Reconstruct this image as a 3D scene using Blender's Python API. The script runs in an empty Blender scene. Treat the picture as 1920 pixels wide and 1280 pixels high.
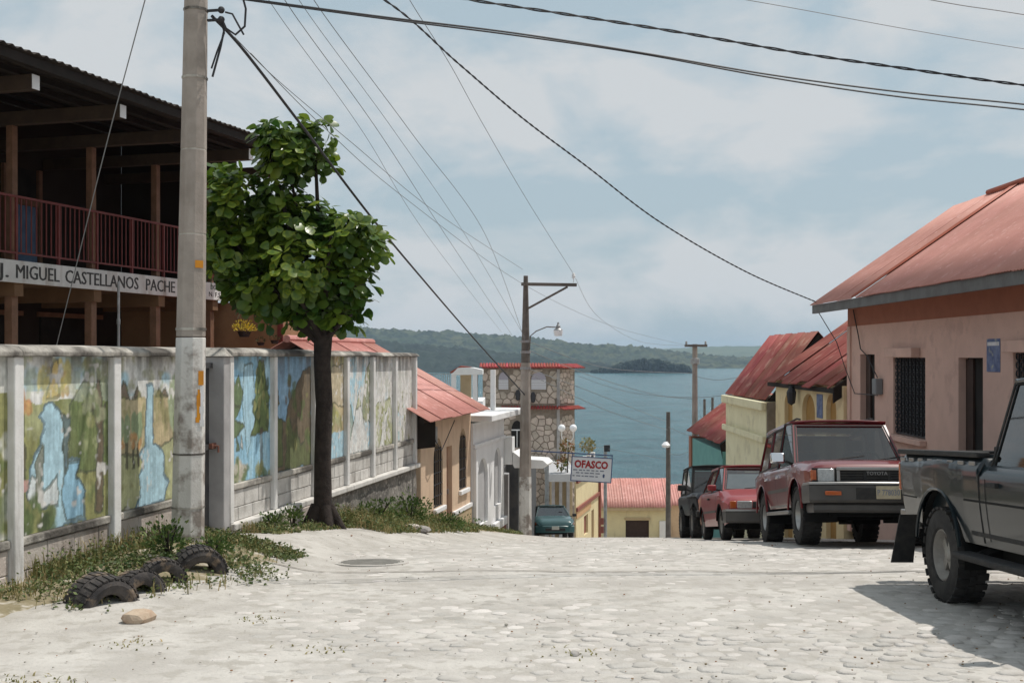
import bpy, bmesh, math, random
import numpy as np
from mathutils import Vector, Matrix, noise as mnoise

# ------------------------------------------------------------------ camera, sky, sun, exposure
SC = bpy.context.scene
FPX, HOR = 2200.0, 668.0           # focal length in photo pixels, horizon row of the photo
cam = bpy.data.objects.new('camera', bpy.data.cameras.new('camera'))
SC.collection.objects.link(cam)
cam.location = (0, 0, 0)           # the eye is the origin; the ground lies below it
cam.rotation_euler = (math.radians(90), 0, 0)
cam.data.sensor_width = 36.0
cam.data.lens = FPX / 1920 * 36.0
cam.data.shift_y = (HOR - 640) / 1920
cam.data.clip_start = 0.05
cam.data.clip_end = 20000
SC.camera = cam

SUN_DIR = Vector((0.88, 0.48, 0)).normalized()
ELEV = math.radians(63)
sv = Vector((SUN_DIR.x*math.cos(ELEV), SUN_DIR.y*math.cos(ELEV), math.sin(ELEV)))
world = bpy.data.worlds.new('World'); SC.world = world; world.use_nodes = True
nt = world.node_tree; N = nt.nodes; L = nt.links
for n in list(N): N.remove(n)
wout = N.new('ShaderNodeOutputWorld'); bg = N.new('ShaderNodeBackground')
sky = N.new('ShaderNodeTexSky'); sky.sky_type = 'NISHITA'; sky.sun_disc = False
sky.sun_elevation = ELEV; sky.sun_rotation = math.atan2(SUN_DIR.x, SUN_DIR.y)
sky.air_density = 1.0; sky.dust_density = 3.0; sky.ozone_density = 1.5; sky.altitude = 120
bg.inputs['Strength'].default_value = 0.095
tc = N.new('ShaderNodeTexCoord')
mp = N.new('ShaderNodeMapping'); mp.inputs['Scale'].default_value = (1.0, 1.0, 2.2)
mp.inputs['Location'].default_value = (3.1, 0.4, 0.2)
nz = N.new('ShaderNodeTexNoise'); nz.inputs['Scale'].default_value = 5.2; nz.inputs['Detail'].default_value = 7
nz.inputs['Roughness'].default_value = 0.56; nz.inputs['Distortion'].default_value = 0.25
rp = N.new('ShaderNodeValToRGB'); rp.color_ramp.elements[0].position = 0.42; rp.color_ramp.elements[1].position = 0.58
rp.color_ramp.elements[0].color = (0, 0, 0, 1); rp.color_ramp.elements[1].color = (1, 1, 1, 1)
# thin high haze over the whole sky, cumulus over that
veil = N.new('ShaderNodeMix'); veil.data_type = 'RGBA'; veil.inputs[0].default_value = 0.84
veil.inputs[7].default_value = (5.0, 6.2, 6.85, 1)
cmx = N.new('ShaderNodeMix'); cmx.data_type = 'RGBA'; cmx.inputs[7].default_value = (6.75, 7.1, 7.35, 1)
L.new(tc.outputs['Generated'], mp.inputs['Vector']); L.new(mp.outputs[0], nz.inputs['Vector'])
L.new(nz.outputs['Fac'], rp.inputs['Fac'])
L.new(sky.outputs['Color'], veil.inputs[6]); L.new(veil.outputs[2], cmx.inputs[6]); L.new(rp.outputs['Color'], cmx.inputs[0])
L.new(cmx.outputs[2], bg.inputs['Color']); L.new(bg.outputs[0], wout.inputs['Surface'])

sun = bpy.data.objects.new('sun', bpy.data.lights.new('sun', 'SUN'))
SC.collection.objects.link(sun)
sun.data.energy = 3.7; sun.data.angle = math.radians(0.6); sun.data.color = (1.0, 0.95, 0.87)
sun.rotation_euler = (-sv).to_track_quat('-Z', 'Y').to_euler()
sun.location = (30, 4, 80)
SC.view_settings.view_transform = 'Standard'; SC.view_settings.look = 'None'
SC.view_settings.exposure = -0.04; SC.view_settings.gamma = 1.0
SC.render.engine = 'CYCLES'
SC.cycles.max_bounces = 8; SC.cycles.transparent_max_bounces = 12

# ------------------------------------------------------------------ helpers
RND = random.Random(11)
COL = SC.collection
WM = {}                                        # world matrices of empties (before the depsgraph runs)

def at(px, py, d):
    return Vector(((px-960)/FPX*d, d, (HOR-py)/FPX*d))

def tag(o, label=None, cat=None, group=None, kind=None):
    if label: o['label'] = label
    if cat: o['category'] = cat
    if group: o['group'] = group
    if kind: o['kind'] = kind
    return o

def thing(name, label, cat, loc=(0, 0, 0), rot=(0, 0, 0), group=None):
    o = bpy.data.objects.new(name, None); COL.objects.link(o)
    o.location = loc; o.rotation_euler = rot; o.empty_display_size = 0.2
    WM[o.name] = Matrix.Translation(Vector(loc))
    return tag(o, label, cat, group)

def frame(origin, u):
    """local x = along, y = outward (to the right of the direction), z up"""
    u = Vector((u[0], u[1], 0)).normalized(); n = Vector((u.y, -u.x, 0))
    M = Matrix(((u.x, n.x, 0, origin[0]), (u.y, n.y, 0, origin[1]), (0, 0, 1, origin[2] if len(origin) > 2 else 0), (0, 0, 0, 1)))
    return M

class MB:
    def __init__(s, M=None):
        s.v = []; s.f = []; s.M = M
    def add(s, vs, fs):
        b = len(s.v)
        for p in vs:
            p = Vector(p)
            s.v.append(s.M @ p if s.M is not None else p)
        for f in fs: s.f.append([i+b for i in f])
        return s
    def box(s, x0, x1, y0, y1, z0, z1):
        return s.add([(x0,y0,z0),(x1,y0,z0),(x1,y1,z0),(x0,y1,z0),(x0,y0,z1),(x1,y0,z1),(x1,y1,z1),(x0,y1,z1)],
                     [(0,3,2,1),(4,5,6,7),(0,1,5,4),(1,2,6,5),(2,3,7,6),(3,0,4,7)])
    def hexa(s, p):                                  # eight corners, bottom four then top four
        return s.add(p, [(0,3,2,1),(4,5,6,7),(0,1,5,4),(1,2,6,5),(2,3,7,6),(3,0,4,7)])
    def bar(s, a, b, w, h=None, up=(0,0,1)):
        a = Vector(a); b = Vector(b); h = h or w
        d = (b-a).normalized(); up = Vector(up)
        if abs(d.dot(up)) > 0.98: up = Vector((0,1,0))
        r = d.cross(up).normalized(); t = r.cross(d)
        r *= w/2; t *= h/2
        return s.hexa([a-r-t, a+r-t, b+r-t, b-r-t, a-r+t, a+r+t, b+r+t, b-r+t])
    def quad(s, *p):
        return s.add(p, [tuple(range(len(p)))])
    def tube(s, path, r, n=8, cap=True):
        path = [Vector(p) for p in path]
        k = len(path); rs = r if isinstance(r, (list, tuple)) else [r]*k
        vs = []; fs = []; prev = None
        for i, p in enumerate(path):
            d = (path[min(i+1, k-1)]-path[max(i-1, 0)]).normalized()
            if prev is None:
                a = Vector((0,0,1)) if abs(d.z) < 0.9 else Vector((1,0,0))
                x = d.cross(a).normalized()
            else:
                x = (prev - d*prev.dot(d)).normalized()
            prev = x; y = d.cross(x)
            for j in range(n):
                t = 2*math.pi*j/n
                vs.append(p + (x*math.cos(t)+y*math.sin(t))*rs[i])
        for i in range(k-1):
            for j in range(n):
                fs.append((i*n+j, i*n+(j+1)%n, (i+1)*n+(j+1)%n, (i+1)*n+j))
        if cap:
            fs.append(tuple(range(n-1,-1,-1))); fs.append(tuple(range((k-1)*n, k*n)))
        return s.add(vs, fs)
    def lathe(s, prof, n=24, M=None, close=False):   # prof (r, z)
        vs = []; fs = []; k = len(prof)
        for r, z in prof:
            for j in range(n):
                t = 2*math.pi*j/n; p = Vector((r*math.cos(t), r*math.sin(t), z))
                vs.append(M @ p if M is not None else p)
        for i in range(k if close else k-1):
            i2 = (i+1) % k
            for j in range(n):
                fs.append((i*n+j, i*n+(j+1)%n, i2*n+(j+1)%n, i2*n+j))
        return s.add(vs, fs)
    def prism(s, poly, t0, t1, plane='xz'):          # polygon extruded along the third axis
        mk = {'xz': lambda a,b,t: (a,t,b), 'xy': lambda a,b,t: (a,b,t), 'yz': lambda a,b,t: (t,a,b)}[plane]
        n = len(poly)
        vs = [mk(a,b,t0) for a,b in poly]+[mk(a,b,t1) for a,b in poly]
        fs = [tuple(range(n-1,-1,-1)), tuple(range(n,2*n))]+[(i,(i+1)%n,(i+1)%n+n,i+n) for i in range(n)]
        return s.add(vs, fs)
    def ball(s, c, r, n=10, m=7, sq=(1,1,1)):
        c = Vector(c); vs = []; fs = []
        for i in range(m+1):
            a = math.pi*i/m
            for j in range(n):
                t = 2*math.pi*j/n
                vs.append(c+Vector((r*sq[0]*math.sin(a)*math.cos(t), r*sq[1]*math.sin(a)*math.sin(t), r*sq[2]*math.cos(a))))
        for i in range(m):
            for j in range(n): fs.append((i*n+j, (i+1)*n+j, (i+1)*n+(j+1)%n, i*n+(j+1)%n))
        return s.add(vs, fs)
    def mesh(s, name, m, smooth=False, fix=True):
        me = bpy.data.meshes.new(name)
        me.from_pydata([tuple(p) for p in s.v], [], s.f)
        if fix:
            bm = bmesh.new(); bm.from_mesh(me)
            bmesh.ops.remove_doubles(bm, verts=bm.verts, dist=1e-5)
            bmesh.ops.recalc_face_normals(bm, faces=bm.faces)
            bm.to_mesh(me); bm.free()
        if smooth:
            me.polygons.foreach_set('use_smooth', [True]*len(me.polygons))
        me.materials.append(m); me.update()
        return me
    def build(s, name, m, parent=None, smooth=False, bevel=0, seg=2, local=False, angle=35, fix=True):
        return put(name, s.mesh(name, m, smooth, fix), parent, local, bevel, seg, angle, smooth)

def put(name, me, parent=None, local=False, bevel=0, seg=2, angle=35, smooth=False):
    o = bpy.data.objects.new(name, me); COL.objects.link(o)
    if parent is not None:
        o.parent = parent
        if not local and parent.name in WM:          # mesh written in world coordinates
            o.location = -WM[parent.name].translation
    if bevel:
        b = o.modifiers.new('bevel', 'BEVEL'); b.width = bevel; b.segments = seg
        b.limit_method = 'ANGLE'; b.angle_limit = math.radians(angle)
    if smooth:
        try: me.set_sharp_from_angle(angle=math.radians(angle))
        except Exception: pass
    return o

# ------------------------------------------------------------------ procedural materials
def mat(name, c, c2=None, vs=3.0, rough=0.85, bump=0.0, bs=40.0, metal=0.0, spec=0.4, coat=0.0, streak=None, sk=0.5, ss=(2.6,2.6,0.45),
        rnd=0.0, isl=0.0, rough2=None, detail=5, ramp=(0.38, 0.62), spots=None, spk=0.3, spsc=9.0, trans=0.0):
    m = bpy.data.materials.new(name); m.use_nodes = True
    nt = m.node_tree; N = nt.nodes; L = nt.links; b = N['Principled BSDF']
    b.inputs['Roughness'].default_value = rough; b.inputs['Metallic'].default_value = metal
    b.inputs['Specular IOR Level'].default_value = spec
    if coat: b.inputs['Coat Weight'].default_value = coat; b.inputs['Coat Roughness'].default_value = 0.06
    tc = N.new('ShaderNodeTexCoord')
    cur = None
    def rgb(c):
        n = N.new('ShaderNodeRGB'); n.outputs[0].default_value = (*c, 1); return n.outputs[0]
    def noise(scale, detail=5, stretch=None):
        n = N.new('ShaderNodeTexNoise'); n.inputs['Scale'].default_value = scale; n.inputs['Detail'].default_value = detail
        n.inputs['Roughness'].default_value = 0.6
        if stretch:
            q = N.new('ShaderNodeMapping'); q.inputs['Scale'].default_value = stretch
            L.new(tc.outputs['Object'], q.inputs['Vector']); L.new(q.outputs[0], n.inputs['Vector'])
        else: L.new(tc.outputs['Object'], n.inputs['Vector'])
        return n.outputs['Fac']
    def rampf(f, a, z):
        r = N.new('ShaderNodeMapRange'); r.inputs['From Min'].default_value = a; r.inputs['From Max'].default_value = z
        L.new(f, r.inputs['Value']); return r.outputs[0]
    def mix(f, a, bb, mode='MIX'):
        x = N.new('ShaderNodeMix'); x.data_type = 'RGBA'; x.blend_type = mode
        if isinstance(f, float): x.inputs[0].default_value = f
        else: L.new(f, x.inputs[0])
        L.new(a, x.inputs[6]); L.new(bb, x.inputs[7]); return x.outputs[2]
    cur = rgb(c)
    if c2: cur = mix(rampf(noise(vs, detail), *ramp), cur, rgb(c2))
    if spots:
        cur = mix(rampf(noise(spsc, 4), 0.62-spk*0.3, 0.66-spk*0.3+0.06), cur, rgb(spots))
    if streak:
        f = rampf(noise(1.0, 6, ss), 0.62-sk*0.25, 0.86-sk*0.2); cur = mix(f, cur, rgb(streak))
    for amt, src in ((rnd, 'o'), (isl, 'i')):
        if amt:
            if src == 'o': q = N.new('ShaderNodeObjectInfo').outputs['Random']
            else: q = N.new('ShaderNodeNewGeometry').outputs['Random Per Island']
            r = N.new('ShaderNodeMapRange'); r.inputs['To Min'].default_value = 1-amt; r.inputs['To Max'].default_value = 1+amt
            L.new(q, r.inputs['Value'])
            v = N.new('ShaderNodeHueSaturation'); L.new(cur, v.inputs['Color']); L.new(r.outputs[0], v.inputs['Value'])
            h = N.new('ShaderNodeMapRange'); h.inputs['To Min'].default_value = 0.5+amt*0.06; h.inputs['To Max'].default_value = 0.5-amt*0.06
            L.new(q, h.inputs['Value']); L.new(h.outputs[0], v.inputs['Hue'])
            cur = v.outputs[0]
    L.new(cur, b.inputs['Base Color'])
    if bump:
        bn = N.new('ShaderNodeBump'); bn.inputs['Strength'].default_value = bump; bn.inputs['Distance'].default_value = 0.02
        L.new(noise(bs, 4), bn.inputs['Height']); L.new(bn.outputs[0], b.inputs['Normal'])
    if rough2 is not None:
        r = N.new('ShaderNodeMapRange'); r.inputs['To Min'].default_value = rough; r.inputs['To Max'].default_value = rough2
        L.new(noise(vs*2), r.inputs['Value']); L.new(r.outputs[0], b.inputs['Roughness'])
    if trans:
        b.inputs['Transmission Weight'].default_value = 0
        t = N.new('ShaderNodeBsdfTranslucent'); L.new(cur, t.inputs['Color'])
        ms = N.new('ShaderNodeMixShader'); ms.inputs[0].default_value = trans
        L.new(b.outputs[0], ms.inputs[1]); L.new(t.outputs[0], ms.inputs[2])
        L.new(ms.outputs[0], N['Material Output'].inputs['Surface'])
    return m

def glass_mat(name, tint=(0.35, 0.38, 0.38)):
    m = bpy.data.materials.new(name); m.use_nodes = True
    N = m.node_tree.nodes; L = m.node_tree.links
    N.remove(N['Principled BSDF'])
    t = N.new('ShaderNodeBsdfTransparent'); t.inputs[0].default_value = (*tint, 1)
    g = N.new('ShaderNodeBsdfGlossy'); g.inputs['Roughness'].default_value = 0.03
    lw = N.new('ShaderNodeLayerWeight'); pw = N.new('ShaderNodeMath'); pw.operation = 'POWER'; pw.inputs[1].default_value = 3.5; L.new(lw.outputs['Facing'], pw.inputs[0])
    fr = N.new('ShaderNodeMapRange'); fr.inputs['To Min'].default_value = 0.11; fr.inputs['To Max'].default_value = 0.95; L.new(pw.outputs[0], fr.inputs[0])
    mx = N.new('ShaderNodeMixShader'); L.new(fr.outputs[0], mx.inputs[0]); L.new(t.outputs[0], mx.inputs[1]); L.new(g.outputs[0], mx.inputs[2])
    L.new(mx.outputs[0], N['Material Output'].inputs['Surface'])
    return m

M = {}
M['dust'] = mat('limestone_dust', (0.52,0.495,0.46), (0.40,0.375,0.345), 1.6, 0.95, 0.7, 22, rnd=0, spots=(0.38,0.355,0.32), spk=0.34, spsc=6)
M['cobble'] = mat('cobble_stone', (0.51,0.485,0.455), (0.40,0.375,0.345), 2.2, 0.9, 0.4, 60, isl=0.20, rnd=.14)
M['soil'] = mat('dry_soil', (0.30,0.25,0.18), (0.42,0.37,0.30), 2, 0.95, 0.5, 15)
M['whitewash'] = mat('old_whitewash', (0.66,0.64,0.61), (0.55,0.53,0.50), 5, 0.9, 0.25, 40, streak=(0.20,0.18,0.16), sk=0.35, ss=(7,7,.8))
M['coping'] = mat('mouldy_coping', (0.52,0.49,0.44), (0.10,0.09,0.08), 1.5, 0.92, 0.6, 30, ramp=(0.40,0.56), streak=(0.12,0.11,0.10), sk=.3)
M['block'] = mat('concrete_block', (0.56,0.50,0.45), (0.43,0.37,0.33), 5, 0.93, 0.4, 35, streak=(0.16,0.13,0.11), sk=0.45, rnd=0.08)
M['rubble'] = mat('rubble_concrete', (0.27,0.25,0.225), (0.14,0.13,0.12), 5, 0.95, 0.9, 18, spots=(0.40,0.37,0.33), spk=0.25, spsc=14)
M['pole'] = mat('pole_concrete', (0.37,0.325,0.29), (0.28,0.245,0.215), 3, 0.9, 0.3, 50, streak=(0.20,0.165,0.14), sk=0.35)
M['polewhite'] = mat('pole_whitewash', (0.66,0.645,0.62), (0.56,0.54,0.51), 4, 0.9, 0.25, 50, spots=(0.27,0.235,0.21), spk=0.42, spsc=3.2)
M['black'] = mat('black_rubber', (0.018,0.018,0.019), (0.035,0.033,0.031), 12, 0.75, 0.2, 60)
M['wire'] = mat('wire_black', (0.03,0.03,0.035), None, rough=0.6)
M['wiregrey'] = mat('wire_grey', (0.20,0.21,0.22), None, rough=0.6)
M['dark'] = mat('dark_void', (0.012,0.011,0.010), (0.022,0.02,0.018), 3, 0.9)
M['rust'] = mat('rusty_iron', (0.16,0.07,0.05), (0.24,0.10,0.07), 8, 0.8, 0.3, 40)
M['steel'] = mat('galvanised_steel', (0.38,0.39,0.40), (0.28,0.28,0.28), 8, 0.45, 0.1, 30, metal=0.6)
M['chrome'] = mat('chrome', (0.70,0.70,0.72), None, rough=0.12, metal=1.0)
M['white'] = mat('white_paint', (0.80,0.80,0.80), (0.73,0.73,0.73), 3, 0.7, 0.1, 30)
M['glass'] = glass_mat('tinted_glass')
M['glassd'] = glass_mat('dark_tinted_glass', (0.10,0.11,0.115))

# ------------------------------------------------------------------ ground level
_gy = np.array([-130,-60,-20, 0, 6.3, 9.3, 11.4, 14, 15.4, 17, 18.5, 22, 28, 35, 48, 70, 90, 110, 135, 150, 175], float)
_gz = np.array([1.0,0.2,-1.0,-1.60,-1.77,-1.94,-2.05,-2.31,-2.48,-2.70,-2.92,-3.44,-4.33,-5.40,-7.45,-11.0,-14.2,-17.5,-22.2,-25.5,-30.5], float)
_fy = np.arange(-130, 175.01, 0.25); _fz = np.interp(_fy, _gy, _gz)
_k = np.ones(9)/9.0
_fzs = np.convolve(np.pad(_fz, 4, mode='edge'), _k, mode='valid')
def wall_x(y):
    return -3.2 + 0.1955*(y-13.25) if y < 28.4 else -0.238 + 0.046*(y-28.4)
def smooth(t):
    t = max(0.0, min(1.0, t)); return t*t*(3-2*t)
def gz(x, y):
    z = float(np.interp(y, _fy, _fzs))
    if y > -5: z += 0.24*smooth((wall_x(y)+1.9-x)/1.5)*smooth((y-7.5)/4)*(1-smooth((y-20)/12))
    return z
LAKE = -24.0
# ================================================================== the setting
def grid_obj(name, xs, ys, zf, m, smooth_=True, parent=None):
    nx, ny = len(xs), len(ys)
    vs = [(x, y, zf(x, y)) for y in ys for x in xs]
    fs = [(j*nx+i, j*nx+i+1, (j+1)*nx+i+1, (j+1)*nx+i) for j in range(ny-1) for i in range(nx-1)]
    me = bpy.data.meshes.new(name); me.from_pydata(vs, [], fs)
    if smooth_: me.polygons.foreach_set('use_smooth', [True]*len(fs))
    me.materials.append(m); me.update()
    return put(name, me, parent)

def frange(a, b, st):
    n = max(1, int(round((b-a)/st))); return [a+(b-a)*i/n for i in range(n+1)]

SX0, SX1, SY0, SY1 = -8.0, 7.6, -10.0, 76.0          # the paved street
def ground_z(x, y):
    z = gz(x, y)
    ins = smooth((x-SX0)/0.8)*smooth((SX1-x)/0.8)*smooth((y-SY0)/0.8)*smooth((SY1-y)/0.8)
    return z - 0.10*ins - 0.02
xs = frange(-420,-40,40)[:-1]+frange(-40,-12,4)[:-1]+frange(-12,12,0.8)[:-1]+frange(12,40,4)[:-1]+frange(40,420,40)
ys = frange(-128,-12,8)[:-1]+frange(-12,80,1.0)[:-1]+frange(80,175,5)
tag(grid_obj('ground', xs, ys, ground_z, M['soil']), kind='structure')
def street_z(x, y):
    n = mnoise.noise(Vector((x*0.5, y*0.5, 0)))*0.016 + mnoise.noise(Vector((x*2.3, y*2.3, 5)))*0.006
    return gz(x, y) + n
ys = frange(SY0,4,0.8)[:-1]+frange(4,24,0.14)[:-1]+frange(24,SY1,0.5)
street = tag(grid_obj('street', frange(SX0,SX1,0.15), ys, street_z, M['dust']), kind='structure')

# cobblestones bedded in limestone dust: the largest ones singly, the rest as one mass
def cobble_verts(rr, hx, hy):
    n = 7; ring = []
    for i in range(n):
        a = 2*math.pi*(i+rr.uniform(-.25,.25))/n
        ring.append((math.copysign(abs(math.cos(a))**0.7, math.cos(a))*hx*rr.uniform(.88,1.05), math.copysign(abs(math.sin(a))**0.7, math.sin(a))*hy*rr.uniform(.88,1.05)))
    vs = [(x, y, -0.03) for x, y in ring]+[(x*.93, y*.93, 0.0) for x, y in ring]+[(x*.6, y*.6, 0.006) for x, y in ring]
    fs = [(i,(i+1)%n,(i+1)%n+n,i+n) for i in range(n)]+[(i+n,(i+1)%n+n,(i+1)%n+2*n,i+2*n) for i in range(n)]+[tuple(range(2*n,3*n))]
    return vs, fs
rr = random.Random(5)
protos = []
for k in range(8):
    v, f = cobble_verts(rr, 0.088, 0.072)
    mb = MB(); mb.add(v, f); protos.append(mb.mesh('cobblestone', M['cobble'], smooth=True))
stuff = MB(); singles = []
y = 5.6; row = 0
while y < 30:
    x = -6.4 + (row % 2)*0.095
    while x < 6.9:
        px = x + rr.uniform(-.04,.04); py = y + rr.uniform(-.03,.03)
        cover = mnoise.noise(Vector((px*0.33, py*0.33, 3.0))) + 0.5*mnoise.noise(Vector((px*1.1, py*1.1, 8.0)))
        sandy = smooth((-0.2 - px - (py-6)*0.30)/2.2)            # loose limestone to the left
        lift = -0.0025 - 0.012*sandy + 0.012*cover + rr.uniform(-.004,.005) - 0.010*smooth((py-11)/8)
        ok = px > wall_x(py)+1.5 and not (abs(px-(695-960)/2200*12) < 0.5 and abs(py-12.0) < 0.5)
        if ok and lift > -0.0125 and abs(px) < py*0.47+0.5:
            pos = Vector((px, py, street_z(px, py)+lift))
            singles.append((pos, rr.uniform(0, 6.28) if rr.random() < .1 else rr.choice((0, math.pi))+rr.uniform(-.5,.5), rr.uniform(.68,1.15)))
        x += 0.19
    y += 0.155; row += 1
order = sorted(range(len(singles)), key=lambda i: singles[i][0].y if abs(singles[i][0].x) < singles[i][0].y*0.43 and singles[i][0].y > 6.35 else 99)
first = set(order[:300])
for i, (pos, a, s) in enumerate(singles):
    if i in first:
        o = bpy.data.objects.new('cobblestone', rr.choice(protos)); COL.objects.link(o)
        o.parent = street; o.location = pos; o.rotation_euler = (rr.uniform(-.03,.03), rr.uniform(-.03,.03), a); o.scale = (s, s, 1)
    else:
        v, f = cobble_verts(rr, 0.088*s, 0.072*s); c, sn = math.cos(a), math.sin(a)
        stuff.add([(pos.x+c*p[0]-sn*p[1], pos.y+sn*p[0]+c*p[1], pos.z+p[2]) for p in v], f)
tag(stuff.build('cobble_paving', M['cobble'], street, smooth=True, fix=False), kind='stuff')

# a transverse crack in the paving
mb = MB(); pp = []
for i in range(60):
    x = -3.0+i*0.135; y = 11.15+0.05*math.sin(i*.4)+0.03*mnoise.noise(Vector((i*.5,0,0)))-0.008*i*0.3
    pp.append((x, y))
for (x0,y0),(x1,y1) in zip(pp[:-1], pp[1:]):
    w = 0.012+0.012*abs(mnoise.noise(Vector((x0*2,1,0))))
    mb.add([(x0,y0-w,street_z(x0,y0)+.009),(x1,y1-w,street_z(x1,y1)+.009),(x1,y1+w,street_z(x1,y1)+.009),(x0,y0+w,street_z(x0,y0)+.009)],[(0,1,2,3)])
M['crack'] = mat('crack_dirt', (0.16,0.14,0.12), (0.36,0.33,0.29), 4, 0.95)
mb.build('paving_crack', M['crack'], street)

# the dry, weedy verge along the wall
def verge(name, sa, sb, wfun, seed):
    ns, nn = max(20, int((sb-sa)/.12)), 10; vs = []; fs = []
    C0_ = Vector((-3.216, 13.25, 0)); WU_ = Vector((0.1918, 0.9814, 0)); WN_ = Vector((0.9814, -0.1918, 0))
    for i in range(ns+1):
        s = sa+(sb-sa)*i/ns; w = wfun((s-sa)/(sb-sa))*(1+.35*mnoise.noise(Vector((s*1.4, seed, 0)))+.18*mnoise.noise(Vector((s*5, seed, 2))))
        for j in range(nn+1):
            t = j/nn; p = C0_+WU_*s+WN_*(-.02+w*t); hgt = .03*(1-t**3)+.015*mnoise.noise(Vector((p.x*4, p.y*4, seed)))*(1-t)
            vs.append((p.x, p.y, street_z(p.x, p.y)+max(hgt, 0)-.006*(t > .95)))
    for i in range(ns):
        for j in range(nn): fs.append((i*(nn+1)+j, i*(nn+1)+j+1, (i+1)*(nn+1)+j+1, (i+1)*(nn+1)+j))
    me = bpy.data.meshes.new(name); me.from_pydata(vs, [], fs); me.polygons.foreach_set('use_smooth', [True]*len(fs)); me.materials.append(M['vergesoil']); me.update()
    return tag(put(name, me), kind='structure')
M['vergesoil'] = mat('verge_soil', (0.30,0.25,0.17), (0.20,0.17,0.10), 3.5, .95, .6, 18, spots=(0.46,0.42,0.36), spk=.22, spsc=5)
verge('verge', -6.2, -1.0, lambda t: .55+.75*smooth((t-.25)/.4)*(1-.4*smooth((t-.8)/.2)), 1.0)
verge('verge', .1, 15.0, lambda t: .55+.35*smooth((t-.25)/.15)-.4*smooth((t-.6)/.4), 5.0)

# pebbles and dead leaves scattered over the street
mb = MB(); mb2 = MB()
for i in range(1300):
    y = 5.8 + 17*rr.random()**1.6; x = rr.uniform(-.46, .46)*y
    if x < wall_x(y)+0.9 or x > 6.5: continue
    r = rr.uniform(.003, .010)*(1 if rr.random() < .97 else 1.8)
    (mb if rr.random() < .5 else mb2).ball((x, y, street_z(x, y)+r*.3+.008), r, 5, 3, (1, rr.uniform(.6,1.4), .55))
M['pebble'] = mat('pebble_grey', (0.40,0.37,0.33), None, isl=0.35)
M['litter'] = mat('dead_leaf', (0.22,0.14,0.07), None, isl=0.5)
tag(mb.build('gravel', M['pebble'], fix=False), 'small grey pebbles scattered over the street paving', 'gravel', kind='stuff')
tag(mb2.build('leaf_litter', M['litter'], fix=False), 'brown leaf litter scattered over the street paving', 'leaf litter', kind='stuff')

# manhole cover
p = Vector(((695-960)/2200*12.0, 12.0, 0)); p.z = street_z(p.x, p.y)
M['iron'] = mat('worn_iron', (0.30,0.285,0.26), (0.38,0.36,0.33), 9, 0.85, 0.3, 60)
mh = thing('manhole_cover', 'round grey manhole cover set flush in the street', 'manhole cover', p)
slope_m = Matrix.Translation((p.x, p.y, p.z+0.010)) @ Matrix.Rotation(-0.08, 4, 'X')
mb = MB(); mb.lathe([(0,0.004),(0.33,0.004),(0.335,-0.03)], 32, slope_m); mb.build('lid', M['iron'], mh)
mb = MB(); mb.lathe([(0.34,-0.04),(0.34,0.006),(0.39,0.006),(0.395,-0.04)], 32, slope_m); mb.build('rim', M['cobble'], mh)
mb = MB()
for i in range(7):
    a = -0.24+i*0.08; w = math.sqrt(.30**2-a*a)
    mb.M = slope_m; mb.box(-w, w, a-.012, a+.012, 0.004, 0.011)
mb.build('rib', M['iron'], mh)

# ------------------------------------------------------------------ lake, hills, island
def water_mat():
    m = bpy.data.materials.new('lake_water'); m.use_nodes = True
    N = m.node_tree.nodes; L = m.node_tree.links; b = N['Principled BSDF']
    b.inputs['Base Color'].default_value = (0.05, 0.19, 0.215, 1); b.inputs['Roughness'].default_value = 0.16
    b.inputs['IOR'].default_value = 1.33
    tc = N.new('ShaderNodeTexCoord'); mp = N.new('ShaderNodeMapping'); mp.inputs['Scale'].default_value = (0.10, 0.22, 1)
    mp.inputs['Rotation'].default_value = (0, 0, 0.3)
    n1 = N.new('ShaderNodeTexNoise'); n1.inputs['Scale'].default_value = 2.2; n1.inputs['Detail'].default_value = 6; n1.inputs['Roughness'].default_value = .65
    L.new(tc.outputs['Object'], mp.inputs[0]); L.new(mp.outputs[0], n1.inputs[0])
    mp2 = N.new('ShaderNodeMapping'); mp2.inputs['Scale'].default_value = (0.05, 0.030, 1); n2 = N.new('ShaderNodeTexNoise'); n2.inputs['Scale'].default_value = 1.6; n2.inputs['Detail'].default_value = 8; n2.inputs['Roughness'].default_value = .7
    L.new(tc.outputs['Object'], mp2.inputs[0]); L.new(mp2.outputs[0], n2.inputs[0])
    rp_ = N.new('ShaderNodeMapRange'); rp_.inputs['From Min'].default_value = .36; rp_.inputs['From Max'].default_value = .64; L.new(n2.outputs['Fac'], rp_.inputs[0])
    cm = N.new('ShaderNodeMix'); cm.data_type = 'RGBA'; cm.inputs[6].default_value = (0.03,0.12,0.15,1); cm.inputs[7].default_value = (0.085,0.235,0.27,1); L.new(rp_.outputs[0], cm.inputs[0]); L.new(cm.outputs[2], b.inputs['Base Color'])  # light and dark of the ripples mixed into the base colour
    ad = N.new('ShaderNodeMath'); ad.operation = 'MULTIPLY_ADD'; ad.inputs[1].default_value = 3.0; L.new(n2.outputs['Fac'], ad.inputs[0]); L.new(n1.outputs['Fac'], ad.inputs[2])
    bm = N.new('ShaderNodeBump'); bm.inputs['Strength'].default_value = 1.0; bm.inputs['Distance'].default_value = 3.0
    L.new(ad.outputs[0], bm.inputs['Height']); L.new(bm.outputs[0], b.inputs['Normal'])
    return m
M['water'] = water_mat()
mb = MB(); mb.quad((-4000,120,LAKE),(4000,120,LAKE),(4000,6800,LAKE),(-4000,6800,LAKE))
tag(mb.build('lake', M['water']), kind='structure')

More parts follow.
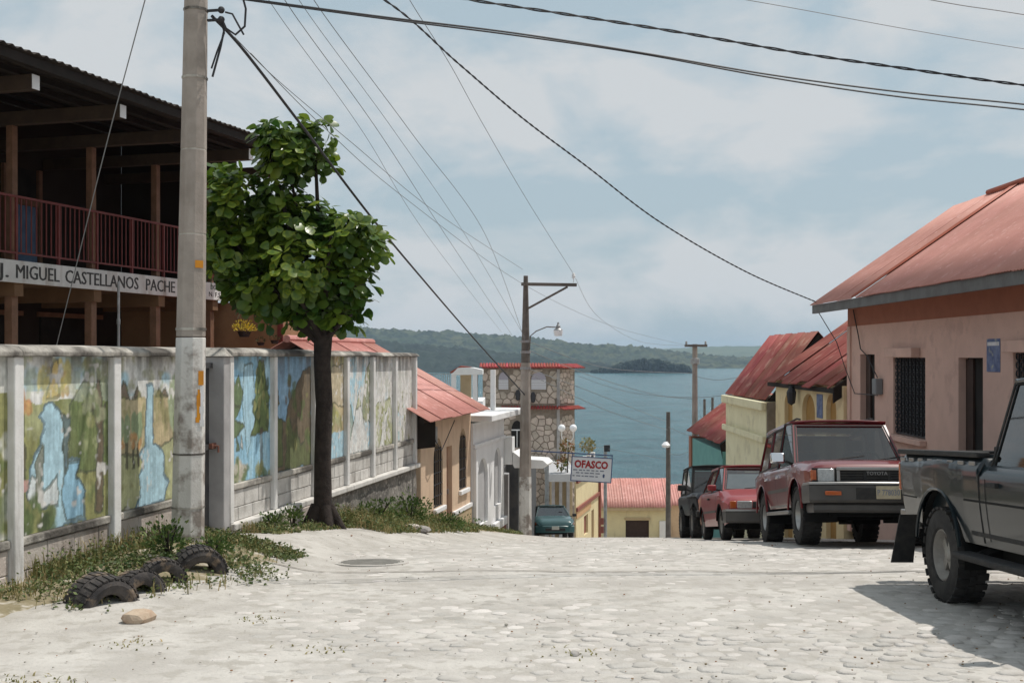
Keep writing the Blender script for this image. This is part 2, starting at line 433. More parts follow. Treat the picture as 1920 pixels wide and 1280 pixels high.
M['forest'] = mat('hill_forest', (0.034,0.056,0.034), (0.085,0.095,0.050), 0.010, 0.95, 1.0, 0.12, spots=(0.016,0.030,0.022), spk=0.55, spsc=0.045)
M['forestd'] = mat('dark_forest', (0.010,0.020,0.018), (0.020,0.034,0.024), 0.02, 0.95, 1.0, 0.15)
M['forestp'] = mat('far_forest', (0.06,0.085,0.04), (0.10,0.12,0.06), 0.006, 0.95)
def hill(name, d0, d1, prof, m, x0, x1, step, rough_, rows, seed):
    px = np.array([p[0] for p in prof], float); py = np.array([p[1] for p in prof], float)
    def zf(x, y):
        t = (y-d0)/(d1-d0)
        top = (HOR - np.interp(960+x/d1*FPX, px, py))/FPX*d1 - LAKE
        lump = mnoise.noise(Vector((x/220, y/220, seed)))*.22 + mnoise.noise(Vector((x/70, y/90, seed+3)))*.10
        if t <= 0: return LAKE-2
        g = smooth(t**0.8)*(1+lump*(1-t)) if t < 1 else 1.0-0.4*(t-1)
        can = (abs(mnoise.noise(Vector((x/11, y/14, seed+7))))+0.7*abs(mnoise.noise(Vector((x/24, y/30, seed+9)))))*rough_
        return LAKE + max(0.0, top*g) + can*min(1.0, t*12)*(1 if top > 1 else max(0.0, top))
    ys = [d0+(d1-d0)*(1.25*i/rows) for i in range(rows+1)]
    return tag(grid_obj(name, frange(x0, x1, step), ys, zf, m, smooth_=True), kind='structure')
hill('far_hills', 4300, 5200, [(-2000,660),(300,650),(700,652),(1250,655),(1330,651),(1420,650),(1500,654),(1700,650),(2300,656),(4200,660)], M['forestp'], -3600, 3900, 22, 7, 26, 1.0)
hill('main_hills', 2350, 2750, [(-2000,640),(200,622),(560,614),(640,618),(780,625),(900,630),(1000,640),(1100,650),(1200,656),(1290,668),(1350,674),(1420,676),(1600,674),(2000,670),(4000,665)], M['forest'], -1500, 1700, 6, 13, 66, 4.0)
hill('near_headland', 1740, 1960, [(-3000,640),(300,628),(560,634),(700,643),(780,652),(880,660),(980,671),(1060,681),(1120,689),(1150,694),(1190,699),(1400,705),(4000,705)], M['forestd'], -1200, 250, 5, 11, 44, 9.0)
# wooded island
mb = MB(); rr = random.Random(3); icx = (1208-960)/2200*1700; prof_x = [1110,1140,1165,1200,1235,1260,1285,1296]; prof_y = [2,6,17,25,26,15,14,3]
mb.ball((icx, 1700, LAKE), 66, 24, 6, (1, .35, .03))
for i in range(900):
    q = 1112+182*rr.random(); h = np.interp(q, prof_x, prof_y)*1700/2200
    x = (q-960)/2200*1700; y = 1700+rr.uniform(-16, 20); z = LAKE + h*rr.random()**0.6*0.9
    r = rr.uniform(2.0, 4.6)
    mb.ball((x, y, max(z, LAKE+1.2)), r, 6, 4, (1, 1, rr.uniform(.8, 1.3)))
tag(mb.build('island', M['forestd'], smooth=True, fix=False), kind='structure')

# humid air over the lake
m = bpy.data.materials.new('humid_air'); m.use_nodes = True
N = m.node_tree.nodes; L = m.node_tree.links; N.remove(N['Principled BSDF'])
pv = N.new('ShaderNodeVolumePrincipled'); pv.inputs['Density'].default_value = 0.00011
pv.inputs['Color'].default_value = (0.58, 0.78, 1.0, 1); pv.inputs['Anisotropy'].default_value = 0.2
L.new(pv.outputs[0], N['Material Output'].inputs['Volume'])
mb = MB(); mb.box(-4100, 4100, -135, 6900, -33, 90)
tag(mb.build('haze', m), 'pale humid air fading the far lakeshore hills', 'haze', kind='stuff')
# ================================================================== left side: mural wall
WU = Vector((0.1918, 0.9814, 0)); WN = Vector((0.9814, -0.1918, 0)); C0 = Vector((-3.216, 13.25, 0))
WF = frame((C0.x, C0.y), (WU.x, WU.y))
def ws(px):                                    # photo column on the wall line -> distance along the wall
    return (12746.0/(1390.0-px) - 13.25)/WU.y
def wp(s, n, z=0): return C0 + WU*s + WN*n + Vector((0, 0, z))
def wg(s, n=0.2):
    p = wp(s, n); return gz(p.x, p.y)

def vnoise(U, V, f, seed):
    r = np.random.RandomState(seed); n = 64; g = r.rand(n, n)
    x = U*f+seed*1.7; y = V*f+seed*0.9
    xi = np.floor(x).astype(int); yi = np.floor(y).astype(int); fx = x-xi; fy = y-yi
    fx = fx*fx*(3-2*fx); fy = fy*fy*(3-2*fy)
    a = g[xi % n, yi % n]; b = g[(xi+1) % n, yi % n]; c = g[xi % n, (yi+1) % n]; d = g[(xi+1) % n, (yi+1) % n]
    return (a*(1-fx)+b*fx)*(1-fy)+(c*(1-fx)+d*fx)*fy

class Paint:                                   # a hand-painted panel, colours laid on a fine grid of points
    def __init__(s, seed, nx=100, ny=130, asp=1.0):
        s.nx, s.ny = nx, ny
        s.U, s.V = np.meshgrid(np.linspace(0, 1, nx+1), np.linspace(0, 1, ny+1))
        s.c = np.ones((ny+1, nx+1, 3))*0.6; s.seed = seed
        w = 0.03
        s.Uw = s.U+w*(vnoise(s.U, s.V, 9, seed)-.5)+.02*(vnoise(s.U, s.V, 25, seed+1)-.5)
        s.Vw = s.V+w*(vnoise(s.U, s.V, 9, seed+2)-.5)+.02*(vnoise(s.U, s.V, 25, seed+3)-.5)
        s.k = seed*10
    def blend(s, mask, col, a=1.0):
        s.k += 1
        t = 0.82+0.36*vnoise(s.U, s.V, 22, s.k)*1.0
        mm = (mask*a)[..., None]; s.c = s.c*(1-mm)+np.array(col)[None, None, :]*t[..., None]*mm
    def poly(s, pts, col, a=1.0, line=(.07,.08,.05)):
        x, y = s.Uw, s.Vw; ins = np.zeros(x.shape, bool); n = len(pts)
        for i in range(n):
            x0, y0 = pts[i]; x1, y1 = pts[(i+1) % n]
            if y0 == y1: continue
            c = ((y0 > y) != (y1 > y)) & (x < (x1-x0)*(y-y0)/(y1-y0)+x0)
            ins ^= c
        s.blend(ins.astype(float), col, a)
        if line:
            d = np.ones(x.shape)
            for i in range(n):
                x0, y0 = pts[i]; x1, y1 = pts[(i+1) % n]; L2 = (x1-x0)**2+(y1-y0)**2+1e-9
                t = np.clip(((x-x0)*(x1-x0)+(y-y0)*(y1-y0))/L2, 0, 1)
                d = np.minimum(d, np.hypot(x-x0-t*(x1-x0), y-y0-t*(y1-y0)))
            s.blend((d < 0.010).astype(float), line, .65 if sum(line) < .21 else .8)
    def ell(s, u, v, ru, rv, col, a=1.0, soft=0.25):
        d = ((s.Uw-u)/ru)**2+((s.Vw-v)/rv)**2
        s.blend(np.clip((1-d)/soft, 0, 1), col, a)
    def blobs(s, n, box, r, cols, seed, a=.8):
        q = random.Random(seed)
        for i in range(n):
            s.ell(q.uniform(box[0], box[1]), q.uniform(box[2], box[3]), r*q.uniform(.5, 1.3), r*q.uniform(.5, 1.3), q.choice(cols), a, .6)
    def cloud(s, f, thr, col, a, v0=0, seed=0):
        m = np.clip((vnoise(s.U, s.V, f, s.seed+50+seed)*.65+vnoise(s.U, s.V, f*2.6, s.seed+60+seed)*.35-thr)*6, 0, 1)
        s.blend(m*(s.V > v0), col, a)
    def wear(s, amount, top=0.10):
        st = .84+.36*vnoise(s.U, s.V*.12, 60, s.seed+70)*1.0
        s.c = s.c*st[..., None]
        m = np.clip((vnoise(s.U*1.0, s.V*.5, 14, s.seed+80)*.5+vnoise(s.U, s.V, 34, s.seed+81)*.5-(1-amount))*9, 0, 1)
        s.blend(m, (.62,.60,.57), .9)
        drip = np.clip((vnoise(s.U, s.V*.15, 16, s.seed+90)-.45)*4, 0, 1)*np.clip((s.V-(1-top*2.2))/(top*2.2), 0, 1)
        s.blend(drip, (.13,.12,.11), .75)

BLUE=(.22,.43,.58); LBLUE=(.36,.55,.64); WH=(.66,.66,.64); OLV=(.25,.25,.09); GRN=(.11,.155,.05); DGRN=(.05,.075,.03)
TAN=(.48,.39,.22); BRN=(.13,.09,.06); OCH=(.50,.30,.07); PALE=(.40,.42,.22)
def river(p, left, right, col, line=(.10,.16,.20)):
    p.poly(left+right[::-1], col, 1, line)
def mural_a():
    p = Paint(1); p.blend(p.V > -1, OLV); p.cloud(6, .5, PALE, .7); p.cloud(9, .55, GRN, .6, 0, 3)
    p.blend((p.Vw > .74).astype(float), WH); p.cloud(5, .52, LBLUE, .8, .80)
    p.blobs(22, (.22,.52,.74,.97), .05, [(.62,.50,.12),(.66,.58,.30),OCH], 4); p.poly([(.30,.76),(.36,.98),(.42,.98),(.42,.76)], (.62,.42,.10), .8)
    p.poly([(.55,.30),(1,.30),(1,.97),(.86,.80),(.7,.86),(.55,.70)], GRN, .75); p.cloud(12, .55, PALE, .5, .3, 7)
    river(p, [(.30,.73),(.22,.66),(.28,.60),(.24,.50),(.17,.45),(.11,.36),(.11,.21),(.17,.14),(.35,.12),(.33,0)], [(.36,.73),(.46,.66),(.48,.40),(.66,.38),(.62,.27),(.72,.18),(.71,0)], LBLUE)
    p.poly([(.48,.38),(.66,.37),(.62,.27),(.72,.18),(.70,.02),(.50,.02),(.46,.2)], BLUE, .85)
    p.poly([(.13,.34),(.11,.2),(.2,.14),(.42,.12),(.40,.3),(.28,.22)], WH, .75)
    p.poly([(.20,.18),(.17,.40),(.26,.50),(.28,.46),(.24,.2)], (.22,.22,.16), .9)
    p.poly([(.46,.66),(.55,.64),(.53,.36),(.49,.30)], (.10,.15,.17), .9)
    p.poly([(.84,.04),(.87,.55),(.82,.66),(.70,.72),(.84,.70),(.88,.95),(.92,.70),(.96,.72),(.93,.55),(.94,.04)], BRN, .9)
    p.blobs(26, (.70,1,.6,.98), .06, [GRN,OLV,WH,(.32,.34,.2)], 8, .65)
    p.poly([(.04,.10),(.045,.7),(.065,.7),(.07,.10)], BRN, .8); p.blobs(12, (.01,.13,.68,.82), .045, [(.45,.20,.08),(.5,.3,.1)], 9)
    p.blobs(20, (.0,.34,.0,.16), .07, [GRN,DGRN,OLV], 12); p.blobs(8, (.02,.1,.2,.3), .03, [(.5,.28,.25)], 13)
    p.wear(.30, .09); return p
def mural_b():
    p = Paint(2); p.blend(p.V > -1, TAN); p.cloud(5, .55, (.56,.48,.30), .6)
    p.blend((p.Vw > .73).astype(float), WH); p.cloud(5, .55, LBLUE, .9, .74)
    for a, b, c in ((.04,.12,.20),(.24,.31,.37),(.60,.66,.71),(.68,.74,.80)):
        p.poly([(a,.73),(b,.83 if b < .2 else .79),(c,.73)], (.20,.14,.09), .95)
    p.poly([(0,0),(0,.36),(.3,.34),(.45,.36),(.7,.40),(1,.44),(1,0)], PALE, .9); p.cloud(12, .55, OLV, .6, 0, 5)
    river(p, [(.46,.80),(.44,.40),(.36,.36),(.42,.28),(.34,.20),(.36,.08),(.30,0)], [(.56,.80),(.55,.40),(.68,.38),(.74,.30),(.72,.2),(.80,.12),(.74,0)], LBLUE)
    for u in (.05,.15,.26,.34): p.poly([(u-.01,.28),(u-.01,.5),(u+.012,.5),(u+.012,.28)], BRN, .9); p.ell(u+.01, .53, .055, .11, (.24,.31,.17), .95)
    p.blobs(8, (.02,.36,.40,.46), .03, [(.5,.25,.08)], 3)
    p.ell(.93, .68, .13, .22, (.30,.36,.22), .95); p.ell(.97, .5, .09, .18, GRN, .8); p.poly([(.92,.1),(.93,.5),(.97,.5),(.98,.1)], BRN, .9)
    p.wear(.26, .06); return p
def mural_1():
    p = Paint(3); p.blend(p.V > -1, BLUE); p.cloud(6, .55, LBLUE, .8); p.poly([(.36,.95),(.30,.60),(.42,.2),(.62,.5),(.56,.95)], LBLUE, .7)
    p.poly([(0,.62),(.05,.92),(.12,.78),(.22,.86),(.32,.7),(.24,.60)], GRN, .95); p.poly([(0,.36),(.05,.62),(.25,.60),(.14,.50),(.34,.44),(.18,.36)], GRN, .95)
    p.poly([(.50,.36),(.62,.48),(.56,.56),(.64,.70),(.62,.78),(.72,.97),(.84,.95),(.92,.74),(1,.66),(.95,.38)], GRN, 1); p.blobs(26, (.58,.96,.42,.92), .05, [OLV,DGRN,(.18,.22,.06)], 5)
    p.poly([(.74,.02),(.75,.4),(.81,.4),(.82,.02)], BRN, .9); p.blend((p.Vw < .36).astype(float), (.28,.52,.66), .35)
    p.poly([(.28,.36),(.26,.26),(.32,.25)], WH, .9); p.poly([(.16,.24),(.18,.36),(.24,.24)], GRN, .9)
    p.blobs(20, (0,.42,.0,.16), .08, [(.33,.33,.20),OLV,(.5,.45,.36),GRN], 7); p.blobs(10, (.6,1,.0,.10), .06, [OLV,GRN], 8)
    p.wear(.14, .05); return p
def mural_2():
    p = Paint(4); p.blend(p.V > -1, (.20,.36,.52)); p.cloud(5, .6, (.26,.43,.58), .7)
    p.poly([(0,.0),(0,.82),(.10,.74),(.16,.60),(.06,.55),(.14,.46),(.30,.42),(.36,.55),(.5,.66),(.62,.75),(.8,.86),(1,.90),(1,0)], (.17,.13,.08), 1)
    p.poly([(.3,0),(.34,.3),(.42,.46),(.5,.3),(.6,.36),(.72,.2),(1,.30),(1,0)], GRN, .7); p.poly([(0,.05),(0,.5),(.22,.44),(.26,.05)], GRN, .75)
    p.blobs(40, (.3,1,.1,.8), .06, [(.20,.14,.08),OLV,GRN,(.14,.11,.07)], 5, .7); p.wear(.10, .14); return p
def mural_3():
    p = Paint(5); p.blend(p.V > -1, TAN); p.cloud(6, .5, PALE, .8); p.blend((p.Vw < .25).astype(float), LBLUE)
    p.poly([(0,.3),(0,.7),(.4,.55),(.5,.3)], GRN, .9); p.poly([(.5,.55),(.6,.9),(1,.92),(1,.5)], (.50,.42,.28), .9); p.blobs(14, (.5,1,.3,.5), .07, [(.46,.42,.12),OLV], 4)
    p.wear(.33, .10); return p
def mural_4():
    p = Paint(6); p.blend(p.V > -1, LBLUE); p.cloud(8, .42, WH, .9); p.poly([(0,.2),(0,.65),(.2,.5),(.3,.3),(.15,.1)], (.26,.32,.26), .8)
    p.poly([(.66,.4),(.8,.85),(1,.95),(1,.3),(.8,.3)], OLV, .8); p.poly([(.45,.5),(.55,.58),(.7,.35),(.95,.0),(.05,.0),(.25,.25)], WH, .85)
    p.poly([(.4,.45),(.5,.62),(.62,.5)], PALE, .8); p.wear(.44, .12); return p
def mural_5():
    p = Paint(7); p.blend(p.V > -1, WH); p.cloud(8, .55, LBLUE, .6, .5); p.poly([(0,0),(0,.4),(.3,.5),(.9,.52),(1,.2),(1,0)], PALE, .85); p.cloud(11, .5, OLV, .8, 0)
    p.blend((p.Vw > .55).astype(float), (.60,.60,.60), .6); p.poly([(.35,0),(.62,.35),(.8,.42),(.6,.1),(.55,0)], WH, .9); p.wear(.50, .14); return p
def mural_6():
    p = Paint(8); p.blend(p.V > -1, WH); p.cloud(7, .58, LBLUE, .5, .4); p.cloud(9, .50, OLV, .8, 0, 2)
    p.blend((p.Vw > .58).astype(float), WH, .75); p.poly([(0,.0),(.1,.35),(.5,.32),(.3,0)], LBLUE, .6); p.wear(.55, .16); return p

def paint_mat():
    m = bpy.data.materials.new('mural_paint'); m.use_nodes = True
    N = m.node_tree.nodes; L = m.node_tree.links; b = N['Principled BSDF']; b.inputs['Roughness'].default_value = .85
    a = N.new('ShaderNodeVertexColor'); a.layer_name = 'paint'
    tc = N.new('ShaderNodeTexCoord'); n = N.new('ShaderNodeTexNoise'); n.inputs['Scale'].default_value = 28; n.inputs['Detail'].default_value = 6
    L.new(tc.outputs['Object'], n.inputs[0]); r = N.new('ShaderNodeMapRange'); r.inputs['To Min'].default_value = .72; r.inputs['To Max'].default_value = 1.28; L.new(n.outputs['Fac'], r.inputs[0])
    h = N.new('ShaderNodeHueSaturation'); h.inputs['Saturation'].default_value = .92; L.new(a.outputs[0], h.inputs['Color']); L.new(r.outputs[0], h.inputs['Value']); L.new(h.outputs[0], b.inputs['Base Color'])
    bm = N.new('ShaderNodeBump'); bm.inputs['Strength'].default_value = .25; bm.inputs['Distance'].default_value = .01; L.new(n.outputs['Fac'], bm.inputs['Height']); L.new(bm.outputs[0], b.inputs['Normal'])
    return m
M['mural'] = paint_mat()
def mural_panel(paint, s0, s1, z0, z1, parent, n=0.0):
    nx, ny = paint.nx, paint.ny
    vs = []
    for j in range(ny+1):
        for i in range(nx+1):
            u = i/nx; v = j/ny
            vs.append(tuple(wp(s0+(s1-s0)*u, n, z0+(z1-z0)*v)))
    fs = [(j*(nx+1)+i, j*(nx+1)+i+1, (j+1)*(nx+1)+i+1, (j+1)*(nx+1)+i) for j in range(ny) for i in range(nx)]
    me = bpy.data.meshes.new('mural_panel'); me.from_pydata(vs, [], fs)
    ca = me.color_attributes.new('paint', 'FLOAT_COLOR', 'POINT')
    c = np.ones(((nx+1)*(ny+1), 4), np.float32); c[:, :3] = np.clip(paint.c.reshape(-1, 3), 0.01, .85)
    ca.data.foreach_set('color', c.ravel()); me.materials.append(M['mural']); me.update()
    return put('mural_panel', me, parent)

ZT, ZP = 0.0, -1.45                          # underside of the coping, lower edge of the paintings
def mural_wall(label, posts, paints, wide, label_cat='wall', end_face=True, ledge=False):
    s0, s1 = posts[0], posts[-1]; b = wp(s0, 0)
    t = thing('mural_wall', label, label_cat, (b.x, b.y, wg(s0)))
    mb = MB(WF); mb.box(s0, s1, -0.18, -0.012, -4.2, ZT); mb.build('wall_core', M['whitewash'], t)
    for i in range(len(posts)-1):
        mural_panel(paints[i](), posts[i]+wide/2, posts[i+1]-wide/2, ZP, ZT-.002, t)
        a, c = posts[i]+wide/2+.002, posts[i+1]-wide/2-.002
        mb = MB(WF); mb.box(a, c, -0.01, 0.035, ZP-.075, ZP-.003); mb.build('ledge', M['coping'], t, bevel=.012)
        zb = -1.885 if ledge else min(wg(a), wg(c))-0.05
        z = ZP-.08; row = 0
        while z > zb+.04 and row < 4:
            h = min(.20, z-zb); x = a
            k = 0
            while x < c-.03:
                w = .40 if (k or row % 2 == 0) else .22
                e = min(x+w, c)
                m2 = MB(WF); m2.box(x+.004, e-.004, -0.008, 0.012+RND.uniform(-.003,.003), z-h+.004, z-.003)
                m2.build('block', M['block'] if not ledge else M['whiteblock'], t, bevel=.006, seg=1); x = e; k += 1
            z -= h; row += 1
    for i, s in enumerate(posts):
        mb = MB(WF); zb = (-1.885 if ledge else wg(s)-.12)
        mb.box(s-wide/2, s+wide/2, -0.20, 0.065, zb, ZT-.001); mb.build('post', M['post'], t, bevel=.012)
    # rounded, mould-blackened coping in lengths
    for i in range(len(posts)-1):
        a, c = posts[i]-(wide/2+.02 if i == 0 else 0), posts[i+1]+(wide/2+.02 if i == len(posts)-2 else -.002)
        mb = MB(WF); poly = [(-.24,ZT),(.095,ZT),(.10,ZT+.045),(.05,ZT+.085),(-.07,ZT+.10),(-.19,ZT+.085),(-.25,ZT+.045)]
        dz = RND.uniform(-.006,.006) - .045*max(0, posts[i])/8.0
        k = 8
        for q in range(k):
            xa, xb = a+(c-a)*q/k, a+(c-a)*(q+1)/k
            mb.prism([(p, z+(dz if z > ZT else 0)) for p, z in poly], xa, xb, 'yz')
        mb.build('coping', M['coping'], t, bevel=.01)
    if ledge:                                 # rubble footing under the far stretch, where the street falls away
        mb = MB(WF); mb.box(s0-.05, s1+.06, -0.2, 0.12, -1.96, -1.886); mb.build('footing_ledge', M['whitewash'], t, bevel=.012)
        mb = MB(WF)
        vs = []; nx, nz = 60, 18
        for j in range(nz+1):
            for i in range(nx+1):
                s = s0-.05+(s1-s0+.10)*i/nx; z = -4.0+(2.04)*j/nz
                vs.append((s, 0.04+0.035*mnoise.noise(Vector((s*4, z*4, 0)))+.02*mnoise.noise(Vector((s*11, z*11, 2))), z))
        mb.add(vs, [(j*(nx+1)+i, j*(nx+1)+i+1, (j+1)*(nx+1)+i+1, (j+1)*(nx+1)+i) for j in range(nz) for i in range(nx)])
        mb.build('rubble_footing', M['rubble'], t, smooth=True)
    return t
M['whiteblock'] = mat('whitewashed_block', (0.62,0.60,0.57), (0.50,0.48,0.45), 6, 0.92, 0.3, 40, streak=(0.18,0.16,0.14), sk=0.45, rnd=0.05, ss=(6,6,1.2))
M['post'] = mat('post_whitewash', (0.74,0.73,0.72), (0.64,0.63,0.61), 4, 0.9, 0.2, 40, streak=(0.24,0.22,0.20), sk=0.32, ss=(7,7,.8))
def mural_0():
    p = Paint(11); p.blend(p.V > -1, OLV); p.cloud(6, .5, WH, .7); p.cloud(8, .5, GRN, .7, 0, 4); p.blend((p.Vw > .8).astype(float), WH, .8); p.wear(.4, .1); return p
near_wall = mural_wall('white wall with a painted river and waterfall murals left of the concrete pole', [ws(26)-1.5, ws(26), ws(212), ws(345)], [mural_0, mural_a, mural_b], 0.125)
far_wall = mural_wall('white wall with six weathered blue and green murals behind the round-leafed tree', [ws(p) for p in (428, 511, 587, 648, 697, 739, 776)], [mural_1, mural_2, mural_3, mural_4, mural_5, mural_6], 0.10, ledge=True)
# raised footing blocks below the first two panels of the far stretch
for i, (a, c) in enumerate(((428, 511), (511, 587))):
    sa, sc_ = ws(a)+.052, ws(c)-.052
    x = sa
    while x < sc_-.03:
        e = min(x+.62, sc_)
        mb = MB(WF); mb.box(x+.004, e-.004, -.01, .125, -2.6, -1.962); mb.build('footing_block', M['block'], far_wall, bevel=.008, seg=1); x = e
    mb = MB(WF); mb.box(sa-.10, sa-.002, -.19, .075, -2.6, -1.962); mb.build('post', M['post'], far_wall, bevel=.01)

# gateway: dark steel gate between the two walls, with a grey jamb
sj0, sj1 = ws(399), ws(428)-.052
g = wp(ws(372), 0)
jt = thing('gate_pillar', 'grey plastered gate pillar at the end of the mural wall', 'pillar', (wp(sj1,0).x, wp(sj1,0).y, wg(sj1)))
M['greyplaster'] = mat('grey_plaster', (0.40,0.39,0.39), (0.33,0.32,0.32), 3, 0.9, 0.2, 40, streak=(0.10,0.09,0.09), sk=0.4)
mb = MB(WF); mb.box(sj1-.16, sj1-.003, -.52, .06, wg(sj1)-.2, ZT-.002); mb.build('shaft', M['greyplaster'], jt, bevel=.012)
mb = MB(WF); mb.add([(sj1-.20,-.56,ZT),(sj1,-.56,ZT),(sj1,.10,ZT),(sj1-.20,.10,ZT),(sj1-.02,-.40,ZT+.10),(sj1,-.40,ZT+.10),(sj1,.0,ZT+.10),(sj1-.02,.0,ZT+.10)],[(0,3,2,1),(4,5,6,7),(0,1,5,4),(1,2,6,5),(2,3,7,6),(3,0,4,7)]); mb.build('cap', M['coping'], jt, bevel=.01)
gt = thing('steel_gate', 'dark steel gate closed between the mural walls behind the concrete pole', 'gate', (g.x, g.y, wg(ws(372))))
M['gatesteel'] = mat('gate_steel', (0.045,0.045,0.05), (0.075,0.072,0.07), 5, 0.6, 0.1, 30)
gs0, gs1 = ws(345)+.07, sj1-.17
for k in range(6):
    a = gs0+(gs1-gs0)*k/6; c = gs0+(gs1-gs0)*(k+1)/6
    mb = MB(WF); mb.box(a+.006, c-.006, -.14, -.11, -1.95, -.08); mb.build('gate_board', M['gatesteel'], gt, bevel=.004, seg=1)
for z in (-.10, -1.0, -1.93): mb = MB(WF); mb.box(gs0, gs1, -.109, -.07, z-.03, z+.03); mb.build('gate_rail', M['gatesteel'], gt)
mb = MB(WF); mb.box(gs1-.1, gs1+.06, -.069, -.03, -1.02, -.96); mb.tube([(gs1-.05,-.03,-.99),(gs1-.05,0.02,-.99),(gs1-.05,.02,-1.06)], .012); mb.build('latch', M['rust'], gt)

# ================================================================== concrete power pole in front of the wall
pb = at(352, 1045, 11.4); PB = Vector((pb.x, pb.y, gz(pb.x, pb.y)))
def pole_axis(z):                                # slight lean to the right
    t = (z-PB.z)/5.6; return Vector((PB.x+0.085*t, PB.y, z))
def pole_r(z): return 0.158-0.0085*(z-PB.z)
def oct_ring(mb, zs, extra=0.0, ph=math.pi/8):
    vs = []; fs = []
    for z in zs:
        c = pole_axis(z); r = pole_r(z)+extra
        for j in range(8):
            a = ph+2*math.pi*j/8; vs.append((c.x+r*math.cos(a), c.y+r*math.sin(a), z))
    for i in range(len(zs)-1):
        for j in range(8): fs.append((i*8+j, i*8+(j+1)%8, (i+1)*8+(j+1)%8, (i+1)*8+j))
    fs.append(tuple(range(7,-1,-1))); fs.append(tuple(range((len(zs)-1)*8, len(zs)*8)))
    mb.add(vs, fs)
pole = thing('concrete_pole', 'octagonal concrete power pole with whitewashed foot beside the half buried tyres', 'power pole', PB)
zw = at(352, 632, 11.4).z
rows_z = [at(352, r, 11.4).z for r in (-320, -140, 20, 147, 282, 440, 617)]
zs_all = [6.6]+rows_z+[zw]
segs = sorted(set(zs_all))
for a, c in zip(segs[:-1], segs[1:]):
    if c-a < .05: continue
    mb = MB(); oct_ring(mb, [a+.004, c-.004]); mb.build('shaft_section', M['pole'], pole, bevel=.006, seg=1)
for z in rows_z:
    mb = MB(); oct_ring(mb, [z-.012, z+.012], .006 if RND.random() < .6 else -.004); mb.build('form_joint', M['coping'], pole)
mid = [PB.z-.4, at(352,950,11.4).z, at(352,850,11.4).z, zw]
for a, c in zip(mid[:-1], mid[1:]):
    mb = MB(); oct_ring(mb, [a+.004, c-.004], .002); mb.build('painted_section', M['polewhite'], pole, bevel=.006, seg=1)
for z in mid[1:3]:
    mb = MB(); oct_ring(mb, [z-.008, z+.008], .006); mb.build('form_joint', M['coping'], pole)
M['orange'] = mat('orange_paper', (0.62,0.26,0.015), (0.5,0.2,0.02), 10, .8); M['paper'] = mat('white_paper', (0.72,0.72,0.74), (0.6,0.6,0.6), 8, .85)
def sticker(px0, px1, py0, py1, m, name='torn_poster', off=.004, rag=0.0):
    # paper pasted on the octagon face that looks right-forward
    z0, z1 = at(0, py1, 11.3).z, at(0, py0, 11.3).z
    mb = MB(); k = 6
    def pt(px, z):
        c = pole_axis(z); r = (pole_r(z)+.002)*math.cos(math.pi/8)+off
        x = (px-960)/2200*11.3-c.x
        # front face (towards the viewer) or the next face to the right
        ap = r; half = ap*math.tan(math.pi/8)
        if x <= half: return Vector((c.x+x, c.y-ap, z))
        d = (x-half)/math.cos(math.pi/4)
        return Vector((c.x+half+d*math.cos(math.pi/4), c.y-ap+d*math.sin(math.pi/4), z))
    for i in range(k):
        za, zb = z0+(z1-z0)*i/k, z0+(z1-z0)*(i+1)/k
        j0 = RND.uniform(-rag, rag); j1 = RND.uniform(-rag, rag)
        mb.quad(pt(px0+j0, za), pt(px1+j1, za), pt(px1+j1, zb), pt(px0+j0, zb))
    mb.build(name, m, pole, fix=False)
sticker(371.5, 379.5, 695, 722, M['orange']); sticker(369, 376, 730, 792, M['orange'], rag=2); sticker(374, 379.5, 724, 800, M['paper'], off=.006, rag=1)
sticker(367, 379, 488, 502, M['orange'], 'reflector')
mb = MB()                                       # bracket and insulators near the top
c = pole_axis(at(0, 30, 11.4).z)
for zz in (at(0,22,11.4).z, at(0,40,11.4).z):
    mb.bar((c.x+.12, c.y-.02, zz), (c.x+.26, c.y-.05, zz), .03, .02); mb.ball((c.x+.26, c.y-.05, zz), .035, 8, 6)
mb.build('cable_bracket', M['wire'], pole)
mb = MB()
mb.tube([c+Vector((.26,-.05,-.03)), c+Vector((.31,-.06,-.14)), c+Vector((.40,-.06,-.20)), c+Vector((.49,-.06,-.12)), c+Vector((.50,-.06,.05)), c+Vector((.46,-.06,.20)), c+Vector((.40,-.05,.36))], .011, 6)
mb.tube([c+Vector((.30,-.05,.02)), c+Vector((.37,-.06,.0)), c+Vector((.43,-.06,-.11)), c+Vector((.48,-.06,-.20))], .010, 6)
mb.tube([c+Vector((.24,-.03,-.02)), c+Vector((.29,-.04,-.13)), c+Vector((.25,-.04,-.32)), c+Vector((.17,-.03,-.60))], .011, 6)
mb.tube([c+Vector((.24,-.03,-.02)), c+Vector((.29,-.05,-.18)), c+Vector((.22,-.05,-.36)), c+Vector((.16,-.03,-.52))], .009, 6)
mb.build('drip_loop', M['wire'], pole, smooth=True)

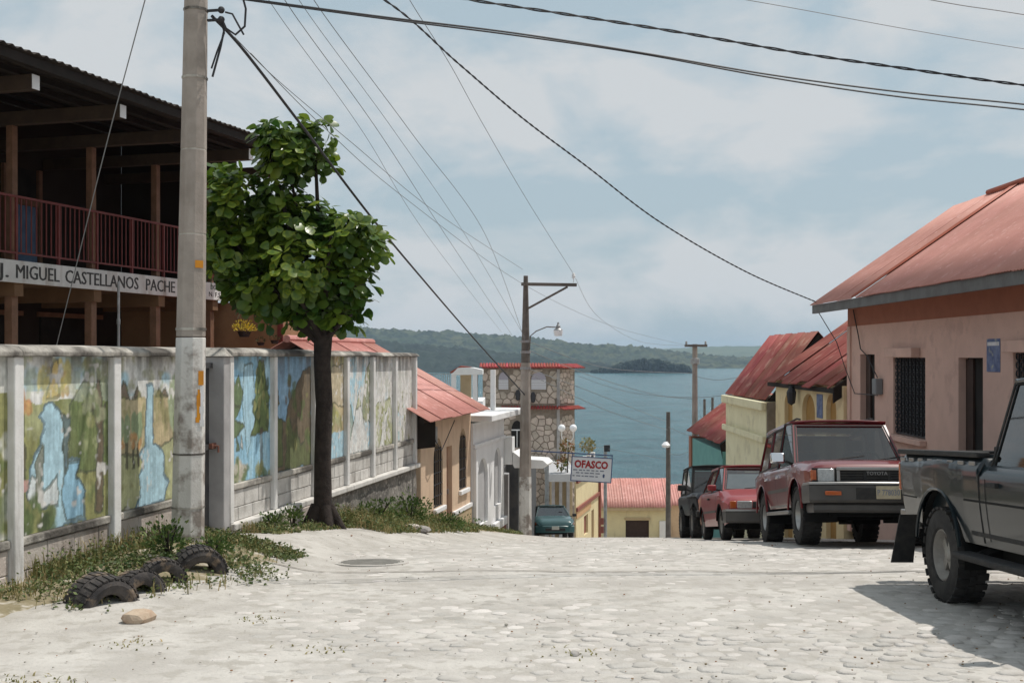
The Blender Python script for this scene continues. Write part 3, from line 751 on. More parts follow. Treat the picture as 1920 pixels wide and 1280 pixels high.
# ================================================================== half-buried tyres round the pole
M['tyreold'] = mat('weathered_tyre', (0.035,0.032,0.033), (0.085,0.075,0.07), 7, 0.9, 0.5, 40, spots=(0.20,0.15,0.11), spk=0.2, spsc=6)
def old_tyre(px, py, d, ro, w, yaw, tilt, label, up):
    p = at(px, py, d); z = gz(p.x, p.y)
    t = thing('buried_tyre', label, 'tyre', (p.x, p.y, z), group='old tyres half buried round the pole')
    Mx = Matrix.Translation((p.x, p.y, z+up)) @ Matrix.Rotation(yaw, 4, 'Z') @ Matrix.Rotation(math.pi/2+tilt, 4, 'X')
    ri = ro*.50; h = w/2
    prof = [(ri,-h*.75),(ri+.02,-h*.95),(ro*.82,-h*1.05),(ro*.95,-h*.92),(ro,-h*.6),(ro*1.01,0),(ro,h*.6),(ro*.95,h*.92),(ro*.82,h*1.05),(ri+.02,h*.95),(ri,h*.75),(ri+.03,h*.6),(ro*.85,h*.7),(ro*.9,0),(ro*.85,-h*.7),(ri+.03,-h*.6)]
    mb = MB(); mb.lathe(prof, 36, Mx, close=True); mb.build('casing', M['tyreold'], t, smooth=True)
    mb = MB(Mx)
    for i in range(30):
        a = 2*math.pi*i/30
        for sgn, o in ((-1, 0), (1, .5)):
            b = a+o*2*math.pi/30; c, s = math.cos(b), math.sin(b); r0, r1 = ro*.97, ro*1.035; dw = .055*ro/.3
            tx, ty = -s*dw*.42, c*dw*.42
            z0, z1 = (.08*h*sgn, .95*h*sgn); sk = .35
            mb.hexa([(c*r0-tx, s*r0-ty, z0),(c*r0+tx, s*r0+ty, z0),(c*r0+tx+tx*sk, s*r0+ty+ty*sk, z1),(c*r0-tx+tx*sk, s*r0-ty+ty*sk, z1),
                     (c*r1-tx, s*r1-ty, z0),(c*r1+tx, s*r1+ty, z0),(c*r1*.985+tx+tx*sk, s*r1*.985+ty+ty*sk, z1),(c*r1*.985-tx+tx*sk, s*r1*.985-ty+ty*sk, z1)])
    mb.build('tread', M['tyreold'], t)
old_tyre(190, 1122, 8.95, .25, .27, 0.92, .10, 'largest knobbly old tyre half buried by the tan stone', -.05)
old_tyre(258, 1108, 9.3, .225, .18, 1.0, -.12, 'grey worn tyre half buried beside the largest tyre', -.05)
old_tyre(304, 1088, 9.75, .19, .16, 0.6, .05, 'low dark tyre nearly buried in weeds before the pole', .0)
old_tyre(372, 1072, 10.3, .235, .22, 0.55, .10, 'dusty brown tyre half buried at the foot of the pole', -.03)

# loose stones
def stone(px, py, d, size, m, label, name='stone', seed=0, sq=(1.3,1,.7)):
    p = at(px, py, d); z = gz(p.x, p.y)
    bm = bmesh.new(); bmesh.ops.create_icosphere(bm, subdivisions=2, radius=size)
    for v in bm.verts:
        n = mnoise.noise(v.co*(1.6/size)*.6+Vector((seed*3.1, 0, 0)))
        v.co *= 1+.32*n; v.co.x *= sq[0]; v.co.y *= sq[1]; v.co.z *= sq[2]
        if v.co.z > size*sq[2]*.62: v.co.z = size*sq[2]*.62+(v.co.z-size*sq[2]*.62)*.2
    me = bpy.data.meshes.new(name); bm.to_mesh(me); bm.free(); me.materials.append(m)
    o = bpy.data.objects.new(name, me); COL.objects.link(o); o.location = (p.x, p.y, z+size*sq[2]*.45); o.rotation_euler = (0, 0, seed*1.3)
    return tag(o, label, 'stone')
M['stonetan'] = mat('tan_stone', (0.50,0.40,0.30), (0.40,0.29,0.21), 9, .9, .4, 40); M['stonew'] = mat('pale_stone', (0.60,0.55,0.50), (0.5,0.44,0.4), 9, .9, .4, 40); M['stoneg'] = mat('grey_stone', (0.36,0.34,0.32), (0.24,0.22,0.21), 9, .9, .4, 40)
stone(260, 1156, 8.35, .10, M['stonetan'], 'tan angular stone lying in front of the largest tyre', seed=1)
stone(286, 1040, 10.4, .075, M['stonew'], 'whitish stone perched in the weeds between pole and wall', seed=2)
stone(768, 1003, 17.4, .14, M['stonew'], 'pale boulder lying on the verge beside the flat grey stone', seed=3, sq=(1.2,1,.55))
stone(788, 1001, 17.55, .16, M['stoneg'], 'flat grey stone leaning on the pale boulder by the weeds', seed=4, sq=(1.2,.9,.5))
stone(542, 1004, 14.0, .05, M['stonew'], 'small pale stone in the grass below the second mural', seed=5)
stone(1078, 1194, 7.15, .030, M['stoneg'], 'small mossy stone lying in the middle of the street', seed=6, sq=(1.6,.9,.7))
# ================================================================== school behind the mural wall
SU = Vector((0.279, 0.9603, 0)).normalized(); SF = frame((-7.72, 17.7), (SU.x, SU.y))
def sp(s, n, z): return SF @ Vector((s, n, z))
M['schoolwall'] = mat('ochre_school_wall', (0.20,0.115,0.06), (0.16,0.09,0.048), 2, .9, .2, 30)  # ochre darkened, the shade under the balcony is in the colour
M['schooldark'] = mat('shaded_brown_wall', (0.030,0.022,0.018), (0.024,0.017,0.013), 2, .9)  # near-black brown holds the deep shade of the interior
M['wood'] = mat('varnished_post', (0.22,0.12,0.075), (0.165,0.09,0.055), 5, .7, .15, 30)
M['railred'] = mat('red_oxide_paint', (0.20,0.045,0.04), (0.15,0.035,0.03), 6, .6, .1, 40)
M['tinold'] = mat('shaded_roof_tin', (0.030,0.025,0.023), (0.05,0.038,0.03), 3, .85, .2, 20)  # dirty tin, darkened further with the shade below the eave
M['wing'] = mat('tan_wing_wall', (0.33,0.20,0.11), (0.28,0.165,0.09), 2, .9, .2, 30)
M['beam'] = mat('shaded_beam', (0.055,0.036,0.024), (0.04,0.026,0.018), 5, .85)  # brown beam, roof shade put into its colour
M['timber'] = mat('dark_roof_timber', (0.022,0.016,0.013), (0.015,0.011,0.009), 5, .9)
M['signwhite'] = mat('sign_white', (0.72,0.71,0.69), (0.6,0.59,0.57), 3, .85, .1, 30, streak=(0.30,0.22,0.17), sk=0.35)
M['signblack'] = mat('sign_lettering_black', (0.045,0.045,0.045), (0.09,0.085,0.08), 14, .8)
M['bluepaint'] = mat('blue_shutter_paint', (0.16,0.26,0.40), (0.10,0.17,0.28), 3, .8)
school = thing('school_building', 'two storey school with red balcony railing and dark overhanging roof', 'school', sp(2, -1, -2.2))
SE = 6.6
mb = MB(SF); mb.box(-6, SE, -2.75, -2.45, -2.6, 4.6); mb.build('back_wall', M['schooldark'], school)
mb = MB(SF); mb.box(-6, SE, -2.44, .10, 1.16, 1.44); mb.build('floor_slab', M['schoolwall'], school)
mb = MB(SF); mb.box(-6, SE+.45, .102, .15, 1.12, 1.46); mb.build('name_board', M['signwhite'], school, bevel=.008)
mb = MB(SF); mb.box(-6, SE, -2.44, .14, -2.6, -2.0); mb.build('plinth', M['schoolwall'], school)
posts_s = [-5.5, -3.6, -1.65, .29, 2.24, 4.15, 6.05]
for s in posts_s:
    mb = MB(SF); mb.box(s-.06, s+.06, -.09, .03, 1.461, 3.53); mb.build('upper_post', M['wood'], school, bevel=.008)
    mb = MB(SF); mb.box(s-.07, s+.07, -.11, .03, -2.0, 1.158); mb.build('lower_post', M['wood'], school, bevel=.008)
    mb = MB(SF); mb.box(s-.07, s+.07, -2.44, 1.93, 3.535, 3.735); mb.build('roof_beam', M['beam'] if 'beam' in M else M['wood'], school, bevel=.008)
    mb = MB(SF); mb.box(s-.072, s+.072, 1.932, 1.94, 3.54, 3.73); mb.build('beam_end', M['white'], school)
    mb = MB(SF); mb.box(s-.10, s+.10, -2.44, .10, .92, 1.157); mb.build('floor_beam', M['schoolwall'], school)
# low-pitched tin roof with purlins, in sheets
def roof_z(n): return 3.93+(2.1-n)*0.16
for k, n in enumerate((1.85, 1.0, .1, -.9, -1.9)):
    mb = MB(SF); z = roof_z(n)-.035; mb.box(-6, SE+.2, n-.04, n+.04, z-.09, z-.005); mb.build('purlin', M['timber'], school)
def corr_sheet(Mx, x0, x1, y0, z0, y1, z1, pitch, amp, m, parent, name='roof_sheet', dz=0.0, thick=.0):
    """corrugated sheet; ridges run from (y0,z0) to (y1,z1)"""
    n = max(4, int(round((x1-x0)/pitch))*6); vs = []; fs = []
    rows = 3
    for j in range(rows+1):
        t = j/rows
        for i in range(n+1):
            x = x0+(x1-x0)*i/n
            vs.append((x, y0+(y1-y0)*t, z0+(z1-z0)*t+dz+amp*math.sin(2*math.pi*(x-x0)/pitch)))
    for j in range(rows):
        for i in range(n): fs.append((j*(n+1)+i, j*(n+1)+i+1, (j+1)*(n+1)+i+1, (j+1)*(n+1)+i))
    mb = MB(Mx); mb.add(vs, fs)
    o = mb.build(name, m, parent, smooth=True, fix=False)
    sol = o.modifiers.new('thickness', 'SOLIDIFY'); sol.thickness = .006
    return o
x = -6.0; k = 0
while x < SE+.25:
    e = min(x+.82, SE+.3)
    corr_sheet(SF, x, e+.05, 2.15, roof_z(2.15), -2.9, roof_z(-2.9), .16, .018, M['tinold'], school, dz=.012+.008*(k % 2)); x = e; k += 1
mb = MB(SF); mb.box(-6, SE+.2, 2.06, 2.09, 3.78, 3.90); mb.build('fascia', M['timber'], school)
# balcony railing
rail = MB(SF)
for z, h in ((2.45, .035), (1.585, .03)): rail.box(-6, SE, .02, .055, z-h/2, z+h/2)
rl = rail.build('railing', M['railred'], school)
s = -5.7
while s < SE:
    mb = MB(SF); mb.box(s-.02, s+.02, .015, .06, 1.462, 2.43); mb.build('baluster_post', M['railred'], rl)
    s += 1.0
bal = MB(); bal.box(-.008, .008, -.008, .008, 0, .83); bme = bal.mesh('baluster', M['railred'])
s = -1.2; i = 0
for q in range(64):
    s = -1.0+q*.118
    if s > SE: break
    o = bpy.data.objects.new('baluster', bme); COL.objects.link(o); o.parent = rl; o.location = sp(s, .037, 1.60); o.rotation_euler = (0,0,math.atan2(SU.y, SU.x))
# upper-floor classroom wall: door frames with blue boards in them
for s0, s1 in ((1.3, 2.35), (2.95, 4.0)):
    dr = MB(SF); dr.box(s0, s0+.09, -2.449, -2.37, 1.45, 3.5); dr.box(s1-.09, s1, -2.449, -2.37, 1.45, 3.5); dr.box(s0+.091, s1-.091, -2.449, -2.375, 2.80, 2.92)
    d_ = dr.build('door_frame', M['wood'], school, bevel=.006)
    mb = MB(SF); mb.box(s0+.092, s1-.092, -2.447, -2.42, 1.46, 2.80); mb.build('door_leaf', M['bluepaint'], d_)
    mb = MB(SF); mb.box(s0+.12, s1-.12, -2.447, -2.425, 2.95, 3.48); mb.build('transom', M['dark'], d_)
# ground-floor openings
for s0, s1 in ((-1.2, .6), (1.4, 3.4), (4.0, 5.8)):
    mb = MB(SF); mb.box(s0, s1, -2.446, -2.40, -.6, .75); w = mb.build('window', M['dark'], school)
    mb = MB(SF); mb.box(s0-.08, s1+.08, -2.44, -2.36, -.70, -.602); mb.box(s0-.08, s1+.08, -2.44, -2.38, .752, .84); mb.build('window_frame', M['wood'], w)
mb = MB(SF); mb.box(2.3, 6.0, -.10, .0, -.12, .07); mb.build('handrail', M['wood'], school, bevel=.01)
# end wing that closes the corridor
mb = MB(SF); mb.box(SE, SE+2.6, -2.74, 1.30, -2.9, 1.10); mb.build('end_wing', M['wing'], school, bevel=.02)
mb = MB(SF); mb.box(SE-.03, SE-.003, 1.20, 1.32, -2.9, 1.08); mb.build('corner_trim', M['railred'], school)
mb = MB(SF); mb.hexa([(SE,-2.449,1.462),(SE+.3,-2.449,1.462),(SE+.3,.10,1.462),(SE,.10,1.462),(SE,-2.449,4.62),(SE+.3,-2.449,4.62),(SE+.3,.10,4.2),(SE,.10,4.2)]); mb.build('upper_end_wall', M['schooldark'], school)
# lettering
def text_obj(body, size, Mx, m, parent, name='lettering', width=None, align='LEFT', extrude=.003, bold=0.0, xsc=1.0, shear=0.0, dup=0.0):
    cu = bpy.data.curves.new(name, 'FONT'); cu.body = body; cu.size = size; cu.align_x = align; cu.extrude = extrude; cu.offset = bold; cu.resolution_u = 2; cu.shear = shear
    ob = bpy.data.objects.new('tmp_text', cu); COL.objects.link(ob)
    dg = bpy.context.evaluated_depsgraph_get(); me = bpy.data.meshes.new_from_object(ob.evaluated_get(dg))
    COL.objects.unlink(ob); bpy.data.objects.remove(ob); bpy.data.curves.remove(cu)
    xs_ = [v.co.x for v in me.vertices]
    if width: xsc = width/(max(xs_)-min(xs_)); x0_ = min(xs_)
    else: x0_ = 0
    for v in me.vertices:
        v.co = Mx @ Vector(((v.co.x-x0_)*xsc if width else v.co.x*xsc, v.co.y, v.co.z))
    if dup:                                  # a second coat of the brush, a little to the side
        vs_ = [v.co.copy() for v in me.vertices]; fs__ = [tuple(p.vertices) for p in me.polygons]; n_ = len(vs_); ax = (Mx.to_3x3() @ Vector((1,0,0))).normalized(); oz = (Mx.to_3x3() @ Vector((0,0,1))).normalized()
        me = bpy.data.meshes.new(name); me.from_pydata([tuple(v) for v in vs_]+[tuple(v+ax*dup+oz*.0006) for v in vs_], [], fs__+[tuple(i+n_ for i in f) for f in fs__])
    me.materials.clear(); me.materials.append(m); me.update()
    return put(name, me, parent)
def sign_mx(F, s, n, z):                 # text plane: x along the facade, y up, z outward
    return F @ Matrix(((1,0,0,s),(0,0,1,n),(0,1,0,z),(0,0,0,1)))
words = [('J.', -.25, -.01), ('MIGUEL', .16, 1.17), ('CASTELLANOS', 1.32, 3.33), ('PACHE', 3.57, 4.50)]
for w_, a, b_ in words:
    text_obj(w_, .30, sign_mx(SF, a, .152, 1.19), M['signblack'], school, width=b_-a, dup=.011)
text_obj('DO. HAC', .135, sign_mx(SF, 5.78, .152, 1.325), M['signgrey'] if 'signgrey' in M else M['signblack'], school, width=.62)
text_obj('N. F.S.ARTI', .135, sign_mx(SF, 5.72, .152, 1.185), M['signblack'], school, width=.85)
# steel drain pipe in the yard and a hanging basket
p = sp(.95, 1.4, 0)
pp = thing('drain_pipe', 'thin grey steel pipe standing before the school name board', 'pipe', (p.x, p.y, -2.0))
mb = MB(); mb.tube([(p.x, p.y, -2.05), (p.x, p.y, 1.16)], .022, 8); mb.build('tube', M['steel'], pp, smooth=True)
mb = MB(); mb.tube([(p.x, p.y, .50), (p.x, p.y, .58)], .030, 8); mb.build('collar', M['steel'], pp, smooth=True)
def pot_plant(c, r, m_leaf, label, seed, hang=None, n=260, spread=1.0):
    t = thing('hanging_pot', label, 'plant pot', (c.x, c.y, c.z))
    mb = MB(); mb.lathe([(0,-.6*r),(.55*r,-.6*r),(.8*r,0),(.86*r,.05*r),(.70*r,0)], 14, Matrix.Translation(c)); mb.build('pot', M['black'], t, smooth=True)
    if hang:
        mb = MB()
        for a in (0, 2.1, 4.2): mb.tube([c+Vector((.75*r*math.cos(a), .75*r*math.sin(a), 0)), hang], .005, 4)
        mb.build('hanger', M['wire'], t)
    q = random.Random(seed); mb = MB()
    for i in range(n):
        d = Vector((q.gauss(0,1), q.gauss(0,1), abs(q.gauss(0,.8))-.1)).normalized()*r*q.uniform(.6,1.35)*spread
        leaf_quad(mb, c+d+Vector((0,0,.15*r)), d.normalized()+Vector((0,0,.3)), r*.30, q)
    mb.build('foliage', m_leaf, t, fix=False)
def leaf_quad(mb, p, d, size, q, w=.45):
    d = d.normalized(); a = Vector((q.gauss(0,1), q.gauss(0,1), q.gauss(0,1))); sd = d.cross(a).normalized()
    mb.add([p, p+d*size*.5+sd*size*w*.5, p+d*size, p+d*size*.5-sd*size*w*.5], [(0,1,2,3)])
M['yellowfl'] = mat('yellow_flowers', (0.72,0.55,0.05), (0.5,0.42,0.06), 12, .8, isl=.4, trans=.2)
c = at(458, 622, 23.3)
pot_plant(c, .17, M['yellowfl'], 'hanging pot overflowing with yellow flowers under the school balcony', 4, hang=Vector((c.x, c.y, 1.16)))
M['darkleaf'] = mat('dark_leaf', (0.03,0.05,0.02), (0.05,0.08,0.03), 12, .8, isl=.3)
c = at(489, 642, 23.5); pot_plant(c, .10, M['darkleaf'], 'small dark potted plant fixed to the ochre wing wall', 5, n=80, spread=.8)
c = at(515, 638, 23.45); pot_plant(c, .11, M['darkleaf'], 'small dark potted plant fixed beside the red wall corner', 6, n=80, spread=.8)

# ================================================================== round-leafed street tree
M['bark'] = mat('dark_bark', (0.022,0.016,0.014), (0.04,0.03,0.025), 9, .95, .8, 25)
M['leaf'] = mat('almond_leaf', (0.21,0.28,0.03), (0.09,0.165,0.03), 2.2, .33, spec=.5, isl=.35, rnd=.30, trans=.38)
TD = 15.2
tb = at(604, 988, TD); TB = Vector((tb.x, tb.y, gz(tb.x, tb.y)))
tree = thing('street_tree', 'small dark-trunked tree with big round glossy leaves in front of the wall', 'tree', TB)
def tpt(px, py, dy=0.0): return at(px, py, TD+dy)
mb = MB()
path = [TB+Vector((0.0,0,-.25)), TB+Vector((0,0,.05)), TB+Vector((.01,0,.30)), tpt(605,860), tpt(608,760), tpt(604,680), tpt(606,628)]
mb.tube(path, [.23,.165,.118,.108,.110,.108,.12], 14)
for a in (0.3, 1.6, 2.9, 4.0, 5.2):
    mb.tube([TB+Vector((.08*math.cos(a), .08*math.sin(a), .28)), TB+Vector((.20*math.cos(a), .18*math.sin(a), .05)), TB+Vector((.34*math.cos(a), .28*math.sin(a), -.12))], [.08,.07,.03], 8)
tr = mb.build('trunk', M['bark'], tree, smooth=True, angle=80)
tips = [(560,590,-.2),(500,560,.15),(440,500,.0),(420,430,-.2),(470,400,.3),(640,560,.2),(690,490,-.1),(700,440,.2),(620,440,-.4),(560,470,.5),(545,330,0),(590,260,.1),(500,270,-.15),(550,540,-.5),(620,500,.6),(660,590,-.2)]
hub = tpt(606, 632)
for i, (x_, y_, dy) in enumerate(tips):
    e = tpt(x_, y_, dy); mid_ = hub.lerp(e, .5)+Vector((0, dy*.1, -.08 if abs(x_-606) > 60 else 0))
    mb = MB(); mb.tube([hub+Vector((0,0,-.12)), hub.lerp(mid_, .5)+Vector((0,0,-.03)), mid_, e], [.06,.048,.034,.016], 7); mb.build('branch', M['bark'], tree, smooth=True)
# lobes of the crown: photo column, row, depth offset, radii in pixels, depth radius in m
lobes = [(548,292,0,66,52,.42),(520,262,-.1,42,34,.3),(592,252,.05,32,28,.25),(605,300,.1,26,26,.25),(440,372,-.05,54,48,.45),(420,330,0,34,18,.3),(430,478,-.1,52,54,.5),(480,440,.1,60,60,.5),(520,360,.1,45,55,.4),(560,420,0,80,50,.55),(565,500,-.15,85,60,.65),(650,440,0,62,42,.5),(700,460,.05,30,42,.35),(640,520,.05,62,58,.55),(500,545,0,72,44,.5),(590,570,.1,80,34,.45),(660,570,.05,30,36,.35),(470,520,.1,54,60,.45),(405,440,0,22,60,.3),(575,592,0,62,24,.4),(640,590,.05,40,26,.35),(500,588,.1,30,20,.3)]
q = random.Random(21)
SCL = TD/2200.0
def leaf_mesh_pts(q):
    # round obovate leaf, folded along the midrib and drooping at the tip
    outl = [(0,0),(.18,.07),(.38,.20),(.60,.31),(.80,.32),(.94,.19),(1.03,0.0)]
    f = q.uniform(.05,.22); dr = q.uniform(.05,.30); vs = []; n = len(outl)
    for x, y in outl: vs.append((x, 0, -dr*x*x))
    for x, y in outl[1:-1]: vs.append((x, y, f*y/.4*.35-dr*x*x))
    for x, y in outl[1:-1]: vs.append((x, -y, f*y/.4*.35-dr*x*x))
    k = n-2; fs = []
    for i in range(n-1):
        a = n+i-1; b_ = n+i
        if i == 0: fs += [(0,1,n),(0,n+k,1)]
        elif i == n-2: fs += [(i,i+1,n+i-1),(i,n+k+i-1,i+1)]
        else: fs += [(i,i+1,n+i,n+i-1),(i,n+k+i-1,n+k+i,i+1)]
    return vs, fs
leaf_protos = []
for i in range(6):
    mb = MB(); mb.add(*leaf_mesh_pts(q)); leaf_protos.append(mb.mesh('leaf', M['leaf'], smooth=True))
leaves = []
for (lx, ly, ld, rx, ry, rd) in lobes:
    cl = at(lx, ly, TD+ld); n_r = int(rx*ry/43)
    for k in range(n_r):                              # rosettes on the lobe's skin and inside it
        d = Vector((q.gauss(0,1), q.gauss(0,1), q.gauss(0,1))).normalized(); rad = q.random()**.33*.95
        c = cl+Vector((d.x*rx*SCL*rad, d.y*rd*rad, d.z*ry*SCL*rad))
        ax = (d*.9+Vector((0,0,.75))).normalized()
        for j in range(q.choice((4,5,6))):
            az = 2*math.pi*j/5.3+q.uniform(-.4,.4); t1 = ax.orthogonal().normalized(); t2 = ax.cross(t1)
            ld_ = (t1*math.cos(az)+t2*math.sin(az))*q.uniform(.7,1)+ax*q.uniform(.0,.7)
            ld_.normalize(); up = (ax-ld_*ax.dot(ld_)+Vector((q.uniform(-.3,.3), q.uniform(-.3,.3), q.uniform(-.1,.3)))).normalized()
            sd = up.cross(ld_).normalized(); up = ld_.cross(sd)
            sz = q.uniform(.09,.215)
            leaves.append((c+ld_*.02, Matrix((ld_*sz, sd*sz, up*sz)).transposed(), (d.y*rad < -.25)))
front = sorted(range(len(leaves)), key=lambda i: leaves[i][0].y-leaves[i][0].z*.05)[:300]
fs_ = set(front); mb = MB(); protos_l = [leaf_mesh_pts(q) for _ in range(6)]
for i, (p, R3, fr) in enumerate(leaves):
    if i in fs_:
        o = bpy.data.objects.new('leaf', q.choice(leaf_protos)); COL.objects.link(o); o.parent = tree
        o.matrix_local = Matrix.Translation(p-TB) @ R3.to_4x4()
    else:
        v, f = protos_l[i % 6]; mb.add([p+R3 @ Vector(x_) for x_ in v], f)
tag(mb.build('foliage', M['leaf'], tree, smooth=True, fix=False), kind='stuff')

# ================================================================== weeds and grass on the verge
M['grass'] = mat('verge_grass', (0.17,0.18,0.055), (0.36,0.29,0.14), 2.2, .8, isl=.35, trans=.2)
M['weed'] = mat('weed_leaf', (0.075,0.12,0.035), (0.14,0.16,0.06), 5, .7, isl=.4, trans=.2)
q = random.Random(8)
gr = MB(); wd = MB()
def blade(mb, p, h, q, lean=.5):
    a = q.uniform(0, 6.28); w = q.uniform(.004,.008); l = Vector((math.cos(a), math.sin(a), 0))*h*q.uniform(.1, lean); sd = Vector((-math.sin(a), math.cos(a), 0))*w
    m_ = p+l*.35+Vector((0,0,h*.62)); mb.add([p-sd, p+sd, m_+sd*.7, m_-sd*.7, p+l+Vector((0,0,h*q.uniform(.8,1)))], [(0,1,2,3),(3,2,4)])
def leafy(mb, p, h, q):
    n = q.randint(4,8)
    for i in range(n):
        t = (i+1)/n; a = q.uniform(0,6.28); d = Vector((math.cos(a), math.sin(a), q.uniform(.1,.7)))
        leaf_quad(mb, p+Vector((q.gauss(0,.02), q.gauss(0,.02), h*t)), d, q.uniform(.022,.05), q, .6)
def scatter(n, sa, sb, na, nb, hg, pw, dens=.0, seed=0):
    for i in range(n):
        s = q.uniform(sa, sb); k = na+(nb-na)*q.random()**pw; p = wp(s, k)
        if dens and mnoise.noise(Vector((p.x*1.6, p.y*1.6, seed))) < dens: continue
        p.z = street_z(p.x, p.y)-.01
        edge = 1-(k-na)/(nb-na)*.65
        if q.random() < .80: blade(gr, p, hg*q.uniform(.4,1.2)*edge, q)
        else: leafy(wd, p, hg*q.uniform(.4,1.0)*edge, q)
scatter(2900, ws(-60), ws(330), .05, .95, .15, 1.5, .02, 1)          # below the near wall
scatter(1300, ws(40), ws(330), .05, .35, .26, 1.0, .0, 2)
scatter(1700, ws(300), ws(352), .25, 1.35, .14, 1.0, .0, 3)
scatter(2200, ws(428), ws(600), .15, .62, .16, 1.3, -.15, 4)
scatter(7000, ws(590), ws(800), .1, 1.05, .34, 1.2, -.3, 5)
scatter(5200, ws(760), ws(925), .1, .75, .22, 1.2, -.2, 6)
# among and in front of the tyres
for i in range(1700):
    a = q.random(); c = at(120+a*360, 0, 9.3+1.5*a); p = Vector((c.x+q.gauss(0,.22), c.y+q.gauss(0,.42), 0)); 
    if p.y < 8.6+.2*a or mnoise.noise(Vector((p.x*2, p.y*2, 9))) < -.12: continue
    p.z = street_z(p.x, p.y)-.01
    if q.random() < .5: blade(gr, p, q.uniform(.04,.14), q)
    else: leafy(wd, p, q.uniform(.04,.14), q)
for i in range(260):                                                   # dry tufts on the street
    c = q.choice([(0,1268,6.3),(30,1262,6.4),(110,1275,6.3),(600,1195,7.3),(1090,1190,7.2),(470,1120,8.4),(250,1200,7.5)]); p = at(*c)+Vector((q.gauss(0,.11), q.gauss(0,.09), 0))
    p.z = street_z(p.x, p.y); blade(gr, p, q.uniform(.008,.025), q, 2.5)
tag(gr.build('verge_grass', M['grass'], fix=False), 'dry green grass along the foot of the mural wall', 'grass', kind='stuff')
tag(wd.build('verge_weeds', M['weed'], fix=False), 'low leafy weeds along the wall and round the tyres', 'weeds', kind='stuff')
M['bush'] = mat('bush_leaf', (0.07,0.125,0.03), (0.12,0.165,0.05), 5, .6, isl=.4, trans=.25)
def bush(px, py, d, r, h, label, seed, n=500, ls=.04):
    n = int(n*1.9)
    b = at(px, py, d); b.z = gz(b.x, b.y); q = random.Random(seed)
    t = thing('leafy_bush', label, 'bush', b)
    mb = MB()
    for i in range(6):
        a = q.uniform(0,6.28); mb.tube([b+Vector((0,0,-.05)), b+Vector((r*.3*math.cos(a), r*.3*math.sin(a), h*.5)), b+Vector((r*.6*math.cos(a), r*.6*math.sin(a), h*.85))], [.012,.009,.004], 5)
    mb.build('stem', M['bark'], t)
    mb = MB()
    for i in range(n):
        dv = Vector((q.gauss(0,1), q.gauss(0,1), q.gauss(0,1))).normalized()*q.random()**.4
        if mnoise.noise(dv*2.6+Vector((seed*7.3,0,0))) < -.08 and q.random() < .8: continue
        f_ = 1+.9*mnoise.noise(dv*1.7+Vector((0,seed*3.1,0)))
        p = b+Vector((dv.x*r*f_*1.2, dv.y*r*f_*1.2, max(.02, h*.45+dv.z*h*.5*f_))); leaf_quad(mb, p, dv+Vector((0,0,.3)), ls*q.uniform(.6,1.4), q, .7)
    mb.build('foliage', M['bush'], t, fix=False)
bush(772, 985, 18.6, .26, .55, 'tallest dark green bush against the rubble footing of the wall', 1, 900)
bush(705, 985, 17.6, .34, .40, 'sprawling green bush beside the tree below the wall footing', 2, 800)
bush(512, 992, 13.9, .13, .22, 'small leafy weed bush below the blue forest mural', 3, 220)
bush(548, 990, 14.5, .13, .30, 'dark leafy weed bush close to the tree trunk', 4, 260)
bush(315, 1050, 10.5, .16, .36, 'leafy bush growing between the pole and the near wall', 5, 420)
bush(836, 992, 19.8, .40, .26, 'low spreading bush at the end of the verge', 6, 700)
bush(400, 1040, 10.9, .13, .18, 'small weed bush on the street side of the pole', 7, 200)
# ================================================================== houses down the left side
M['peach'] = mat('peach_plaster', (0.66,0.50,0.36), (0.60,0.44,0.315), 2.5, .9, .15, 30, streak=(0.36,0.25,0.17), sk=.25)
M['ochre'] = mat('ochre_plinth', (0.50,0.39,0.25), (0.44,0.34,0.21), 3, .9, .2, 30)
M['whiteplaster'] = mat('white_plaster', (0.80,0.80,0.81), (0.74,0.74,0.75), 2, .85, .12, 30, streak=(0.45,0.44,0.43), sk=.15)
M['greyshade'] = mat('blind_arch_grey', (0.44,0.44,0.45), (0.40,0.40,0.41), 3, .9, .2, 30)
M['brickred'] = mat('brick_red_paint', (0.27,0.09,0.065), (0.22,0.075,0.055), 4, .85)
M['tinpink'] = mat('faded_red_tin', (0.54,0.245,0.205), (0.46,0.20,0.165), 1.6, .6, .1, 20, rnd=.09, spots=(0.60,0.32,0.28), spk=.2, spsc=5)
M['tinred'] = mat('rust_red_tin', (0.27,0.055,0.042), (0.34,0.10,0.075), 1.2, .65, .15, 20, rnd=.18, spots=(0.40,0.19,0.14), spk=.2, spsc=2.2, streak=(0.17,0.04,0.03), sk=.3)
M['tilered'] = mat('red_barrel_tile', (0.36,0.055,0.045), (0.26,0.04,0.035), 4, .7, .2, 30, rnd=.25)
M['flag'] = mat('flagstone', (0.52,0.445,0.38), (0.42,0.355,0.305), 3, .9, .4, 20, rnd=.18)
M['mortar'] = mat('dark_mortar', (0.21,0.175,0.14), (0.27,0.23,0.19), 6, .95)
M['shutter'] = mat('white_shutter', (0.62,0.62,0.66), None, rough=.7)
M['lilac'] = mat('lilac_fanlight', (0.36,0.34,0.40), None, rough=.5)

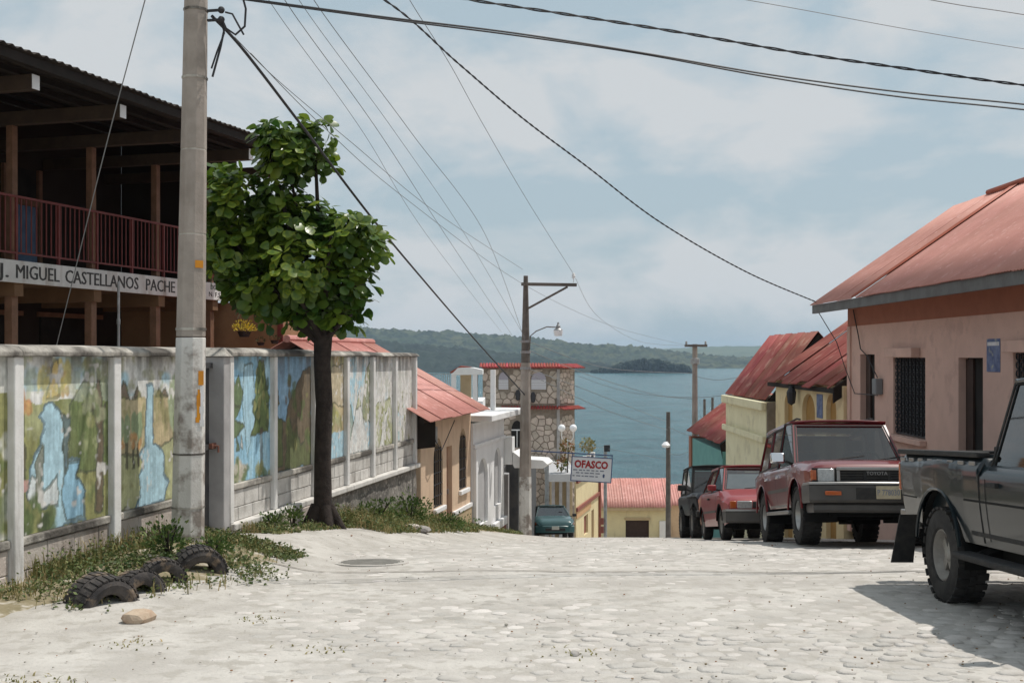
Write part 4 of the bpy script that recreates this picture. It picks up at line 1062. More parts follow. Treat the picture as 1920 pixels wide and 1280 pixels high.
def facade(F, s0, s1, z0, z1, ops, depth, m, parent, n=0.0, name='wall', back=2.0):
    """street wall with real openings (s0,s1,z0,z1,arch height); reveals go back by depth"""
    S = sorted(set([s0, s1]+[o[0] for o in ops]+[o[1] for o in ops])); Z = sorted(set([z0, z1]+[o[2] for o in ops]+[o[3] for o in ops]))
    mb = MB(F)
    for a, b in zip(S[:-1], S[1:]):
        for c, d in zip(Z[:-1], Z[1:]):
            ms, mz = (a+b)/2, (c+d)/2
            if any(o[0] < ms < o[1] and o[2] < mz < o[3] for o in ops): continue
            mb.quad((a,n,c),(b,n,c),(b,n,d),(a,n,d))
    for o in ops:
        a, b, c, d = o[:4]; k = o[4] if len(o) > 4 else 0
        q = n-depth; arc = []
        if k:                                           # pointed or round arch: spandrels
            m_ = (a+b)/2; nn = 7; pointed = len(o) > 5 and o[5]
            for i in range(nn+1):
                t = i/nn
                if pointed: arc.append((a+(m_-a)*(1-math.cos(t*math.pi/2))*.9+(m_-a)*.1*t, d-k+k*math.sin(t*math.pi/2)**1.1))
                else: arc.append((m_-(m_-a)*math.cos(t*math.pi/2), d-k+k*math.sin(t*math.pi/2)))
            arc = arc+[(2*m_-x, z) for x, z in arc[-2::-1]]
            for (xa,za),(xb,zb) in zip(arc[:-1], arc[1:]):
                mb.quad((xa,n,za),(xb,n,zb),(xb,n,d),(xa,n,d)); mb.quad((xa,n,za),(xa,q,za),(xb,q,zb),(xb,n,zb))
            top = d-k
        else:
            top = d; mb.quad((a,n,d),(b,n,d),(b,q,d),(a,q,d))
        mb.quad((a,n,c),(a,q,c),(a,q,top),(a,n,top)); mb.quad((b,n,c),(b,n,top),(b,q,top),(b,q,c)); mb.quad((a,n,c),(b,n,c),(b,q,c),(a,q,c))
    e = .002
    mb.quad((s0,n-back,z0),(s0,n,z0),(s0,n,z1),(s0,n-back,z1)); mb.quad((s1,n,z0),(s1,n-back,z0),(s1,n-back,z1),(s1,n,z1)); mb.quad((s0,n,z1),(s1,n,z1),(s1,n-back,z1),(s0,n-back,z1))
    mb.quad((s0,n-back,z0),(s1,n-back,z0),(s1,n-back,z1),(s0,n-back,z1))
    return mb.build(name, m, parent)
def inset(F, o, n, m, parent, name, depth):
    mb = MB(F); mb.box(o[0]-.05, o[1]+.05, n-depth-.03, n-depth+.001, o[2]-.03, o[3]+.03); return mb.build(name, m, parent)
def bars(F, o, n, parent, m, nv=4, nh=3, r=.010):
    g = MB(F); zt = o[3]-(o[4]*.35 if len(o) > 4 else 0)
    g.box(o[0]+.01, o[1]-.01, n-.02, n-.005, o[2]+.01, o[2]+.03); ob = g.build('window_grille', m, parent)
    for i in range(nv):
        x = o[0]+(o[1]-o[0])*(i+.5)/nv; mb = MB(F); mb.box(x-r, x+r, n-.022, n-.004, o[2]+.032, zt); mb.build('grille_bar', m, ob)
    for i in range(nh):
        z = o[2]+(o[3]-o[2])*(i+1)/(nh+1); mb = MB(F); mb.box(o[0]+.01, o[1]-.01, n-.0035, n+.006, z-r, z+r); mb.build('grille_bar', m, ob)
    return ob

# --- peach house with pointed windows
s0, s1 = 7.98, 12.15
ph = thing('peach_house', 'peach house with pointed grilled windows and a pink tin roof', 'house', wp(9.5, 0, wg(9.5)))
ops = [(9.05,9.74,-2.88,-1.56,.42,True),(11.1,11.76,-2.76,-1.50,.42,True),(10.05,10.50,-3.75,-1.78)]
facade(WF, s0, s1, -4.8, -1.20, ops, .14, M['peach'], ph, back=4.6)
for o in ops[:2]:
    w = inset(WF, o, 0, M['dark'], ph, 'window', .14); bars(WF, o, -.01, w, M['wire'], 5, 5)
    mb = MB(WF); mb.box(o[0]-.06, o[1]+.06, .003, .07, o[2]-.09, o[2]-.003); mb.build('sill', M['whiteplaster'], w, bevel=.01)
d_ = inset(WF, ops[2], 0, M['brickred'], ph, 'door', .10)
mb = MB(WF); mb.box(10.40, 10.43, -.098, -.05, -2.75, -2.65); mb.build('door_handle', M['steel'], d_)
mb = MB(WF); mb.box(s0+.01, 10.04, .002, .03, -4.8, -3.15); mb.build('plinth', M['ochre'], ph)
mb = MB(WF); mb.box(10.51, s1-.01, .002, .03, -4.8, -3.20); mb.build('plinth', M['ochre'], ph)
mb = MB(WF); mb.box(10.51, s1-.01, .0, .05, -3.198, -3.12); mb.build('plinth_moulding', M['whiteplaster'], ph)
mb = MB(WF); mb.box(s0-.10, s0+.22, -.03, .08, -4.8, -1.21); mb.build('corner_pilaster', M['peach'], ph, bevel=.02)
# roof: eave over the street at n=.55, ridge at n=-2.2
RE, RR, ZE, ZR = .42, -2.2, -1.13, .30
x = s0-.75; k = 0
while x < s1-.05:
    e = min(x+.80, s1-.0)
    corr_sheet(WF, x, e+.03, RE, ZE, RR, ZR, .10, .012, M['tinpink'], ph, dz=.014*(k % 2)); corr_sheet(WF, x, e+.03, RR-.0, ZR, RR-2.6, ZE, .10, .012, M['tinpink'], ph, dz=.014*(k % 2)); x = e; k += 1
mb = MB(WF); mb.tube([(s0-.75,RR,ZR+.01),(s1,RR,ZR+.01)], .07, 8); mb.build('ridge_cap', M['tinpink'], ph, smooth=True)
mb = MB(WF); mb.add([(s0-.3,.4,ZE-.02),(s0-.3,RR,ZR-.10),(s0-.3,RR-2.3,ZE-.02),(s0-.3,RR-2.3,-2.2),(s0-.3,.4,-1.6)], [(0,1,2,3,4)]); mb.build('gable', M['timber'], ph)
for nn in (.26, -.7): 
    z = ZE+(RE-nn)*(ZR-ZE)/(RE-RR); mb = MB(WF); mb.box(s0-.7, s1, nn-.04, nn+.04, z-.12, z-.025); mb.build('purlin', M['timber'], ph)
mb = MB(WF); mb.box(8.55,8.75,.002,.16,-1.62,-1.30); mb.build('meter_box', M['steel'], ph, bevel=.01)
mb = MB(WF); mb.tube([(8.35,.1,-1.25),(8.45,.2,-1.55),(8.8,.22,-1.75),(9.3,.2,-1.55),(9.5,.3,-1.22)], .009, 5); mb.build('service_loop', M['wire'], ph)

# --- white house with blind arches and a flat concrete canopy
w0, w1 = 12.16, 15.5
wh = thing('white_house', 'white house with two blind grey arches under a thin concrete canopy', 'house', wp(13.8, 0, wg(13.8)))
ops = [(12.62,13.66,-3.72,-2.26,.45),(14.35,15.15,-3.50,-2.15,.40)]
facade(WF, w0+.01, w1, -5.6, -1.44, ops, .07, M['whiteplaster'], wh, n=.05, back=3.2)
for o in ops: inset(WF, o, .05, M['greyshade'], wh, 'blind_arch', .07)
mb = MB(WF); mb.box(w0+.012, w1, .052, .10, -1.98, -1.90); mb.build('string_course', M['whiteplaster'], wh, bevel=.01)
mb = MB(WF); mb.box(w0+.3, w1+.002, .053, .10, -5.6, -4.05); mb.build('red_plinth', M['brickred'], wh)
mb = MB(WF); mb.box(w0+.012, w0+.18, .051, .12, -5.6, -1.99); mb.build('pilaster', M['whiteplaster'], wh, bevel=.01)
mb = MB(WF); mb.box(14.05, w1+.004, .053, .14, -4.045, -3.85); mb.build('plinth_moulding', M['whiteplaster'], wh, bevel=.02)
mb = MB(WF); mb.box(w0+.02, w1+.75, -2.2, .46, -1.40, -1.27); mb.build('canopy', M['white'], wh, bevel=.012)
mb = MB(WF); mb.box(14.85, 14.96, -.15, -.04, -1.268, -.32); mb.build('column_stub', M['white'], wh, bevel=.008)
mb = MB(WF); mb.box(w1+.02, w1+.35, -.6, .25, -2.62, -1.95); mb.build('canopy_block', M['white'], wh, bevel=.02)
mb = MB(WF); mb.prism([(.26,-2.62),(.26,-2.30),(.5,-2.48),(1.0,-2.50),(1.12,-2.60),(1.0,-2.70),(.3,-2.70)], w1+.02, w1+.9, 'yz'); mb.build('lower_canopy', M['white'], wh, bevel=.01)

# --- dark garage with sliding doors beyond
GF = frame((-.238, 28.4), (.046, 1))
ga = thing('dark_garage', 'dark brown and black garage doors with grey pillar beyond the white house', 'garage', (-.1, 30, gz(-.1, 30)))
M['browndoor'] = mat('dark_brown_door', (0.055,0.03,0.022), (0.04,0.022,0.017), 5, .7)
mb = MB(GF); mb.box(.25, 1.0, -.3, -.02, -6.2, -2.78); mb.build('door_leaf', M['browndoor'], ga)
mb = MB(GF); mb.box(1.02, 1.45, -.25, .10, -6.2, -2.95); mb.build('pillar', M['greyplaster'], ga, bevel=.015)
for k in range(6):
    mb = MB(GF); mb.box(1.5+k*.36, 1.83+k*.36, -.2, -.06, -6.4, -2.9); mb.build('door_board', M['gatesteel'], ga)
mb = MB(GF); mb.box(3.3, 14, -1.4, -1.2, -10, -3.9); mb.build('back_wall', M['schooldark'], ga)
for k in range(10):
    mb = MB(GF); mb.box(3.2+k*1.9, 5.06+k*1.9, .16, .26, -9.5, -2.98-k*.18); mb.build('door_board', M['gatesteel'], ga)
mb = MB(GF); mb.hexa([(3.1,-1.2,-2.82),(3.1,1.0,-2.82),(13,1.0,-3.8),(13,-1.2,-3.8),(3.1,-1.2,-2.72),(3.1,1.0,-2.72),(13,1.0,-3.7),(13,-1.2,-3.7)]); mb.build('roof_slab', M['ochre'], ga, bevel=.01)
mb = MB(GF); mb.box(3.12, 3.19, -.06, .26, -6.5, -2.83); mb.build('end_board', M['gatesteel'], ga)
mb = MB(GF); mb.box(24.0, 24.2, .60, .78, -9.5, -4.6); mb.build('post', M['steel'], ga, bevel=.01)

# --- stone tower
def clip_cell(site, others, poly):
    for o in others:
        mx, mz = (site[0]+o[0])/2, (site[1]+o[1])/2; nx, nz = o[0]-site[0], o[1]-site[1]; out = []
        for i in range(len(poly)):
            a, b = poly[i], poly[(i+1) % len(poly)]
            da = (a[0]-mx)*nx+(a[1]-mz)*nz; db = (b[0]-mx)*nx+(b[1]-mz)*nz
            if da <= 0: out.append(a)
            if (da < 0 < db) or (db < 0 < da):
                t = da/(da-db); out.append((a[0]+(b[0]-a[0])*t, a[1]+(b[1]-a[1])*t))
        poly = out
        if len(poly) < 3: return None
    return poly
def stone_face(F, s0, s1, z0, z1, holes, size, parent, seed, n=0.0):
    q = random.Random(seed); sites = []; z = z0-size/2; r = 0
    while z < z1+size:
        s = s0-size+(r % 2)*size*.5
        while s < s1+size: sites.append((s+q.uniform(-.36,.36)*size, z+q.uniform(-.36,.36)*size*.85)); s += size
        z += size*.85; r += 1
    for i, a in enumerate(sites):
        if not (s0 < a[0] < s1 and z0 < a[1] < z1): continue
        if any(h[0]-.1 < a[0] < h[1]+.1 and h[2]-.1 < a[1] < h[3]+.1 for h in holes): continue
        near = [o for j, o in enumerate(sites) if j != i and abs(o[0]-a[0]) < size*2.4 and abs(o[1]-a[1]) < size*2.4]
        poly = clip_cell(a, near, [(s0,z0),(s1,z0),(s1,z1),(s0,z1)])
        if not poly: continue
        for h in holes:                                  # keep stones off the windows
            cx, cz = (h[0]+h[1])/2, (h[2]+h[3])/2
            poly = [(min(x, h[0]) if h[0] < x < h[1] and h[2] < z_ < h[3] and x < cx else (max(x, h[1]) if h[0] < x < h[1] and h[2] < z_ < h[3] else x), z_) for x, z_ in poly]
        cx = sum(p[0] for p in poly)/len(poly); cz = sum(p[1] for p in poly)/len(poly)
        sh = [(cx+(x-cx)*.92, cz+(z_-cz)*.92) for x, z_ in poly]; t = n+.035+q.uniform(0,.03); k = len(sh)
        mb = MB(F); mb.add([(x, n+.002, z_) for x, z_ in sh]+[(cx+(x-cx)*.91, t, cz+(z_-cz)*.91) for x, z_ in sh], [tuple(range(k,2*k))]+[(i2,(i2+1)%k,(i2+1)%k+k,i2+k) for i2 in range(k)])
        mb.build('stone', M['flag'], parent)
TY = 70.0
def tx(px, d=TY): return (px-960)/2200*d
def tz(py, d=TY): return (HOR-py)/2200*d
TF = frame((tx(905), TY), (1, 0))                     # front face looks at the street up the hill
TW = tx(1046)-tx(905)
CF = frame((tx(1046), TY), (1.0, .95)); CWD = 1.45
tw = thing('stone_tower', 'three storey flagstone building with red tile bands beside the lake', 'building', (0, TY, gz(0, TY)))
zt = tz(690); zm0, zm1 = tz(776), tz(768)
core = [(tx(905),TY),(tx(1046),TY),(tx(1046)+1.45/1.3793,TY+1.45*.95/1.3793),(tx(1046)+1.05,TY+6),(tx(905),TY+6)]
mb = MB(); mb.prism(core, -12.5, zt, 'xy'); mb.build('wall', M['mortar'], tw)
u = [(.95+.0,1.53,tz(730),tz(697)),(2.90,3.78,tz(730),tz(697))]; lowh = [(1.72,2.38,tz(838),tz(788))]
stone_face(TF, .0, TW, zm1+.35, zt-.06, u, .42, tw, 1); stone_face(TF, .0, TW, -9.0, zm0-.05, lowh, .42, tw, 2)
stone_face(CF, .12, CWD-.05, zm1+.35, zt-.06, [], .32, tw, 3); stone_face(CF, .12, CWD-.05, -9.0, zm0-.05, [], .32, tw, 4)
mb = MB(CF); mb.box(-.10, .11, .002, .06, -9, zt-.06); mb.build('corner_strip', M['greyplaster'], tw)
for h in u:
    hw = (h[1]-h[0])/2; cx = (h[0]+h[1])/2; zs_ = h[2]+(h[3]-h[2])*.55
    mb = MB(TF); mb.prism([(cx+hw*math.cos(a*math.pi/10), zs_+(h[3]-zs_)*math.sin(a*math.pi/10)) for a in range(11)], .004, .05); fl = mb.build('fanlight', M['lilac'], tw)
    for k in range(6):
        za = h[2]+(zs_-h[2])*k/6; mb = MB(TF); mb.box(h[0], h[1], .004, .055, za+.01, za+(zs_-h[2])/6-.006); mb.build('shutter_slat', M['shutter'], fl)
h = lowh[0]; hw = (h[1]-h[0])/2; cx = (h[0]+h[1])/2; zs_ = h[2]+(h[3]-h[2])*.65
mb = MB(TF); mb.prism([(h[0],h[2]),(h[1],h[2])]+[(cx+hw*math.cos(a*math.pi/10), zs_+(h[3]-zs_)*math.sin(a*math.pi/10)) for a in range(11)], .004, .03); w = mb.build('arched_window', M['dark'], tw)
mb = MB(TF); mb.box(h[0], h[1], .032, .05, zs_-.04, zs_+.03); mb.box(cx-.02, cx+.02, .032, .045, h[2], zs_-.042); mb.build('mullion', M['whiteplaster'], w)
for sx, zz in ((2.1, tz(741)), (3.0, tz(745))):
    mb = MB(TF); mb.lathe([(0,.35),(.10,.30),(.16,.1),(.12,-.25),(0,-.32)], 8, TF.inverted() @ Matrix.Translation(TF @ Vector((sx,.2,zz)))); mb.build('wall_lantern', M['wire'], tw, smooth=True)
def tile_row(F, s0, s1, z, n0, parent, w=.17, L_=.55, drop=.22):
    k = int((s1-s0)/w)
    pts = [(math.cos(math.pi*i/6), math.sin(math.pi*i/6)) for i in range(7)]
    for i in range(k+1):
        s = s0+(s1-s0)*i/k; mb = MB(F); vs = [(s+c*w*.48, n0, z+drop+sn*w*.5) for c, sn in pts]+[(s+c*w*.52, n0+L_, z+sn*w*.5) for c, sn in pts]
        vs += [(s+c*w*.36, n0, z+drop+sn*w*.36) for c, sn in pts]+[(s+c*w*.40, n0+L_, z+sn*w*.36) for c, sn in pts]
        fs = [(j,j+1,j+8,j+7) for j in range(6)]+[(j+14,j+21,j+22,j+15) for j in range(6)]+[(j+7,j+8,j+22,j+21) for j in range(6)]
        mb.add(vs, fs); mb.build('roof_tile', M['tilered'], parent, fix=False)
tile_row(TF, -.1, TW+.05, zt+.02, -.12, tw); tile_row(CF, .02, CWD+.25, zt-.02, -.12, tw, L_=.7)
tile_row(TF, 1.2, TW+.05, zm1+.02, .0, tw, L_=.42, drop=.16); tile_row(CF, .02, CWD+.25, zm1+.0, .0, tw, L_=.6, drop=.16)
mb = MB(); mb.prism([(x_, y_) for x_, y_ in core], zt+.002, zt+.12, 'xy'); mb.build('roof_slab', M['tilered'], tw)
# balcony on the street corner
mb = MB(); mb.box(tx(1026,62), tx(1080,62), 62, 69.95, tz(903,62), tz(888,62)); mb.build('balcony', M['greyshade'], tw, bevel=.03)
mb = MB(); mb.box(tx(1037,64), tx(1076,64), 65.5, 69.9, -12, tz(905,62)); mb.build('lower_wall', M['ochre'], tw)
for px in (1036, 1050, 1064):
    mb = MB(); mb.box(tx(px,64), tx(px+6,64), 65.2, 65.495, -12, tz(905,62)); mb.build('pilaster', M['greyplaster'], tw, bevel=.02)
# twin-globe lamp on the balcony
lp = Vector((tx(1064,63), 63, tz(888,62)))
la = thing('globe_lamp', 'white twin globe lamp standing on the stone building balcony', 'lamp', lp)
mb = MB(); mb.lathe([(.14,0),(.12,.12),(.05,.2),(.04,1.5),(.07,1.6),(.03,1.75)], 10, Matrix.Translation(lp)); mb.build('post', M['white'], la, smooth=True)
M['globe'] = mat('opal_globe', (0.82,0.82,0.84), None, rough=.3)
for sx in (-.31, .31):
    mb = MB(); mb.tube([lp+Vector((0,0,1.7)), lp+Vector((sx*.6,0,1.62)), lp+Vector((sx,0,1.85)), lp+Vector((sx,0,2.18))], .03, 6); a = mb.build('arm', M['white'], la, smooth=True)
    mb = MB(); mb.ball(lp+Vector((sx,0,2.36)), .2, 14, 10); mb.build('globe', M['globe'], a, smooth=True)
M['bougain'] = mat('bougainvillea', (0.28,0.13,0.05), (0.10,0.14,0.04), 2.5, .8, isl=.4)
for i, (px, py, r_, lab) in enumerate(((1064, 838, .38, 'straggling flowering plant climbing beside the globe lamp'), (1052, 868, .34, 'low flowering pot plant on the stone building balcony'))):
    c = at(px, py, 62.6); t = thing('balcony_plant', lab, 'plant', (c.x, c.y, tz(888,62))); q = random.Random(i+40); mb = MB()
    mb.tube([(c.x, c.y, tz(888,62)), (c.x+.05, c.y, c.z)], .03, 5); mb.build('stem', M['bark'], t)
    mb = MB()
    for k in range(90):
        dv = Vector((q.gauss(0,1), q.gauss(0,1), q.gauss(0,1))).normalized()*r_*q.random()**.5; leaf_quad(mb, c+dv, dv, .17, q, .8)
    mb.build('foliage', M['bougain'], t, fix=False)

# --- white roof terrace with railing, left of the tower
te = thing('white_terrace_house', 'white terrace house with posts, railing and small red gable behind the pink roof', 'house', (-2.9, 52, gz(-2.9, 52)))
D = 52
mb = MB(); mb.box(tx(770,D), tx(905,D), D, D+5, -9.5, tz(752,D)); mb.build('wall', M['whiteplaster'], te)
for px in (846, 886): mb = MB(); mb.box(tx(px,D), tx(px+9,D), D, D+.22, tz(752,D), tz(700,D)); mb.build('post', M['whiteplaster'], te, bevel=.01)
mb = MB(); mb.box(tx(863,D+1), tx(883,D+1), D+1, D+1.6, tz(752,D), tz(698,D)); mb.build('stair_tower', M['ochre'], te, bevel=.01)
mb = MB(); mb.prism([(tx(848,D),tz(700,D)),(tx(858,D),tz(690,D)),(tx(886,D),tz(689,D)),(tx(905,D),tz(693,D)),(tx(905,D),tz(702,D)),(tx(848,D),tz(703,D))], D-.05, D+1.6); mb.build('parapet', M['white'], te, bevel=.01)
mb = MB(); mb.prism([(tx(842,D),tz(698,D)),(tx(862,D),tz(686,D)),(tx(882,D),tz(688,D)),(tx(862,D),tz(689,D)),(tx(845,D),tz(700,D))], D+.3, D+1.9); mb.build('gable_tiles', M['tilered'], te)
mb = MB(); mb.box(tx(775,D), tx(846,D), D+.05, D+.10, tz(700,D)-.03, tz(700,D)); rl2 = mb.build('railing', M['steel'], te)
for k in range(18):
    x_ = tx(775+k*4, D); mb = MB(); mb.box(x_-.012, x_+.012, D+.055, D+.085, tz(752,D), tz(700,D)-.031); mb.build('rail_bar', M['steel'], rl2)
mb = MB(); mb.box(tx(893,D), tx(896,D), D+.3, D+.38, tz(752,D), tz(702,D)); mb.build('door_post', M['dark'], te)

# --- cream and orange house below the tower
A = Vector((tx(1080,73), 73, 0)); B = Vector((tx(1123,82), 82, 0)); du = (B-A); OL = du.length; OF = frame((A.x, A.y), (du.x, du.y))
oc = thing('cream_corner_house', 'cream house with brick red bands stepping down to the lake', 'house', (A.x, A.y, gz(A.x, A.y)))
M['cream'] = mat('cream_plaster', (0.70,0.60,0.37), (0.64,0.54,0.33), 1.5, .9, .1, 20, streak=(0.50,0.33,0.14), sk=.3)
M['apricot'] = mat('apricot_plaster', (0.55,0.33,0.17), (0.50,0.30,0.15), 1.5, .9)
ops = [(3.0,4.6,-11.6,-10.35),(6.0,7.0,-13.2,-10.35)]
facade(OF, 0, OL, -15, -7.7, ops, .15, M['cream'], oc, back=5)
for o in ops: inset(OF, o, 0, M['brickred'], oc, 'window', .15)
mb = MB(OF); mb.box(0, OL, .003, .12, -9.65, -9.42); mb.build('band', M['brickred'], oc)
mb = MB(OF); mb.box(0, OL*.6, .004, .06, -10.1, -9.655); mb.build('apricot_frieze', M['apricot'], oc)
mb = MB(OF); mb.box(0, OL, .003, .14, -7.9, -7.68); mb.build('cornice', M['brickred'], oc)
mb = MB(OF); mb.box(OL-.25, OL+.02, .0, .16, -15, -7.9); mb.build('corner_pilaster', M['brickred'], oc)
for k in range(5):
    s_ = .6+k*1.7; mb = MB(OF); mb.box(s_, s_+.28, -.3, -.02, -7.69, -6.55); mb.build('terrace_post', M['whiteplaster'], oc, bevel=.02)
    if k < 4: mb = MB(OF); mb.box(s_+.29, s_+1.69, -.22, -.12, -7.69, -6.75); mb.build('terrace_panel', M['dark'], oc)
c = OF @ Vector((8.0, -.6, -6.1)); t = thing('terrace_plant', 'yellow green potted shrub on the cream house terrace', 'plant', (c.x, c.y, -7.69)); q = random.Random(77); mb = MB()
mb.lathe([(0,-7.69),(.25,-7.69),(.32,-7.1),(.28,-7.05)], 10, Matrix.Translation((c.x, c.y, 0))); mb.build('pot', M['brickred'], t)
mb = MB()
for k in range(160):
    dv = Vector((q.gauss(0,1), q.gauss(0,1), q.gauss(0,1))).normalized()*.45*q.random()**.5; leaf_quad(mb, c+dv, dv, .22, q, .6)
mb.build('foliage', M['grass'], t, fix=False)

# --- yellow house with pink roof at the foot of the street
D = 90
yh = thing('yellow_house', 'pale yellow house with pink tin roof and dark garage door at the lakeside', 'house', ((tx(1130,D)+tx(1265,D))/2, D, gz(9, D)))
YF = frame((tx(1118,D), D), (1, 0)); WY = tx(1258,D)-tx(1118,D)
def ys_(px): return tx(px,D)-tx(1118,D)
ops = [(ys_(1173), ys_(1217), -15.5, tz(975,D))]
M['yellow'] = mat('pale_yellow_plaster', (0.74,0.66,0.42), (0.68,0.60,0.38), 1, .9, .1, 15, streak=(0.42,0.36,0.22), sk=.25)
facade(YF, 0, WY, -15.6, tz(948,D), ops, .2, M['yellow'], yh, back=5.5)
dd = inset(YF, ops[0], 0, M['browndoor'], yh, 'garage_door', .2)
mb = MB(YF); mb.box(ys_(1171), ys_(1219), .003, .10, tz(974,D), tz(970,D)); mb.build('lintel', M['ochre'], dd)
mb = MB(YF); mb.box(ys_(1236), ys_(1252), .003, .25, -15.6, tz(976,D)); mb.build('pillar', M['whiteplaster'], yh)
ze, zr = tz(951,D-.5), tz(896,D+2.8)
x = -.4; k = 0
while x < WY-.05:
    e = min(x+.82, WY); corr_sheet(YF, x, e+.03, .5, ze, -2.8, zr, .22, .02, M['tinpink'], yh, dz=.015*(k % 2)); corr_sheet(YF, x, e+.03, -2.8, zr, -6.0, ze, .22, .02, M['tinpink'], yh, dz=.015*(k % 2)); x = e; k += 1
mb = MB(YF); mb.box(-.4, WY, .40, .47, ze-.24, ze-.03); mb.build('eave_board', M['ochre'], yh)
mb = MB(YF); mb.add([(WY+.001,.3,ze-.02),(WY+.001,-2.8,zr-.05),(WY+.001,-5.9,ze-.02)], [(0,1,2)]); mb.build('gable', M['timber'], yh)
h2 = thing('pink_roof_house', 'pink roofed shed beside the yellow house', 'house', (tx(1275,D), D+3, gz(12.8, D+3)))
mb = MB(); mb.box(tx(1256,D)+.3, tx(1300,D), D+2, D+7, -18, tz(952,D)); mb.build('wall', M['peach'], h2)
HF = frame((tx(1256,D)+.35, D+2), (1,0))
for k in range(3): corr_sheet(HF, k*.8-.1, k*.8+.73, .4, tz(952,D), -2.2, tz(908,D+4), .22, .02, M['tinpink'], h2, dz=.015*(k % 2)); corr_sheet(HF, k*.8-.1, k*.8+.73, -2.2, tz(908,D+4), -5, tz(952,D), .22, .02, M['tinpink'], h2, dz=.015*(k % 2))
# slim pole with meter boxes before the yellow house
p = Vector((tx(1135,52), 52, 0)); p.z = gz(p.x, p.y)
mp_ = thing('meter_pole', 'thin grey pole with red meter boxes near the cream house', 'pole', p)
mb = MB(); mb.tube([p-Vector((0,0,.3)), (p.x, p.y, tz(836,52))], .075, 8); mb.build('shaft', M['steel'], mp_, smooth=True)
mb = MB(); mb.box(p.x-.06, p.x+.2, p.y-.1, p.y+.1, tz(846,52), tz(834,52)); mb.build('top_bracket', M['wire'], mp_)
for k, (a, b_) in enumerate(((970,982),(986,998))): mb = MB(); mb.box(p.x-.26, p.x-.08, p.y-.18, p.y-.02, tz(b_,52), tz(a,52)); mb.build('meter_box', M['brickred'], mp_, bevel=.01)

# ================================================================== right side
RX = 7.0
M['pinkwall'] = mat('pink_plaster', (0.66,0.45,0.375), (0.60,0.41,0.34), 2, .9, .12, 30, spots=(0.55,0.37,0.31), spk=.25, spsc=2.5)
M['redband'] = mat('brick_red_band', (0.36,0.145,0.09), (0.32,0.13,0.08), 3, .9)
M['fascia'] = mat('grey_fascia_tin', (0.13,0.13,0.125), (0.09,0.088,0.083), 3, .6, .2, 20)
M['tinsalmon'] = mat('salmon_roof_tin', (0.57,0.265,0.215), (0.50,0.22,0.175), 1.3, .6, .08, 20, rnd=.05, spots=(0.62,0.33,0.28), spk=.15, spsc=6)
M['tinstrip'] = mat('orange_red_tin', (0.40,0.105,0.055), (0.34,0.085,0.045), 3, .6)
RF = frame((RX, 24.4), (0, -1))                      # local x runs towards the viewer; outward must point to the street (-X)
RF = Matrix(((0,-1,0,RX),(-1,0,0,24.4),(0,0,1,0),(0,0,0,1)))
def rs(px, X=RX): return 24.4-X*2200/(px-960)
pk = thing('pink_house', 'long pink house with barred windows under a big salmon tin roof', 'house', (RX+1, 19, gz(RX+1, 19)))
ops = [(rs(1613), rs(1640), -3.4, .04), (rs(1675), rs(1735), -1.42, -.02), (rs(1797), rs(1843), -2.9, -.02), (rs(1900), rs(1985), -1.3, .05)]
facade(RF, 0, 16, -3.6, .98, ops, .15, M['pinkwall'], pk, back=5)
for i, o in enumerate(ops):
    w = inset(RF, o, 0, M['dark'], pk, 'window' if i in (1, 3) else 'doorway', .15)
    if i in (1, 3):
        g_ = MB(RF); g_.box(o[0]+.02, o[1]-.02, -.06, -.045, o[2]+.02, o[2]+.05); gg = g_.build('window_grille', M['wire'], w)
        nv = 9
        for k in range(nv):
            x_ = o[0]+(o[1]-o[0])*(k+.5)/nv; mb = MB(RF); mb.box(x_-.012, x_+.012, -.062, -.04, o[2]+.051, o[3]-.01); mb.build('grille_bar', M['wire'], gg)
        mb = MB(RF)
        for k in range(nv):
            for j in range(11):
                x_ = o[0]+(o[1]-o[0])*(k+.5)/nv; z_ = o[2]+.1+(o[3]-o[2]-.15)*j/10; mb.lathe([(.042,-.008),(.056,-.008),(.056,.008),(.042,.008)], 8, Matrix.Translation((x_,-.03,z_)) @ Matrix.Rotation(math.pi/2, 4, 'X'), close=True)
        tag(mb.build('grille_scrolls', M['wire'], gg), kind='stuff')
        mb = MB(RF); mb.box(o[0]-.04, o[1]-.25 if i == 1 else o[1], .002, .16, o[3]+.005, o[3]+.17); mb.build('lintel', M['pinkwall'], w, bevel=.01)
        mb = MB(RF); mb.box(o[0]-.06, o[1]+.06, .002, .12, o[2]-.10, o[2]-.004); mb.build('sill', M['pinkwall'], w, bevel=.01)
    else:
        mb = MB(RF); mb.box(o[0]+.02, o[0]+.30, -.145, -.11, o[2], o[3]-.02); mb.build('door_leaf', M['browndoor'], w)
mb = MB(RF); mb.box(0, 16, .002, .02, .62, .985); mb.build('frieze', M['redband'], pk)
mb = MB(RF); mb.box(-.003, .20, .0, .035, -3.6, .615); mb.build('corner_strip', M['redband2'] if 'redband2' in M else M['pinkwall'], pk)
mb = MB(RF); mb.box(rs(1648), rs(1656), .002, .14, -.72, -.42); mtr = mb.build('meter', M['wiregrey'], pk, bevel=.02)
mb = MB(RF); mb.tube([(.5,.05,.95),(.9,.06,.4),(1.0,.05,.15),(1.45,.05,-.0),(rs(1651),.06,-.40)], .012, 6); mb.build('meter_cable', M['wire'], mtr, smooth=True)
mb = MB(RF); mb.tube([(-.1,.6,.92),(.0,.25,.3),(.05,.10,-.2),(.6,.05,-.75),(rs(1651),.05,-.74)], .010, 6); mb.build('service_cable', M['wire'], mtr, smooth=True)
